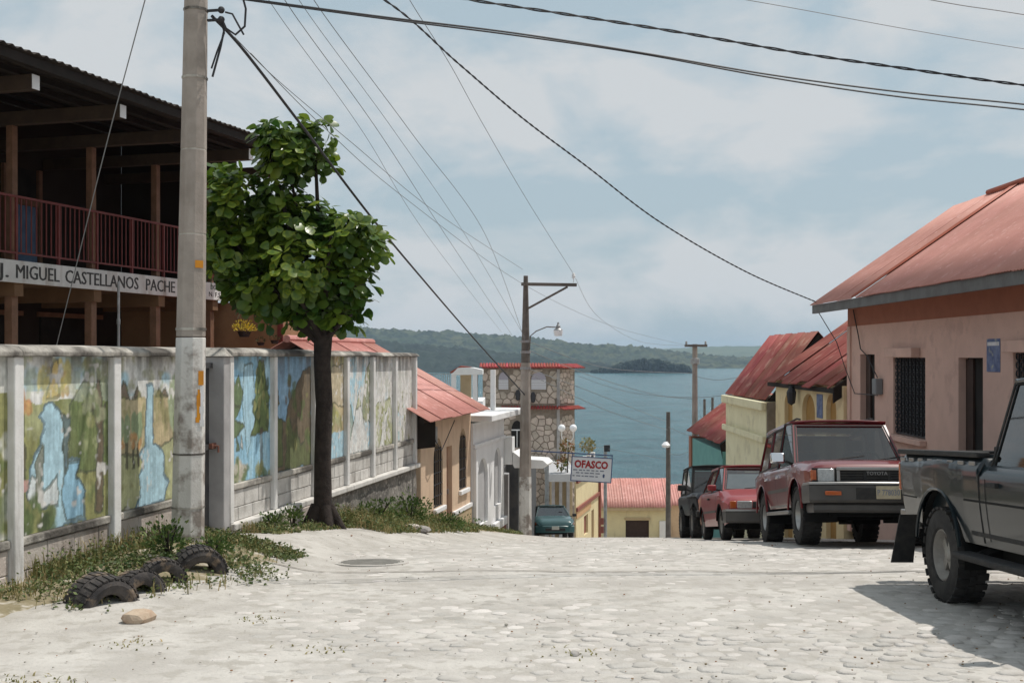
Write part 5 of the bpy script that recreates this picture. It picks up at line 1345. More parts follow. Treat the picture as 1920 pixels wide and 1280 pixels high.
# poster
M['posterb'] = mat('poster_blue', (0.07,0.10,0.22), (0.16,0.20,0.34), 6, .6, spots=(0.35,0.36,0.30), spk=.15, spsc=9); 
a, b_ = rs(1851), rs(1876)
po = thing('wall_poster', 'blue and white paper poster pasted on the pink wall', 'poster', RF @ Vector(((a+b_)/2, 0, -.2)))
mb = MB(RF); mb.box(a, b_, .002, .008, tz(697,17.1), tz(635,17.1)); mb.build('sheet', M['posterb'], po)
mb = MB(RF); mb.box(a+.03, b_-.03, .0085, .011, tz(648,17.1), tz(641,17.1)); mb.build('title_strip', M['paper'], po)
# roof
EX, RGX, ZE, ZR = .70, -2.34, 1.08, 3.18             # local y: eave and ridge
x = -.42; k = 0
edges = [-.42, .58, 1.58, 2.58, 2.86]
while edges[-1] < 16.2: edges.append(edges[-1]+.84)
for k, (a, b_) in enumerate(zip(edges[:-1], edges[1:])):
    m_ = M['tinstrip'] if k == 3 else M['tinsalmon']; dz = .03 if k == 3 else .008*(k % 2)
    corr_sheet(RF, a, b_+.03, EX, ZE, RGX, ZR, .09 if k != 3 else .07, .010, m_, pk, dz=dz); 
    corr_sheet(RF, a, b_+.03, RGX, ZR, -5.6, ZE, .09, .010, M['tinsalmon'], pk, dz=.008*(k % 2))
mb = MB(RF); mb.box(-.40, 16, EX-.10, EX-.045, .90, 1.075); mb.build('fascia', M['fascia'], pk)
mb = MB(RF); mb.box(-.40, 16, .022, EX-.101, .988, 1.02); mb.build('soffit', M['wood'], pk)
mb = MB(RF); mb.box(.002, .10, -4.9, -.01, .99, 1.0); mb.build('wall_plate', M['timber'], pk)
mb = MB(RF); mb.add([(.004,-.02,.98),(.004,RGX,ZR-.06),(.004,-4.98,.98)], [(0,1,2)]); mb.build('gable', M['pinkwall'], pk)
mb = MB(RF); mb.tube([(1.4,RGX,ZR+.03),(16,RGX,ZR+.03)], .06, 8); mb.build('ridge_cap', M['tinstrip'], pk, smooth=True)

# --- yellow house with three arches
M['yellow2'] = mat('butter_plaster', (0.74,0.60,0.36), (0.68,0.55,0.32), 1.6, .9, .12, 25, spots=(0.60,0.47,0.28), spk=.3, spsc=1.8)
M['ochredeep'] = mat('deep_ochre', (0.40,0.23,0.07), (0.36,0.20,0.06), 3, .9)
YX = 6.9; Y2 = Matrix(((0,-1,0,YX),(-1,0,0,30.7),(0,0,1,0),(0,0,0,1)))
def y2(px): return 30.7-YX*2200/(px-960)
ah = thing('arched_house', 'butter yellow house with ochre arches under a rust red tin roof', 'house', (YX+.5, 27.5, gz(YX+.5, 27.5)))
ops = [(y2(1471), y2(1486), -4.6, tz(737,29.3), .3), (y2(1504), y2(1528), -4.4, tz(737,27.6), .42), (y2(1549), y2(1568), -4.2, tz(737,25.8), .38)]
facade(Y2, 0, 6.28, -5.6, -.62, ops, .10, M['yellow2'], ah, back=5)
for o in ops: inset(Y2, o, 0, M['ochredeep'], ah, 'blind_arch', .10)
mb = MB(Y2); mb.lathe([(0,.22),(.05,.2),(.12,.05),(.09,-.2),(0,-.26)], 8, Matrix.Translation((y2(1498),.18,tz(740,28)))); mb.tube([(y2(1498),0,tz(728,28)),(y2(1498),.18,tz(728,28)),(y2(1498),.18,tz(734,28))], .02, 5); mb.build('wall_lantern', M['wire'], ah)
mb = MB(Y2); mb.box(y2(1532), y2(1543), .002, .012, tz(782,26.6), tz(738,26.6)); mb.build('wall_notice', M['posterb'], ah)
x = -.5; k = 0
while x < 6.0:
    e = min(x+.72, 6.05); corr_sheet(Y2, x, e+.05, .20+.08*math.sin(k*2.3), -.64-.05*math.sin(k*2.3), -2.6, 1.36, .12, .016, M['tinred'], ah, dz=.02*(k % 2)+.01*math.sin(k*1.7)); corr_sheet(Y2, x, e+.05, -2.6, 1.42, -5.6, -.7, .12, .016, M['tinred'], ah, dz=.02*(k % 2)); x = e; k += 1
mb = MB(Y2); mb.box(-.4, 6.0, .05, .13, -.78, -.68); mb.build('eave_beam', M['timber'], ah)
mb = MB(Y2); mb.add([(6.10,.18,-.66),(6.10,-2.6,1.30),(6.10,-2.6,.88),(6.10,.18,-.98),(6.16,.18,-.66),(6.16,-2.6,1.30),(6.16,-2.6,.88),(6.16,.18,-.98)],[(0,1,2,3),(7,6,5,4),(0,4,5,1),(3,2,6,7),(0,3,7,4)]); mb.build('bargeboard', M['timber'], ah)

# --- cream parapet house
CX = 6.8; F3 = Matrix(((0,-1,0,CX),(-1,0,0,37.3),(0,0,1,0),(0,0,0,1)))
ch = thing('cream_parapet_house', 'cream house with moulded parapet bands under a steep rust red roof', 'house', (CX+.5, 34.5, gz(CX+.5, 34.5)))
M['cream2'] = mat('cream_wall', (0.76,0.70,0.48), (0.70,0.64,0.43), 1.5, .9, .1, 20, spots=(0.62,0.56,0.38), spk=.3, spsc=1.8)
def y3(px): return 37.3-CX*2200/(px-960)
ops = [(y3(1371), y3(1378), -4.7, -3.75), (y3(1388), y3(1396), -4.6, -3.85)]
facade(F3, 0, 5.9, -8, -1.22, ops, .2, M['cream2'], ch, back=5)
for o in ops: inset(F3, o, 0, M['dark'], ch, 'window', .2)
mb = MB(F3); mb.box(-.1, 5.96, .003, .14, -1.46, -1.22); mb.build('cornice', M['cream2'], ch, bevel=.03)
mb = MB(F3); mb.box(-.1, 5.96, .003, .12, -2.32, -2.14); mb.build('string_course', M['cream2'], ch, bevel=.03)
mb = MB(F3); mb.box(5.905, 5.95, -4.8, -.02, -8, -1.23); mb.build('side_wall', M['mortar'], ch)
x = -.15; k = 0
while x < 5.7:
    e = min(x+.74, 5.9); corr_sheet(F3, x, e+.04, .0, -1.18, -1.42, .66, .12, .014, M['tinred'], ch, dz=.018*(k % 2)); corr_sheet(F3, x, e+.04, -1.42, .66, -3.0, -1.18, .12, .014, M['tinred'], ch, dz=.018*(k % 2)); x = e; k += 1
mb = MB(F3); mb.add([(5.80,-.05,-1.2),(5.80,-1.42,.60),(5.80,-2.9,-1.2)],[(0,1,2)]); mb.build('gable', M['timber'], ch)
# --- teal house
T4 = Matrix(((0,-1,0,6.75),(-1,0,0,44.5),(0,0,1,0),(0,0,0,1)))
th = thing('teal_house', 'teal walled house with orange red tin roof below the cream house', 'house', (7.2, 41, gz(7.2, 41)))
M['teal'] = mat('teal_plaster', (0.16,0.36,0.33), (0.13,0.31,0.29), 2, .9)
facade(T4, .6, 6.9, -9.5, -3.05, [(5.0,5.8,-5.6,-4.2)], .15, M['teal'], th, back=4)
inset(T4, (5.0,5.8,-5.6,-4.2), 0, M['dark'], th, 'window', .15)
mb = MB(T4); mb.box(.1, .598, -.5, .06, -9.5, -3.0); mb.build('corner_pier', M['redband'], th)
x = -.1; k = 0
while x < 6.8:
    e = min(x+.74, 6.9); corr_sheet(T4, x, e+.04, .12, -2.80, -1.9, -1.25, .13, .016, M['tinred'], th, dz=.018*(k % 2)); corr_sheet(T4, x, e+.04, -1.9, -1.25, -4.2, -2.9, .13, .016, M['tinred'], th, dz=.018*(k % 2)); x = e; k += 1
mb = MB(T4); mb.add([(6.86,.08,-2.84),(6.86,-1.9,-1.30),(6.86,-1.9,-2.2),(6.86,.0,-3.3)],[(0,1,2,3)]); mb.build('gable', M['timber'], th)
# ================================================================== vehicles
M['maroon'] = mat('maroon_paint', (0.155,0.007,0.012), (0.135,0.006,0.010), 2, .35, coat=.75, spec=.3)
M['redcar'] = mat('faded_red_paint', (0.29,0.028,0.03), (0.25,0.024,0.026), 2, .42, coat=.45, spec=.35)
M['tealdark'] = mat('dark_teal_paint', (0.010,0.017,0.021), (0.008,0.014,0.018), 2, .35, coat=.50, spec=.2)
M['blackcar'] = mat('black_car_paint', (0.010,0.011,0.016), (0.014,0.015,0.02), 2, .4, coat=.2, spec=.3)
M['greencar'] = mat('sea_green_paint', (0.035,0.095,0.10), (0.03,0.08,0.085), 2, .3, coat=.5)
M['greybumper'] = mat('grey_bumper', (0.055,0.052,0.05), (0.07,0.066,0.062), 4, .5)
M['silvertrim'] = mat('silver_trim', (0.36,0.35,0.34), (0.30,0.29,0.28), 4, .35, metal=.7)
M['tyre'] = mat('tyre_rubber', (0.020,0.019,0.019), (0.045,0.042,0.04), 8, .85, .3, 40)
M['rim'] = mat('alloy_rim', (0.42,0.41,0.40), (0.34,0.33,0.31), 8, .35, metal=.7)
M['rimdull'] = mat('dusty_steel_rim', (0.34,0.32,0.29), (0.26,0.24,0.22), 8, .6, metal=.2)
M['lamp'] = mat('headlamp_glass', (0.40,0.41,0.41), (0.30,0.31,0.31), 30, .12, spec=.8, coat=1)
M['amber'] = mat('amber_lens', (0.45,0.10,0.02), (0.36,0.08,0.02), 20, .2, coat=1)
M['platey'] = mat('plate_yellowish', (0.42,0.37,0.26), (0.36,0.31,0.22), 12, .6)
M['platew'] = mat('plate_white', (0.50,0.49,0.44), (0.44,0.43,0.4), 12, .6)
M['seat'] = mat('seat_cloth', (0.06,0.055,0.055), (0.09,0.08,0.08), 6, .9)
M['gap'] = mat('panel_gap', (0.006,0.006,0.006), None, rough=.9)
M['shade'] = mat('foil_sun_shade', (0.62,0.68,0.74), (0.50,0.58,0.66), 4, .5)
M['canvas'] = mat('black_canvas', (0.022,0.022,0.024), (0.035,0.034,0.034), 5, .9, .2, 30)

def lerp_tab(tab, x):
    return float(np.interp(x, [p[0] for p in tab], [p[1] for p in tab]))
class Car:
    def __init__(s, name, label, cat, loc, rz, pitch, **k):
        s.__dict__.update(k)
        s.t = thing(name, label, cat, loc, (0, -pitch, rz)); s.half = None
    def bottom(s, x):
        z = lerp_tab(s.sill, x)
        for xw in (s.xf, s.xr):
            d = abs(x-xw)
            if d < s.Ra: z = max(z, s.R+s.lift+math.sqrt(s.Ra**2-d*d)*s.ash)
        return z
    def sec(s, x):
        w = lerp_tab(s.hw, x); zb = s.bottom(x); zs = lerp_tab(s.sh, x); zt = lerp_tab(s.top, x); zb = min(zb, zs-.04)
        h = zs-zb; zr = lerp_tab(s.sill, x); H = zs-zr
        def sy(z):                                        # side curvature by absolute height
            t = (z-zr)/H; return w*(.955+.05*math.sin(min(1,max(0,t))*2.0)) if t < .9 else w*.99
        P = [(sy(zb+h*f), zb+h*f) for f in (0,.18,.36,.54,.72,.86)]
        P += [(w*.978, zs-.045), (w*.945, zs-.010)]
        bd = s.bed and s.bed[0] <= x <= s.bed[1]
        if bd: P += [(w*.93, zs), (w*.89, zs-.002), (w*.885, s.bedz), (w*.3, s.bedz), (0, s.bedz)]
        else: P += [(w*.90, zs+(zt-zs)*.45), (w*.78, zs+(zt-zs)*.78), (w*.55, zs+(zt-zs)*.93), (w*.28, zt-.002), (0, zt)]
        return P
    def side_y(s, x, z):
        P = s.sec(x)[:8]; return float(np.interp(z, [p[1] for p in P], [p[0] for p in P]))
    def body(s, m, name='body'):
        xs = set(np.linspace(s.x0, s.x1, 64).tolist())
        for xw in (s.xf, s.xr):
            for a in np.linspace(0, math.pi, 15): xs.add(xw+s.Ra*math.cos(a)*.9999)
        for tab in (s.sh, s.top, s.hw): xs |= {p[0] for p in tab if s.x0 <= p[0] <= s.x1}
        if s.bed: xs |= {s.bed[0], s.bed[1], s.bed[0]-.004, s.bed[1]+.004}
        xs = sorted(x for x in xs if s.x0 <= x <= s.x1); k = []
        for x in xs:
            if not k or x-k[-1] > .0035: k.append(x)
        xs = k; S = [s.sec(x) for x in xs]; n = len(S[0]); vs = []; fs = []
        for x, P in zip(xs, S):
            for y, z in P: vs.append((x, -y, z))
            for y, z in P[-2::-1]: vs.append((x, y, z))
        nn = 2*n-1
        for i in range(len(xs)-1):
            for j in range(nn-1): fs.append((i*nn+j, i*nn+j+1, (i+1)*nn+j+1, (i+1)*nn+j))
        fs.append(tuple(range(nn))); fs.append(tuple(range((len(xs)-1)*nn, len(xs)*nn)))
        mb = MB(); mb.add(vs, fs)
        s.b = mb.build(name, m, s.t, smooth=True, local=True, angle=48)
        # liners and chassis
        for xw in (s.xf, s.xr):
            for sd in (-1, 1):
                mb = MB()
                w = lerp_tab(s.hw, xw)*.94; arc = [(xw+s.Ra*math.cos(a), s.R+s.lift+s.Ra*s.ash*math.sin(a)) for a in np.linspace(-.25, math.pi+.25, 16)]
                for (xa,za),(xb,zb) in zip(arc[:-1], arc[1:]): mb.quad((xa,sd*w,za),(xb,sd*w,zb),(xb,sd*w*.5,zb),(xa,sd*w*.5,za))
                mb.add([(xa,sd*w*.5,za) for xa,za in arc], [tuple(range(len(arc)))])
                mb.build('wheel_well', M['gap'], s.t, local=True, fix=False)
        mb = MB(); w = lerp_tab(s.hw, 0)*.62; mb.box(s.x0+.25, s.x1-.30, -w, w, s.gc, lerp_tab(s.sill,0)+.12); mb.build('chassis', M['gap'], s.t, local=True)
        for xw in (s.xf, s.xr): mb = MB(); mb.tube([(xw,-s.tr+.1,s.R),(xw,s.tr-.1,s.R)], .05, 8); mb.build('axle', M['gap'], s.t, local=True)
    def wheels(s, rim, knobs=0, spokes=6, which=None):
        for xw in (s.xf, s.xr):
            for sd in (-1, 1):
                R, W = s.R, s.W; h = W/2; ri = R*s.rimf
                Mx = Matrix.Translation((xw, sd*(s.tr-h), R)) @ Matrix.Rotation(-sd*math.pi/2, 4, 'X')   # local +z points outward
                mb = MB(); mb.lathe([(ri,-h*.8),(ri+.01,-h*.95),(R*.86,-h),(R*.965,-h*.86),(R,-h*.6),(R,h*.6),(R*.965,h*.86),(R*.86,h),(ri+.012,h*.95),(ri,h*.8)], 36, Mx, close=True)
                if knobs:
                    mb.M = Mx
                    for i in range(knobs):
                        for o, z0, z1 in ((0,h*.25,h*.98),(.5,-h*.98,-h*.25),(.25,-h*.2,h*.2)):
                            a = 2*math.pi*(i+o)/knobs; c, sn = math.cos(a), math.sin(a); w = R*math.pi/knobs*.62; r0, r1 = R*.97, R*1.022
                            mb.hexa([(c*r0+sn*w,sn*r0-c*w,z0),(c*r0-sn*w,sn*r0+c*w,z0),(c*r0-sn*w,sn*r0+c*w,z1),(c*r0+sn*w,sn*r0-c*w,z1),(c*r1+sn*w,sn*r1-c*w,z0),(c*r1-sn*w,sn*r1+c*w,z0),(c*r1-sn*w,sn*r1+c*w,z1),(c*r1+sn*w,sn*r1-c*w,z1)])
                    mb.M = None
                wh_ = mb.build('wheel', M['tyre'], s.t, smooth=True, local=True, angle=40)
                mb = MB(); mb.lathe([(ri*1.0,h*.82),(ri*.95,h*.86),(ri*.90,h*.70),(ri*.86,h*.30),(ri*.80,h*.16)], 28, Mx); mb.lathe([(ri,-h*.8),(ri*.97,h*.8)], 28, Mx)
                mb.build('rim', rim, wh_, smooth=True, local=True)
                mb = MB(); mb.lathe([(0,h*.06),(ri*.82,h*.10)], 28, Mx); mb.build('brake_disc', M['gap'], wh_, local=True)
                mb = MB(Mx)
                for i in range(spokes):
                    a = 2*math.pi*i/spokes; c, sn = math.cos(a), math.sin(a); w0, w1 = ri*.16, ri*.20
                    ro_, r_i = ri*.90, ri*.2; mb.hexa([(c*r_i+sn*w0,sn*r_i-c*w0,h*.15),(c*r_i-sn*w0,sn*r_i+c*w0,h*.15),(c*ro_-sn*w1,sn*ro_+c*w1,h*.15),(c*ro_+sn*w1,sn*ro_-c*w1,h*.15),(c*r_i+sn*w0,sn*r_i-c*w0,h*.45),(c*r_i-sn*w0,sn*r_i+c*w0,h*.45),(c*ro_-sn*w1,sn*ro_+c*w1,h*.32),(c*ro_+sn*w1,sn*ro_-c*w1,h*.32)])
                mb.lathe([(0,h*.60),(ri*.16,h*.58),(ri*.26,h*.46),(ri*.30,h*.2)], 16); mb.build('hub', rim, wh_, local=True)
        for xw in (s.xf, s.xr):
            for sd in (-1, 1):
                w = lerp_tab(s.hw, xw)*.985; mb = MB(); mb.tube([(xw+s.Ra*math.cos(a), sd*w, s.R+s.lift+s.Ra*s.ash*math.sin(a)) for a in np.linspace(.12, math.pi-.12, 14)], .016, 6); mb.build('wheel_arch', s.archm, s.t, local=True, smooth=True)
    def cabin(s, m, cols, belt, roof, wb, wr, crown=.04, glass='glass', inset_=.045, panes=None, roofm=None, cabname='cab_frame', thick=.03):
        """cols: [(x at belt, x at roof)] from front to back"""
        bm = bmesh.new(); n = len(cols)
        V = {}
        for i, (xb, xt) in enumerate(cols):
            bz = belt(xb) if callable(belt) else belt
            for sd in (-1, 1):
                k_ = .94 if i == 0 else (.95 if i == n-1 else 1.0)
                V[i,sd,0] = bm.verts.new((xb, sd*wb*k_, bz)); V[i,sd,1] = bm.verts.new((xt, sd*wr*(.96 if i in (0,n-1) else 1), roof-(.02 if i in (0,n-1) else 0)))
        win = []
        for sd in (-1, 1):
            for i in range(n-1):
                f = bm.faces.new([V[i,sd,0], V[i+1,sd,0], V[i+1,sd,1], V[i,sd,1]]); win.append((f, 'side_window', i))
        win.append((bm.faces.new([V[0,-1,0], V[0,-1,1], V[0,1,1], V[0,1,0]]), 'windscreen', 0))
        win.append((bm.faces.new([V[n-1,-1,0], V[n-1,1,0], V[n-1,1,1], V[n-1,-1,1]]), 'rear_window', 0))
        inner = []
        for f, nm, i in win:
            bmesh.ops.inset_individual(bm, faces=[f], thickness=inset_ if nm == 'side_window' else inset_*1.15, use_even_offset=True)
            inner.append((nm, [v.co.copy() for v in f.verts])); 
        bmesh.ops.delete(bm, geom=[f for f, _, _ in win], context='FACES')
        bmesh.ops.recalc_face_normals(bm, faces=bm.faces)
        me = bpy.data.meshes.new(cabname); bm.to_mesh(me); bm.free(); me.materials.append(m)
        o = put(cabname, me, s.t, True)
        sl = o.modifiers.new('thick', 'SOLIDIFY'); sl.thickness = thick; sl.offset = 0
        b = o.modifiers.new('bevel', 'BEVEL'); b.width = .013; b.segments = 3; b.limit_method = 'ANGLE'
        s.cab = o
        for nm, co in inner:
            c = sum(co, Vector())/4; co = [c+(p-c)*1.03 for p in co]
            mb = MB(); mb.add(co, [(0,1,2,3)]); mb.build(nm, M[glass if nm != 'rear_window' else 'glassd'], o, local=True, fix=False)
            nrm = (co[1]-co[0]).cross(co[2]-co[1]).normalized()
            if nrm.dot(c-Vector((0,0,roof-.4))) < 0: nrm = -nrm
            ring = MB()                                  # rubber seal
            for a, b_ in zip(co, co[1:]+co[:1]): ring.bar(a+nrm*.012, b_+nrm*.012, .022, .012, up=nrm)
            ring.build('window_seal', M['black'], o, local=True)
        # roof panel with crown
        xa, xb_ = cols[0][1]+.02, cols[-1][1]-.02; vs = []; fs = []; nx, ny = 10, 10
        for j in range(ny+1):
            for i in range(nx+1):
                u, v = i/nx, j/ny*2-1; e = 1-max(0, abs(u*2-1)-.75)/.25; x = xa+(xb_-xa)*u
                w = wr*(1.01-.03*(abs(u*2-1)**4)); z = roof-.012+crown*(1-abs(v)**2.6)*(1-abs(u*2-1)**4*.6)
                vs.append((x, v*w, z))
        for j in range(ny):
            for i in range(nx): fs.append((j*(nx+1)+i, j*(nx+1)+i+1, (j+1)*(nx+1)+i+1, (j+1)*(nx+1)+i))
        mb = MB(); mb.add(vs, fs); r = mb.build('roof', roofm or m, s.t, smooth=True, local=True, fix=False)
        sl = r.modifiers.new('thick', 'SOLIDIFY'); sl.thickness = .035; sl.offset = -1
        # seats, steering wheel, dashboard
        bz = belt(0) if callable(belt) else belt
        xd = cols[0][0]-.35
        for sd in (-1, 1):
            mb = MB(); xs_ = cols[0][1]-.55; mb.hexa([(xs_-.02,sd*wb*.45-.22,bz-.02),(xs_+.10,sd*wb*.45-.22,bz-.02),(xs_+.10,sd*wb*.45+.22,bz-.02),(xs_-.02,sd*wb*.45+.22,bz-.02),(xs_-.10,sd*wb*.45-.17,bz+.26),(xs_-.02,sd*wb*.45-.17,bz+.26),(xs_-.02,sd*wb*.45+.17,bz+.26),(xs_-.10,sd*wb*.45+.17,bz+.26)])
            mb.box(xs_-.11, xs_-.03, sd*wb*.45-.12, sd*wb*.45+.12, bz+.28, bz+.44); mb.build('seat', M['seat'], s.t, bevel=.03, local=True)
        Mx = Matrix.Translation((xd-.08, wb*.45, bz+.06)) @ Matrix.Rotation(-1.15, 4, 'Y')
        mb = MB(); mb.lathe([(.17+.014*math.cos(a), .014*math.sin(a)) for a in np.linspace(0, 2*math.pi, 8)[:-1]], 22, Mx, close=True); mb.build('steering_wheel', M['black'], s.t, smooth=True, local=True)
    def seam(s, x, z0, z1, dx=0.0, w=.005):
        for sd in (-1, 1):
            mb = MB(); zs_ = np.linspace(z0, z1, 8); pts = [(x+dx*(z-z0)/(z1-z0), sd*(s.side_y(x, z)+.0025), z) for z in zs_]
            for a, b_ in zip(pts[:-1], pts[1:]): mb.quad((a[0]-w,a[1],a[2]),(a[0]+w,a[1],a[2]),(b_[0]+w,b_[1],b_[2]),(b_[0]-w,b_[1],b_[2]))
            mb.build('door_seam', M['gap'], s.b, local=True, fix=False)
    def hseam(s, z, xa, xb_, m, h=.02, out=.008, name='side_moulding'):
        for sd in (-1, 1):
            mb = MB(); n = 14; pts = [xa+(xb_-xa)*i/n for i in range(n+1)]
            for a, b_ in zip(pts[:-1], pts[1:]):
                ya, yb = s.side_y(a, z), s.side_y(b_, z)
                mb.hexa([(a,sd*(ya-.02),z-h),(b_,sd*(yb-.02),z-h),(b_,sd*(yb+out),z-h),(a,sd*(ya+out),z-h),(a,sd*(ya-.02),z+h),(b_,sd*(yb-.02),z+h),(b_,sd*(yb+out),z+h),(a,sd*(ya+out),z+h)])
            mb.build(name, m, s.t, local=True)
    def handle(s, x, z, m):
        for sd in (-1, 1):
            y = s.side_y(x, z); mb = MB(); mb.box(x-.08, x+.08, sd*y-.004, sd*y+sd*.03 if sd > 0 else sd*y+.004, z-.018, z+.018) if sd > 0 else mb.box(x-.08, x+.08, -y-.03, -y+.004, z-.018, z+.018); mb.build('door_handle', m, s.t, bevel=.006, local=True)
    def mirror(s, x, y, z, m, w=.20, h=.14, stalk=True):
        for sd in (-1, 1):
            mb = MB(); mb.box(x-.04, x+.045, sd*y-w/2, sd*y+w/2, z-h/2, z+h/2); o = mb.build('wing_mirror', m, s.t, bevel=.028, seg=3, local=True, smooth=True)
            mb = MB(); mb.bar((x, sd*(y-w*.55), z-h*.3), (x-.03, sd*(y-w*.5-.10), z-h*.5), .03, .03); mb.build('mirror_arm', M['black'], o, local=True)
            mb = MB(); mb.box(x-.046, x-.041, sd*y-w*.42, sd*y+w*.42, z-h*.4, z+h*.4); mb.build('mirror_glass', M['chrome'], o, local=True)
    def part(s, name, m, *box, bevel=.01, parent=None, smooth=False):
        mb = MB(); mb.box(*box); return mb.build(name, m, parent or s.t, bevel=bevel, local=True, smooth=smooth)
    def curved_bumper(s, x, z0, z1, w, m, name='bumper', bulge=.10, depth=.14, sgn=1, wrap=.45):
        mb = MB(); n = 16; vs = []
        ys = np.linspace(-w, w, n+1)
        def xo(y): return x-sgn*bulge*(abs(y)/w)**2.6
        path = [(xo(y), y) for y in ys]; path = [(path[0][0]-sgn*wrap, -w-.005)]+path+[(path[-1][0]-sgn*wrap, w+.005)]
        prof = [(0,z0+.02),(.03,z0),(.06,z0)]
        P = []
        for (a, y) in path: P.append([(a-sgn*.03, y*.985, z0),(a, y, z0+.03),(a, y, z1-.03),(a-sgn*.03, y*.985, z1),(a-sgn*depth, y*.93, z1),(a-sgn*depth, y*.93, z0)])
        k = 6; vs = [p for r in P for p in r]; fs = []
        for i in range(len(P)-1):
            for j in range(k): fs.append((i*k+j, i*k+(j+1)%k, (i+1)*k+(j+1)%k, (i+1)*k+j))
        fs += [tuple(range(k)), tuple(range((len(P)-1)*k, len(P)*k))]
        mb.add(vs, fs); return mb.build(name, m, s.t, local=True, smooth=True, angle=40)
    def text(s, body, size, x, y0, z, width, m, parent):
        # lettering on the front: reads left to right for someone facing the car (towards +y)
        Mx = Matrix(((0,0,1,x),(1,0,0,y0),(0,1,0,z),(0,0,0,1)))
        cu = text_obj(body, size, Mx, m, parent, width=width); return cu

HEAD = -math.pi/2
M['signblue'] = mat('sign_frame_blue', (0.04,0.07,0.17), (0.06,0.10,0.22), 6, .6); M['signface'] = mat('sign_face', (0.70,0.72,0.76), (0.66,0.68,0.72), 3, .6); M['signred'] = mat('sign_red', (0.34,0.02,0.025), None, rough=.6); M['signtxt'] = mat('sign_small_text', (0.16,0.18,0.24), None, rough=.7)
# ------------------------------------------------------------------ maroon off-roader
loc = (4.66, 16.72, gz(4.66, 16.72))
c = Car('off_road_car', 'maroon four wheel drive with chrome mirrors parked before the pink house', 'car', loc, HEAD-.045, .148,
        x0=-2.22, x1=2.14, xf=1.30, xr=-1.32, R=.372, W=.255, tr=.835, rimf=.53, Ra=.475, ash=1.0, lift=.03, gc=.36, bed=None, archm=M['maroon'],
        sill=[(-2.3,.62),(-1.9,.52),(-.8,.49),(.8,.49),(1.7,.54),(2.2,.58)],
        sh=[(-2.22,1.03),(-2.1,1.07),(-.2,1.085),(.72,1.07),(1.3,1.035),(1.98,.99),(2.08,.965),(2.14,.90)],
        top=[(-2.22,1.04),(-2.1,1.08),(.70,1.09),(.80,1.13),(1.3,1.115),(1.95,1.06),(2.08,1.01),(2.14,.92)],
        hw=[(-2.22,.78),(-2.1,.825),(-1.95,.838),(-1.75,.855),(-1.55,.868),(-1.3,.872),(-1.05,.866),(-.85,.850),(-.65,.840),(.6,.838),(.78,.845),(.95,.860),(1.1,.868),(1.3,.872),(1.5,.868),(1.7,.858),(1.9,.848),(2.08,.815),(2.14,.785)])
c.body(M['maroon']); c.wheels(M['rim'], knobs=30, spokes=6)
c.cabin(M['maroon'], [(.78,.20),(-.16,-.18),(-1.02,-1.02),(-2.12,-1.88)], 1.06, 1.70, .795, .675, crown=.055)
for x_, z0 in ((.66,.53),(-.20,.53)): c.seam(x_, z0, 1.05)
c.seam(-.90, .85, 1.05); c.hseam(.74, -.82, .80, M['greybumper'], .022); c.hseam(.535, -.78, .76, M['silvertrim'], .03, .0, 'sill_reflection')  # grey sill strip imitates the ground mirrored in the lower side
c.handle(.02, .93, M['chrome']); c.handle(-.84, .93, M['chrome']); c.mirror(.62, .95, 1.17, M['chrome'], .20, .15)
for sd in (-1, 1): c.part('step_bar', M['silvertrim'], -.85, .85, sd*.80-.07, sd*.80+.07, .40, .45)
c.curved_bumper(2.34, .52, .76, .86, M['greybumper'], bulge=.09, depth=.22); c.curved_bumper(2.352, .735, .775, .862, M['silvertrim'], 'bumper_trim', .09, .10, wrap=.40)
c.curved_bumper(2.28, .40, .518, .80, M['greybumper'], 'valance', bulge=.09, depth=.2)
gr_ = c.part('grille_panel', M['black'], 2.138, 2.165, -.80, .80, .765, .955, bevel=.004)
for b_ in ((2.166,2.20,-.50,.50,.925,.965),(2.166,2.20,-.50,.50,.765,.785),(2.166,2.20,-.50,-.455,.786,.924),(2.166,2.20,.455,.50,.786,.924)): c.part('grille_frame', M['silvertrim'], *b_, parent=gr_, bevel=.008)
for k in range(4): c.part('grille_bar', M['greybumper'], 2.166, 2.185, -.454, .454, .795+k*.033, .803+k*.033, parent=gr_, bevel=.002)
for y_ in (-.15, .15): c.part('grille_upright', M['black'], 2.186, 2.19, y_-.02, y_+.02, .79, .92, parent=gr_, bevel=0)
c.text('TOYOTA', .062, 2.191, -.13, .868, .26, M['silvertrim'], gr_)
for sd in (-1, 1):
    h_ = c.part('headlight', M['lamp'], 2.166, 2.195, sd*.63-.105, sd*.63+.105, .775, .945, bevel=.02, smooth=True)
    c.part('headlight_bezel', M['black'], 2.160, 2.172, sd*.63-.118, sd*.63+.118, .767, .953, parent=h_)
    c.part('turn_signal', M['amber'], 2.05, 2.168, sd*.775-.04, sd*.775+.045, .79, .94, bevel=.02, smooth=True)
    c.part('bumper_lamp', M['amber'], 2.30, 2.345, sd*.58-.10, sd*.58+.10, .61, .66, bevel=.008)
c.part('bumper_intake', M['black'], 2.30, 2.346, -.30, .30, .56, .70, bevel=.004)
pl = c.part('licence_plate', M['platey'], 2.347, 2.355, -.06, .24, .565, .725, bevel=.004); c.text('P 778030', .10, 2.3565, -.045, .61, .27, M['signtxt'], pl)
for y_ in (-.30, .28): mb = MB(); mb.tube([(.84,y_,1.13),(.78,y_+.15,1.15),(.70,y_+.52,1.20)], .009, 5); mb.build('wiper', M['black'], c.t, local=True)
for sd in (-1, 1): mb = MB(); mb.tube([(.1,sd*.52,1.76),(-.1,sd*.52,1.79),(-1.5,sd*.52,1.79),(-1.7,sd*.52,1.75)], .014, 6); mb.build('roof_rail', M['black'], c.t, local=True)

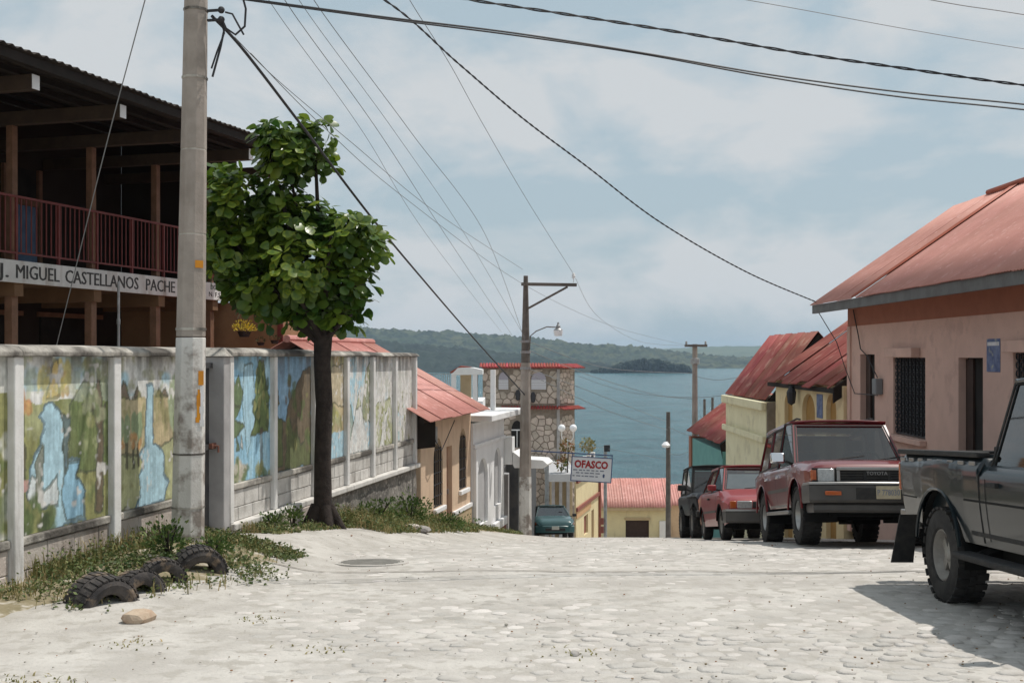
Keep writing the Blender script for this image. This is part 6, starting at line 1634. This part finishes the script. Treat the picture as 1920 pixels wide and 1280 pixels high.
# ------------------------------------------------------------------ dark teal pickup
loc = (4.24, 7.90, gz(4.24, 7.90)+.005)
c = Car('pickup_truck', 'dark teal single cab pickup with black bed rails parked nose uphill', 'pickup', loc, HEAD, .066,
        x0=-2.46, x1=2.18, xf=1.43, xr=-1.42, R=.372, W=.25, tr=.835, rimf=.55, Ra=.47, ash=1.02, lift=.05, gc=.38, bed=(-2.38,-.60), bedz=.72, archm=M['tealdark'],
        sill=[(-2.6,.66),(-2.0,.60),(-.95,.52),(1.0,.52),(2.2,.58)],
        sh=[(-2.46,1.13),(-2.39,1.155),(-.60,1.155),(-.56,1.10),(.9,1.09),(1.5,1.05),(2.1,1.0),(2.18,.93)],
        top=[(-2.46,1.14),(-2.385,1.156),(-.60,1.156),(-.56,1.11),(.95,1.12),(1.05,1.15),(1.6,1.12),(2.1,1.04),(2.18,.95)],
        hw=[(-2.46,.79),(-2.36,.82),(-2.0,.838),(-1.75,.858),(-1.42,.866),(-1.1,.856),(-.9,.842),(1.0,.842),(1.2,.856),(1.43,.862),(1.7,.852),(1.9,.84),(2.18,.79)])
c.body(M['tealdark']); c.wheels(M['rimdull'], knobs=26, spokes=5)
c.cabin(M['tealdark'], [(1.02,.42),(-.50,-.36)], 1.085, 1.70, .80, .655, crown=.05)
for x_ in (-.46, .92): c.seam(x_, .56, 1.08)
c.seam(-.575, .54, 1.12, w=.012); c.hseam(.80, -2.36, -1.92, M['gap'], .006, .002, 'body_crease'); c.hseam(.84, -.88, .92, M['gap'], .008, .003, 'body_crease'); c.hseam(.60, -.80, .90, M['black'], .016, .004)
c.handle(-.30, .97, M['black']); c.mirror(.80, .97, 1.17, M['black'], .19, .17)
for sd in (-1, 1):
    c.part('bed_rail', M['black'], -2.40, -.62, sd*.785-.05, sd*.785+.05, 1.157, 1.20, bevel=.012)
    for k in range(8): c.part('rail_hook', M['silvertrim'], -2.32+k*.22, -2.21+k*.22, sd*.832-.004, sd*.832+.010, 1.10, 1.13, bevel=.004)
    c.part('side_step', M['black'], -.95, 1.0, sd*.84-.08, sd*.84+.08, .40, .45, bevel=.015)
    mb = MB(); mb.bar((-.80, sd*.55, .52), (-.80, sd*.80, .42), .04); mb.bar((.85, sd*.55, .52), (.85, sd*.80, .42), .04); mb.build('step_bracket', M['black'], c.t, local=True)
    mb = MB(); mb.hexa([(-1.90,sd*.84-.15,.66),(-1.88,sd*.84-.15,.66),(-1.88,sd*.84+.0,.66),(-1.90,sd*.84+.0,.66),(-2.10,sd*.84-.17,.24),(-2.085,sd*.84-.17,.24),(-2.085,sd*.84+.02,.24),(-2.10,sd*.84+.02,.24)]); mb.build('mud_flap', M['black'], c.t, local=True)
    c.part('tail_lamp', M['amber'], -2.485, -2.44, sd*.74-.06, sd*.74+.06, .84, 1.08)
    c.part('headlight', M['lamp'], 2.15, 2.20, sd*.60-.12, sd*.60+.12, .76, .90)
c.part('headboard_bar', M['black'], -.60, -.56, -.72, .72, 1.16, 1.24); c.part('tailgate_cap', M['black'], -2.455, -2.39, -.72, .72, 1.157, 1.185)
c.curved_bumper(2.36, .50, .72, .84, M['greybumper'], bulge=.09, depth=.2); c.part('rear_bumper', M['silvertrim'], -2.64, -2.48, -.74, .74, .50, .66); c.part('grille', M['black'], 2.17, 2.19, -.46, .46, .76, .92)

# ------------------------------------------------------------------ red hatchback
loc = (4.56, 22.2, gz(4.56, 22.2))
c = Car('hatchback', 'faded red hatchback with a sun shade behind the windscreen', 'car', loc, HEAD-.03, .150,
        x0=-1.98, x1=1.92, xf=1.20, xr=-1.24, R=.285, W=.18, tr=.775, rimf=.60, Ra=.345, ash=1.0, lift=.02, gc=.2, bed=None, archm=M['gap'],
        sill=[(-2,.34),(-1.5,.25),(1.5,.25),(1.95,.32)],
        sh=[(-1.98,.80),(-1.85,.90),(-.6,.89),(.85,.86),(1.75,.72),(1.87,.68),(1.92,.60)],
        top=[(-1.98,.82),(-1.85,.93),(-.6,.90),(.90,.93),(1.1,.92),(1.75,.77),(1.87,.72),(1.92,.62)],
        hw=[(-1.98,.72),(-1.8,.78),(-1.2,.81),(1.1,.81),(1.7,.79),(1.92,.73)])
c.body(M['redcar']); c.wheels(M['rimdull'], spokes=8)
c.cabin(M['redcar'], [(.98,.28),(-.12,-.16),(-.98,-.92),(-1.78,-1.35)], .885, 1.36, .74, .575)
for x_ in (.85, -.16): c.seam(x_, .30, .86)
c.hseam(.52, -.85, .80, M['greybumper'], .02); c.handle(-.02, .76, M['black']); c.mirror(.74, .86, .95, M['redcar'], .16, .11)
c.curved_bumper(2.03, .30, .52, .79, M['greybumper'], bulge=.12, depth=.18); c.curved_bumper(2.04, .505, .53, .79, M['silvertrim'], 'bumper_trim', .12, .08)
for sd in (-1, 1):
    c.part('headlight', M['lamp'], 1.90, 1.945, sd*.46-.13, sd*.46+.13, .55, .68, bevel=.015, smooth=True); c.part('turn_signal', M['amber'], 1.86, 1.93, sd*.66-.055, sd*.66+.055, .55, .68, bevel=.015, smooth=True)
c.part('grille', M['black'], 1.915, 1.94, -.32, .32, .56, .67)
mb = MB(); mb.add([(.80,-.60,.90),(.80,.60,.90),(.42,.50,1.22),(.42,-.50,1.22)],[(0,1,2,3)]); mb.build('sun_shade', M['shade'], c.t, local=True)
mb = MB(); mb.tube([(.99,-.3,.93),(.93,.1,.97)], .008, 5); mb.build('wiper', M['black'], c.t, local=True)

# ------------------------------------------------------------------ black soft-top jeep
loc = (4.86, 27.65, gz(4.86, 27.65))
c = Car('soft_top_jeep', 'black soft top jeep parked behind the red hatchback', 'car', loc, HEAD-.02, .150,
        x0=-1.60, x1=1.55, xf=1.02, xr=-1.02, R=.345, W=.22, tr=.76, rimf=.55, Ra=.43, ash=1.0, lift=.03, gc=.35, bed=None, archm=M['black'],
        sill=[(-1.6,.60),(0,.52),(1.6,.58)], sh=[(-1.6,1.02),(.35,1.02),(.5,1.02),(1.45,.99),(1.55,.93)], top=[(-1.6,1.03),(.35,1.03),(.5,1.08),(1.45,1.03),(1.55,.95)],
        hw=[(-1.6,.73),(.4,.74),(.6,.72),(1.5,.70),(1.55,.68)])
c.body(M['blackcar']); c.wheels(M['rimdull'], knobs=24, spokes=6)
c.cabin(M['black'], [(.42,.22),(-.42,-.42),(-1.55,-1.45)], 1.02, 1.66, .70, .62, crown=.05, roofm=M['canvas'], glass='glass')
c.mirror(.40, .88, 1.16, M['black'], .20, .14); c.seam(.33, .56, 1.0); c.seam(-.40, .56, 1.0)
c.curved_bumper(1.74, .48, .62, .72, M['black'], bulge=.03, depth=.12, wrap=.1)
for sd in (-1, 1): mb = MB(); mb.lathe([(0,.05),(.08,.045),(.095,0)], 16, Matrix.Translation((1.55, sd*.44, .82)) @ Matrix.Rotation(math.pi/2, 4, 'Y')); mb.build('headlight', M['lamp'], c.t, smooth=True, local=True); c.part('turn_signal', M['amber'], 1.55, 1.58, sd*.62-.05, sd*.62+.05, .78, .86)
for k in range(7): c.part('grille_slot', M['gap'], 1.551, 1.556, -.26+k*.08, -.22+k*.08, .72, .92, bevel=0)
for sd in (-1, 1): c.part('fender_flare', M['black'], .72, 1.5, sd*.76-.06, sd*.76+.06, .90, .94, bevel=.02)

# ------------------------------------------------------------------ sea green saloon
loc = (1.66, 49.6, gz(1.66, 49.6))
c = Car('saloon_car', 'sea green saloon parked by the garages below the lamp pole', 'car', loc, HEAD+.05, .158,
        x0=-2.15, x1=2.05, xf=1.25, xr=-1.3, R=.30, W=.19, tr=.80, rimf=.60, Ra=.36, ash=1.0, lift=.02, gc=.2, bed=None, archm=M['gap'],
        sill=[(-2.2,.36),(-1.5,.25),(1.5,.25),(2.1,.30)],
        sh=[(-2.15,.82),(-2.0,.90),(-.6,.91),(.85,.88),(1.75,.74),(1.98,.66),(2.05,.56)], top=[(-2.15,.84),(-2.0,.95),(-1.4,.98),(.90,.96),(1.1,.95),(1.75,.82),(1.98,.71),(2.05,.58)],
        hw=[(-2.15,.72),(-1.9,.80),(-1.2,.84),(1.1,.84),(1.7,.80),(1.95,.72),(2.05,.62)])
c.body(M['greencar']); c.wheels(M['rim'], spokes=7)
c.cabin(M['greencar'], [(1.05,.25),(-.15,-.2),(-.95,-.85),(-1.65,-1.05)], .905, 1.37, .76, .57)
c.mirror(.75, .92, .98, M['black'], .18, .12); c.seam(.88, .30, .88); c.seam(-.18, .30, .88)
c.curved_bumper(2.13, .24, .52, .80, M['greencar'], bulge=.20, depth=.2); c.part('grille', M['black'], 2.05, 2.135, -.40, .40, .30, .42)
for sd in (-1, 1):
    mb = MB(); mb.hexa([(1.90,sd*.40,.56),(2.06,sd*.36,.54),(1.88,sd*.74,.56),(1.80,sd*.72,.56),(1.86,sd*.40,.68),(2.00,sd*.36,.66),(1.84,sd*.74,.68),(1.76,sd*.72,.68)]); mb.build('headlight', M['lamp'], c.t, bevel=.01, local=True, smooth=True)
    mb = MB(); mb.hexa([(1.84,sd*.745,.56),(1.90,sd*.745,.56),(1.74,sd*.80,.56),(1.70,sd*.78,.56),(1.82,sd*.745,.67),(1.86,sd*.745,.67),(1.72,sd*.80,.67),(1.68,sd*.78,.67)]); mb.build('turn_signal', M['amber'], c.t, bevel=.008, local=True)
c.part('licence_plate', M['platew'], 2.136, 2.142, -.15, .15, .36, .50, bevel=.004)
# ================================================================== poles, street sign, wires
# --- pole with bracket arm and street lamp
p = Vector((tx(985,28), 28, 0)); p.z = gz(p.x, p.y)
lpz = tz(517,28)
lpo = thing('lamp_pole', 'slim pole with single bracket arm and street lamp beside the garage', 'lamp pole', p)
zw2 = tz(893,28)
M['poledark'] = mat('dark_pole', (0.11,0.095,0.085), (0.16,0.14,0.125), 4, .85, .2, 30)
mb = MB(); mb.tube([(p.x, p.y, p.z-.4), (p.x, p.y, zw2)], [.162,.15], 10); mb.build('painted_foot', M['polewhite'], lpo, smooth=True)
mb = MB(); mb.tube([(p.x, p.y, zw2+.001), (p.x+.005, p.y, tz(680,28))], [.148,.115], 10); mb.build('lower_shaft', M['pole'], lpo, smooth=True)
mb = MB(); mb.tube([(p.x+.005, p.y, tz(680,28)+.001), (p.x+.01, p.y, lpz)], [.113,.055], 10); mb.build('upper_shaft', M['poledark'], lpo, smooth=True)
for r_ in (660, 640, 690): mb = MB(); mb.lathe([(.12,-.03),(.128,-.03),(.128,.03),(.12,.03)], 12, Matrix.Translation((p.x+.005, p.y, tz(r_,28))), close=True); mb.build('steel_band', M['steel'], lpo)
mb = MB(); zc = tz(533,28); mb.bar((p.x-.10, p.y-.10, zc), (tx(1081,28), p.y-.10, zc-.02), .08, .075); mb.build('bracket_arm', M['poledark'], lpo, bevel=.006)
mb = MB(); mb.bar((p.x+.05, p.y-.09, tz(579,28)), (tx(1064,28), p.y-.09, tz(538,28)), .05, .05); mb.build('brace', M['poledark'], lpo)
ip = Vector((tx(1075,28), 27.9, tz(530,28)))
mb = MB(); mb.lathe([(.008,0),(.008,.10),(.05,.10),(.03,.14),(.05,.15),(.03,.19),(.035,.2),(.015,.23),(0,.23)], 10, Matrix.Translation(ip)); mb.build('insulator', M['white'], lpo, smooth=True)
mb = MB(); mb.tube([(p.x+.1, p.y-.1, tz(655,28)), (p.x+.12, p.y-.12, tz(630,28)), (tx(1005,28), 27.85, tz(621,28)), (tx(1025,28), 27.8, tz(613,28)), (tx(1044,28), 27.8, tz(614,28))], .014, 6); arm = mb.build('lamp_arm', M['poledark'], lpo, smooth=True)
hc = Vector((tx(1046,28), 27.8, tz(614,28)))
mb = MB(); mb.lathe([(0,.12),(.02,.12),(.03,.06),(.05,.04),(.055,-.02),(.10,-.05),(.11,-.07)], 12, Matrix.Translation(hc)); hd = mb.build('lamp_head', M['steel'], arm, smooth=True)
mb = MB(); mb.lathe([(.105,-.07),(.11,-.10),(.09,-.20),(.06,-.205),(0,-.205)], 12, Matrix.Translation(hc)); mb.build('lamp_shade', M['globe'], hd, smooth=True)
def sheet_on(px0, px1, py0, py1, m, d, parent, name, back=.16):
    mb = MB(); mb.box(tx(px0,d), tx(px1,d), d-back-.006, d-back, tz(py1,d), tz(py0,d)); mb.build(name, m, parent)
sheet_on(989.5, 992, 918, 943, M['orange'], 28, lpo, 'orange_sticker', .10)

# --- hanging street sign
SGD = 32
sg = thing('hanging_sign', 'white hanging sign with red lettering on a blue arm over the street', 'sign', (tx(1110,SGD), SGD, tz(903,SGD)))
SM = Matrix.Translation((tx(1072,SGD), SGD, tz(854,SGD))) @ Matrix.Rotation(math.radians(3.4), 4, 'Y')
W_, H_ = (1148-1071)/2200*SGD, 47/2200*SGD
mb = MB(SM); mb.box(.02, W_-.02, -.012, .012, -H_+.02, -.02); mb.build('board', M['signface'], sg)
for nm, b_ in (('frame_top', (0,W_,-.02,.02,-.022,.0)), ('frame_bottom', (0,W_,-.02,.02,-H_,-H_+.022)), ('frame_side', (0,.024,-.02,.02,-H_+.0225,-.0225)), ('frame_side', (W_-.024,W_,-.02,.02,-H_+.0225,-.0225))):
    mb = MB(SM); mb.box(*b_); mb.build(nm, M['signblue'], sg)
mb = MB(SM); mb.box(-1.25, W_, -.016, .016, .055, .085); mb.build('arm', M['signblue'], sg)
for x_ in (.01, W_-.03): mb = MB(SM); mb.box(x_, x_+.02, -.01, .01, .0005, .0545); mb.build('hanger', M['signblue'], sg)
TM = SM @ Matrix(((1,0,0,.085),(0,0,-1,-.013),(0,1,0,-.30),(0,0,0,1)))
text_obj('OFASCO', .275, TM, M['signred'], sg, width=W_-.20, bold=.012)
q = random.Random(6)
for row, (x_, e_, z_) in enumerate(((.06,.80,-.385),(.14,.70,-.46),(.05,.78,-.545))):
    while x_ < e_:
        w = q.uniform(.05,.13); mb = MB(SM); mb.box(x_, x_+w, -.0155, -.0125, z_, z_+.028); mb.build('small_print', M['signtxt'], sg); x_ += w+q.uniform(.02,.05)
mb = MB(SM); mb.prism([(.88,-.55),(.92,-.55),(.93,-.47),(.90,-.44),(.87,-.48)], -.0155, -.0125); mb.build('logo_mark', M['signblue'], sg)
sp_ = Vector((tx(985,SGD)+.02, SGD, 0))

# --- poles on the right
def t_pole(px, ytop, d, r, label, arm=None, lamp=None, base_white=None, mt='pole'):
    p = Vector((tx(px,d), d, 0)); p.z = gz(p.x, p.y)
    t = thing('utility_pole', label, 'utility pole', p)
    mb = MB(); mb.tube([(p.x, p.y, p.z-.3), (p.x, p.y, tz(ytop,d))], [r, r*.72], 9); mb.build('shaft', M[mt], t, smooth=True)
    if arm:
        a, b_, yy = arm; mb = MB(); mb.bar((tx(a,d), d-.12, tz(yy,d)), (tx(b_,d), d-.12, tz(yy,d)), .10, .09); mb.build('crossarm', M['poledark'], t)
        for x_ in (a+3, b_-3): mb = MB(); mb.lathe([(.03,0),(.05,.05),(.03,.08),(.04,.12),(0,.14)], 8, Matrix.Translation((tx(x_,d), d-.12, tz(yy,d)+.04))); mb.build('insulator', M['steel'], t)
    if lamp:
        x_, yy = lamp; c = Vector((tx(x_,d), d-.25, tz(yy,d))); mb = MB(); mb.tube([(p.x, d-.05, c.z+.12), c+Vector((0,0,.13))], .03, 6); a = mb.build('lamp_arm', M['steel'], t)
        mb = MB(); mb.lathe([(0,.14),(.08,.12),(.19,.0),(.14,-.10),(0,-.12)], 10, Matrix.Translation(c)); mb.build('lamp_shade', M['globe'], a, smooth=True)
    return t
tp = t_pole(1303, 645, 45, .135, 'tall grey pole with a wooden crossarm behind the teal house', arm=(1283, 1325, 648))
mb = MB(); mb.lathe([(.12,-.12),(.18,-.1),(.18,.1),(.12,.12)], 10, Matrix.Translation((tx(1303,45), 45, tz(677,45)))); mb.build('transformer_box', M['steel'], tp, smooth=True)
t_pole(1253, 772, 50, .12, 'short weathered pole with small lamp before the yellow house', lamp=(1247, 833), mt='poledark')
t_pole(1321, 748, 60, .09, 'thin dark post rising behind the orange red roof', mt='poledark'); t_pole(1336, 745, 60, .09, 'thin dark post with ring bolt behind the orange red roof', mt='poledark')

# --- wires: each cable its own object
def cable(pts, r, m, label, cat='cable', twist=0, group=None, nseg=14):
    P = [at(*p) for p in pts]; path = []
    for i in range(len(P)-1):                        # Catmull-Rom through the points
        p0 = P[max(i-1,0)]; p1 = P[i]; p2 = P[i+1]; p3 = P[min(i+2,len(P)-1)]
        for k in range(nseg):
            t = k/nseg; path.append(.5*((2*p1)+(p2-p0)*t+(2*p0-5*p1+4*p2-p3)*t*t+(3*p1-p0-3*p2+p3)*t**3))
    path.append(P[-1]); mb = MB()
    if twist:
        fine = []
        for a, b_ in zip(path[:-1], path[1:]):
            n = 6
            for k in range(n): fine.append(a.lerp(b_, k/n))
        fine.append(path[-1]); dist = 0
        for ph in (0, math.pi):
            dist = 0; hp = []
            for i, c in enumerate(fine):
                if i: dist += (c-fine[i-1]).length
                a = 2*math.pi*dist/twist+ph; hp.append(c+Vector((0, math.cos(a)*r*1.1, math.sin(a)*r*1.1)))
            mb.tube(hp, r, 5)
    else: mb.tube(path, r, 5)
    o = mb.build('power_cable' if cat == 'cable' else 'wire', m, smooth=True, fix=False)
    return tag(o, label, cat, group)
cable([(430,-6,11.3),(700,30,11.4),(960,62,11.6),(1200,99,11.8),(1440,140,12),(1680,172,12.1),(1920,196,12.2),(2300,235,12.4),(3200,300,12.6)], .0095, M['wire'], 'thick upper black cable of the pair crossing above the street')
cable([(430,-4,11.4),(700,33,11.5),(960,66,11.7),(1200,101,11.9),(1440,145,12.1),(1680,181,12.2),(1920,206,12.3),(2300,250,12.5),(3200,320,12.7)], .0095, M['wire'], 'thick lower black cable of the pair crossing above the street')
cable([(400,-70,11.4),(640,-40,11.4),(880,0,11.5),(1060,27,11.6),(1280,62,11.8),(1500,100,12),(1720,132,12.1),(1920,160,12.2),(2300,205,12.4),(3200,290,12.6)], .008, M['wire'], 'twisted black power cable hanging above the street', twist=.55, nseg=16)
cable([(480,-120,11.6),(720,0,13),(860,120,14.5),(980,222,16.2),(1100,312,18),(1240,418,20),(1400,510,22.5),(1530,566,24.6)], .0075, M['wire'], 'twisted service cable dropping to the eave of the pink house', twist=.35)
cable([(397,30,11.35),(455,92,11.7),(560,228,13.0),(700,412,16.0),(800,532,20.5),(890,636,25),(984,740,27.9)], .016, M['wire'], 'thick black cable running from concrete pole past the tree')
G = 'thin wires from the pole to the town below'
cable([(440,70,11.5),(520,150,12.6),(660,268,15),(820,400,19),(980,505,27.9)], .0042, M['wiregrey'], 'thin grey wire reaching the top of the lamp pole', 'wire')
cable([(470,100,11.8),(600,232,14),(760,372,19),(985,535,27.9),(1150,612,37),(1290,648,44.8)], .0045, M['wiregrey'], 'thin grey wire carried over the lamp pole to the crossarm', 'wire')
for i, (a, b_, c, d_) in enumerate(((505,640,740,940),(535,670,775,960),(562,700,812,985),(590,730,850,985))):
    cable([(a-40,-70,12),(a+16,26,12.6),(b_+42,250,17),(c+60,440,24),(d_,622+i*6,40 if i < 2 else 27.9)], .0035+.001*(i % 2), M['wiregrey'], 'faint thin wire sloping from the sky to the town', 'wire', group=G)
cable([(740,-60,13),(768,0,13.5),(842,118,15.5),(905,232,18),(990,378,22.5),(1075,513,27.9)], .0042, M['wiregrey'], 'thin wire ending at the insulator on the bracket arm', 'wire')
cable([(1075,513,27.9),(1120,592,35),(1200,640,42),(1286,648,44.8)], .0045, M['wiregrey'], 'thin wire from the insulator to the wooden crossarm', 'wire')
cable([(1340,-10,14),(1500,18,15),(1700,55,16),(1920,92,17),(2300,150,18)], .005, M['wiregrey'], 'faint grey wire high above the pink house roof', 'wire')
cable([(1680,-12,14),(1800,10,14.5),(1920,28,15),(2300,90,16)], .006, M['wiregrey'], 'faint grey wire in the sky near the roof ridge', 'wire')
cable([(300,-110,10.8),(272,0,11.2),(205,250,12.4),(150,470,13.6),(105,652,14.8)], .006, M['wiregrey'], 'slanting guy wire in front of the school balcony', 'wire')
L2 = [((988,655,28),(1110,705,36),(1230,740,43),(1303,748,45)), ((988,690,28),(1110,735,37),(1250,790,50)), ((990,700,28),(1140,770,40),(1253,806,50)), ((1085,705,50),(1180,735,47),(1303,745,45),(1400,735,43)), ((990,640,28),(1140,690,38),(1303,700,45)), ((1135,840,52),(1190,850,51),(1253,862,50)), ((1085,838,60),(1135,838,52)), ((1253,800,50),(1290,815,46),(1310,806,44)), ((1253,850,50),(1275,852,48),(1300,842,45)), ((1303,705,45),(1350,712,43),(1420,700,40))]
for l in L2: cable(list(l), .009, M['wiregrey'], 'thin wire crossing in front of the lake', 'wire', group='wires in front of the lake', nseg=8)
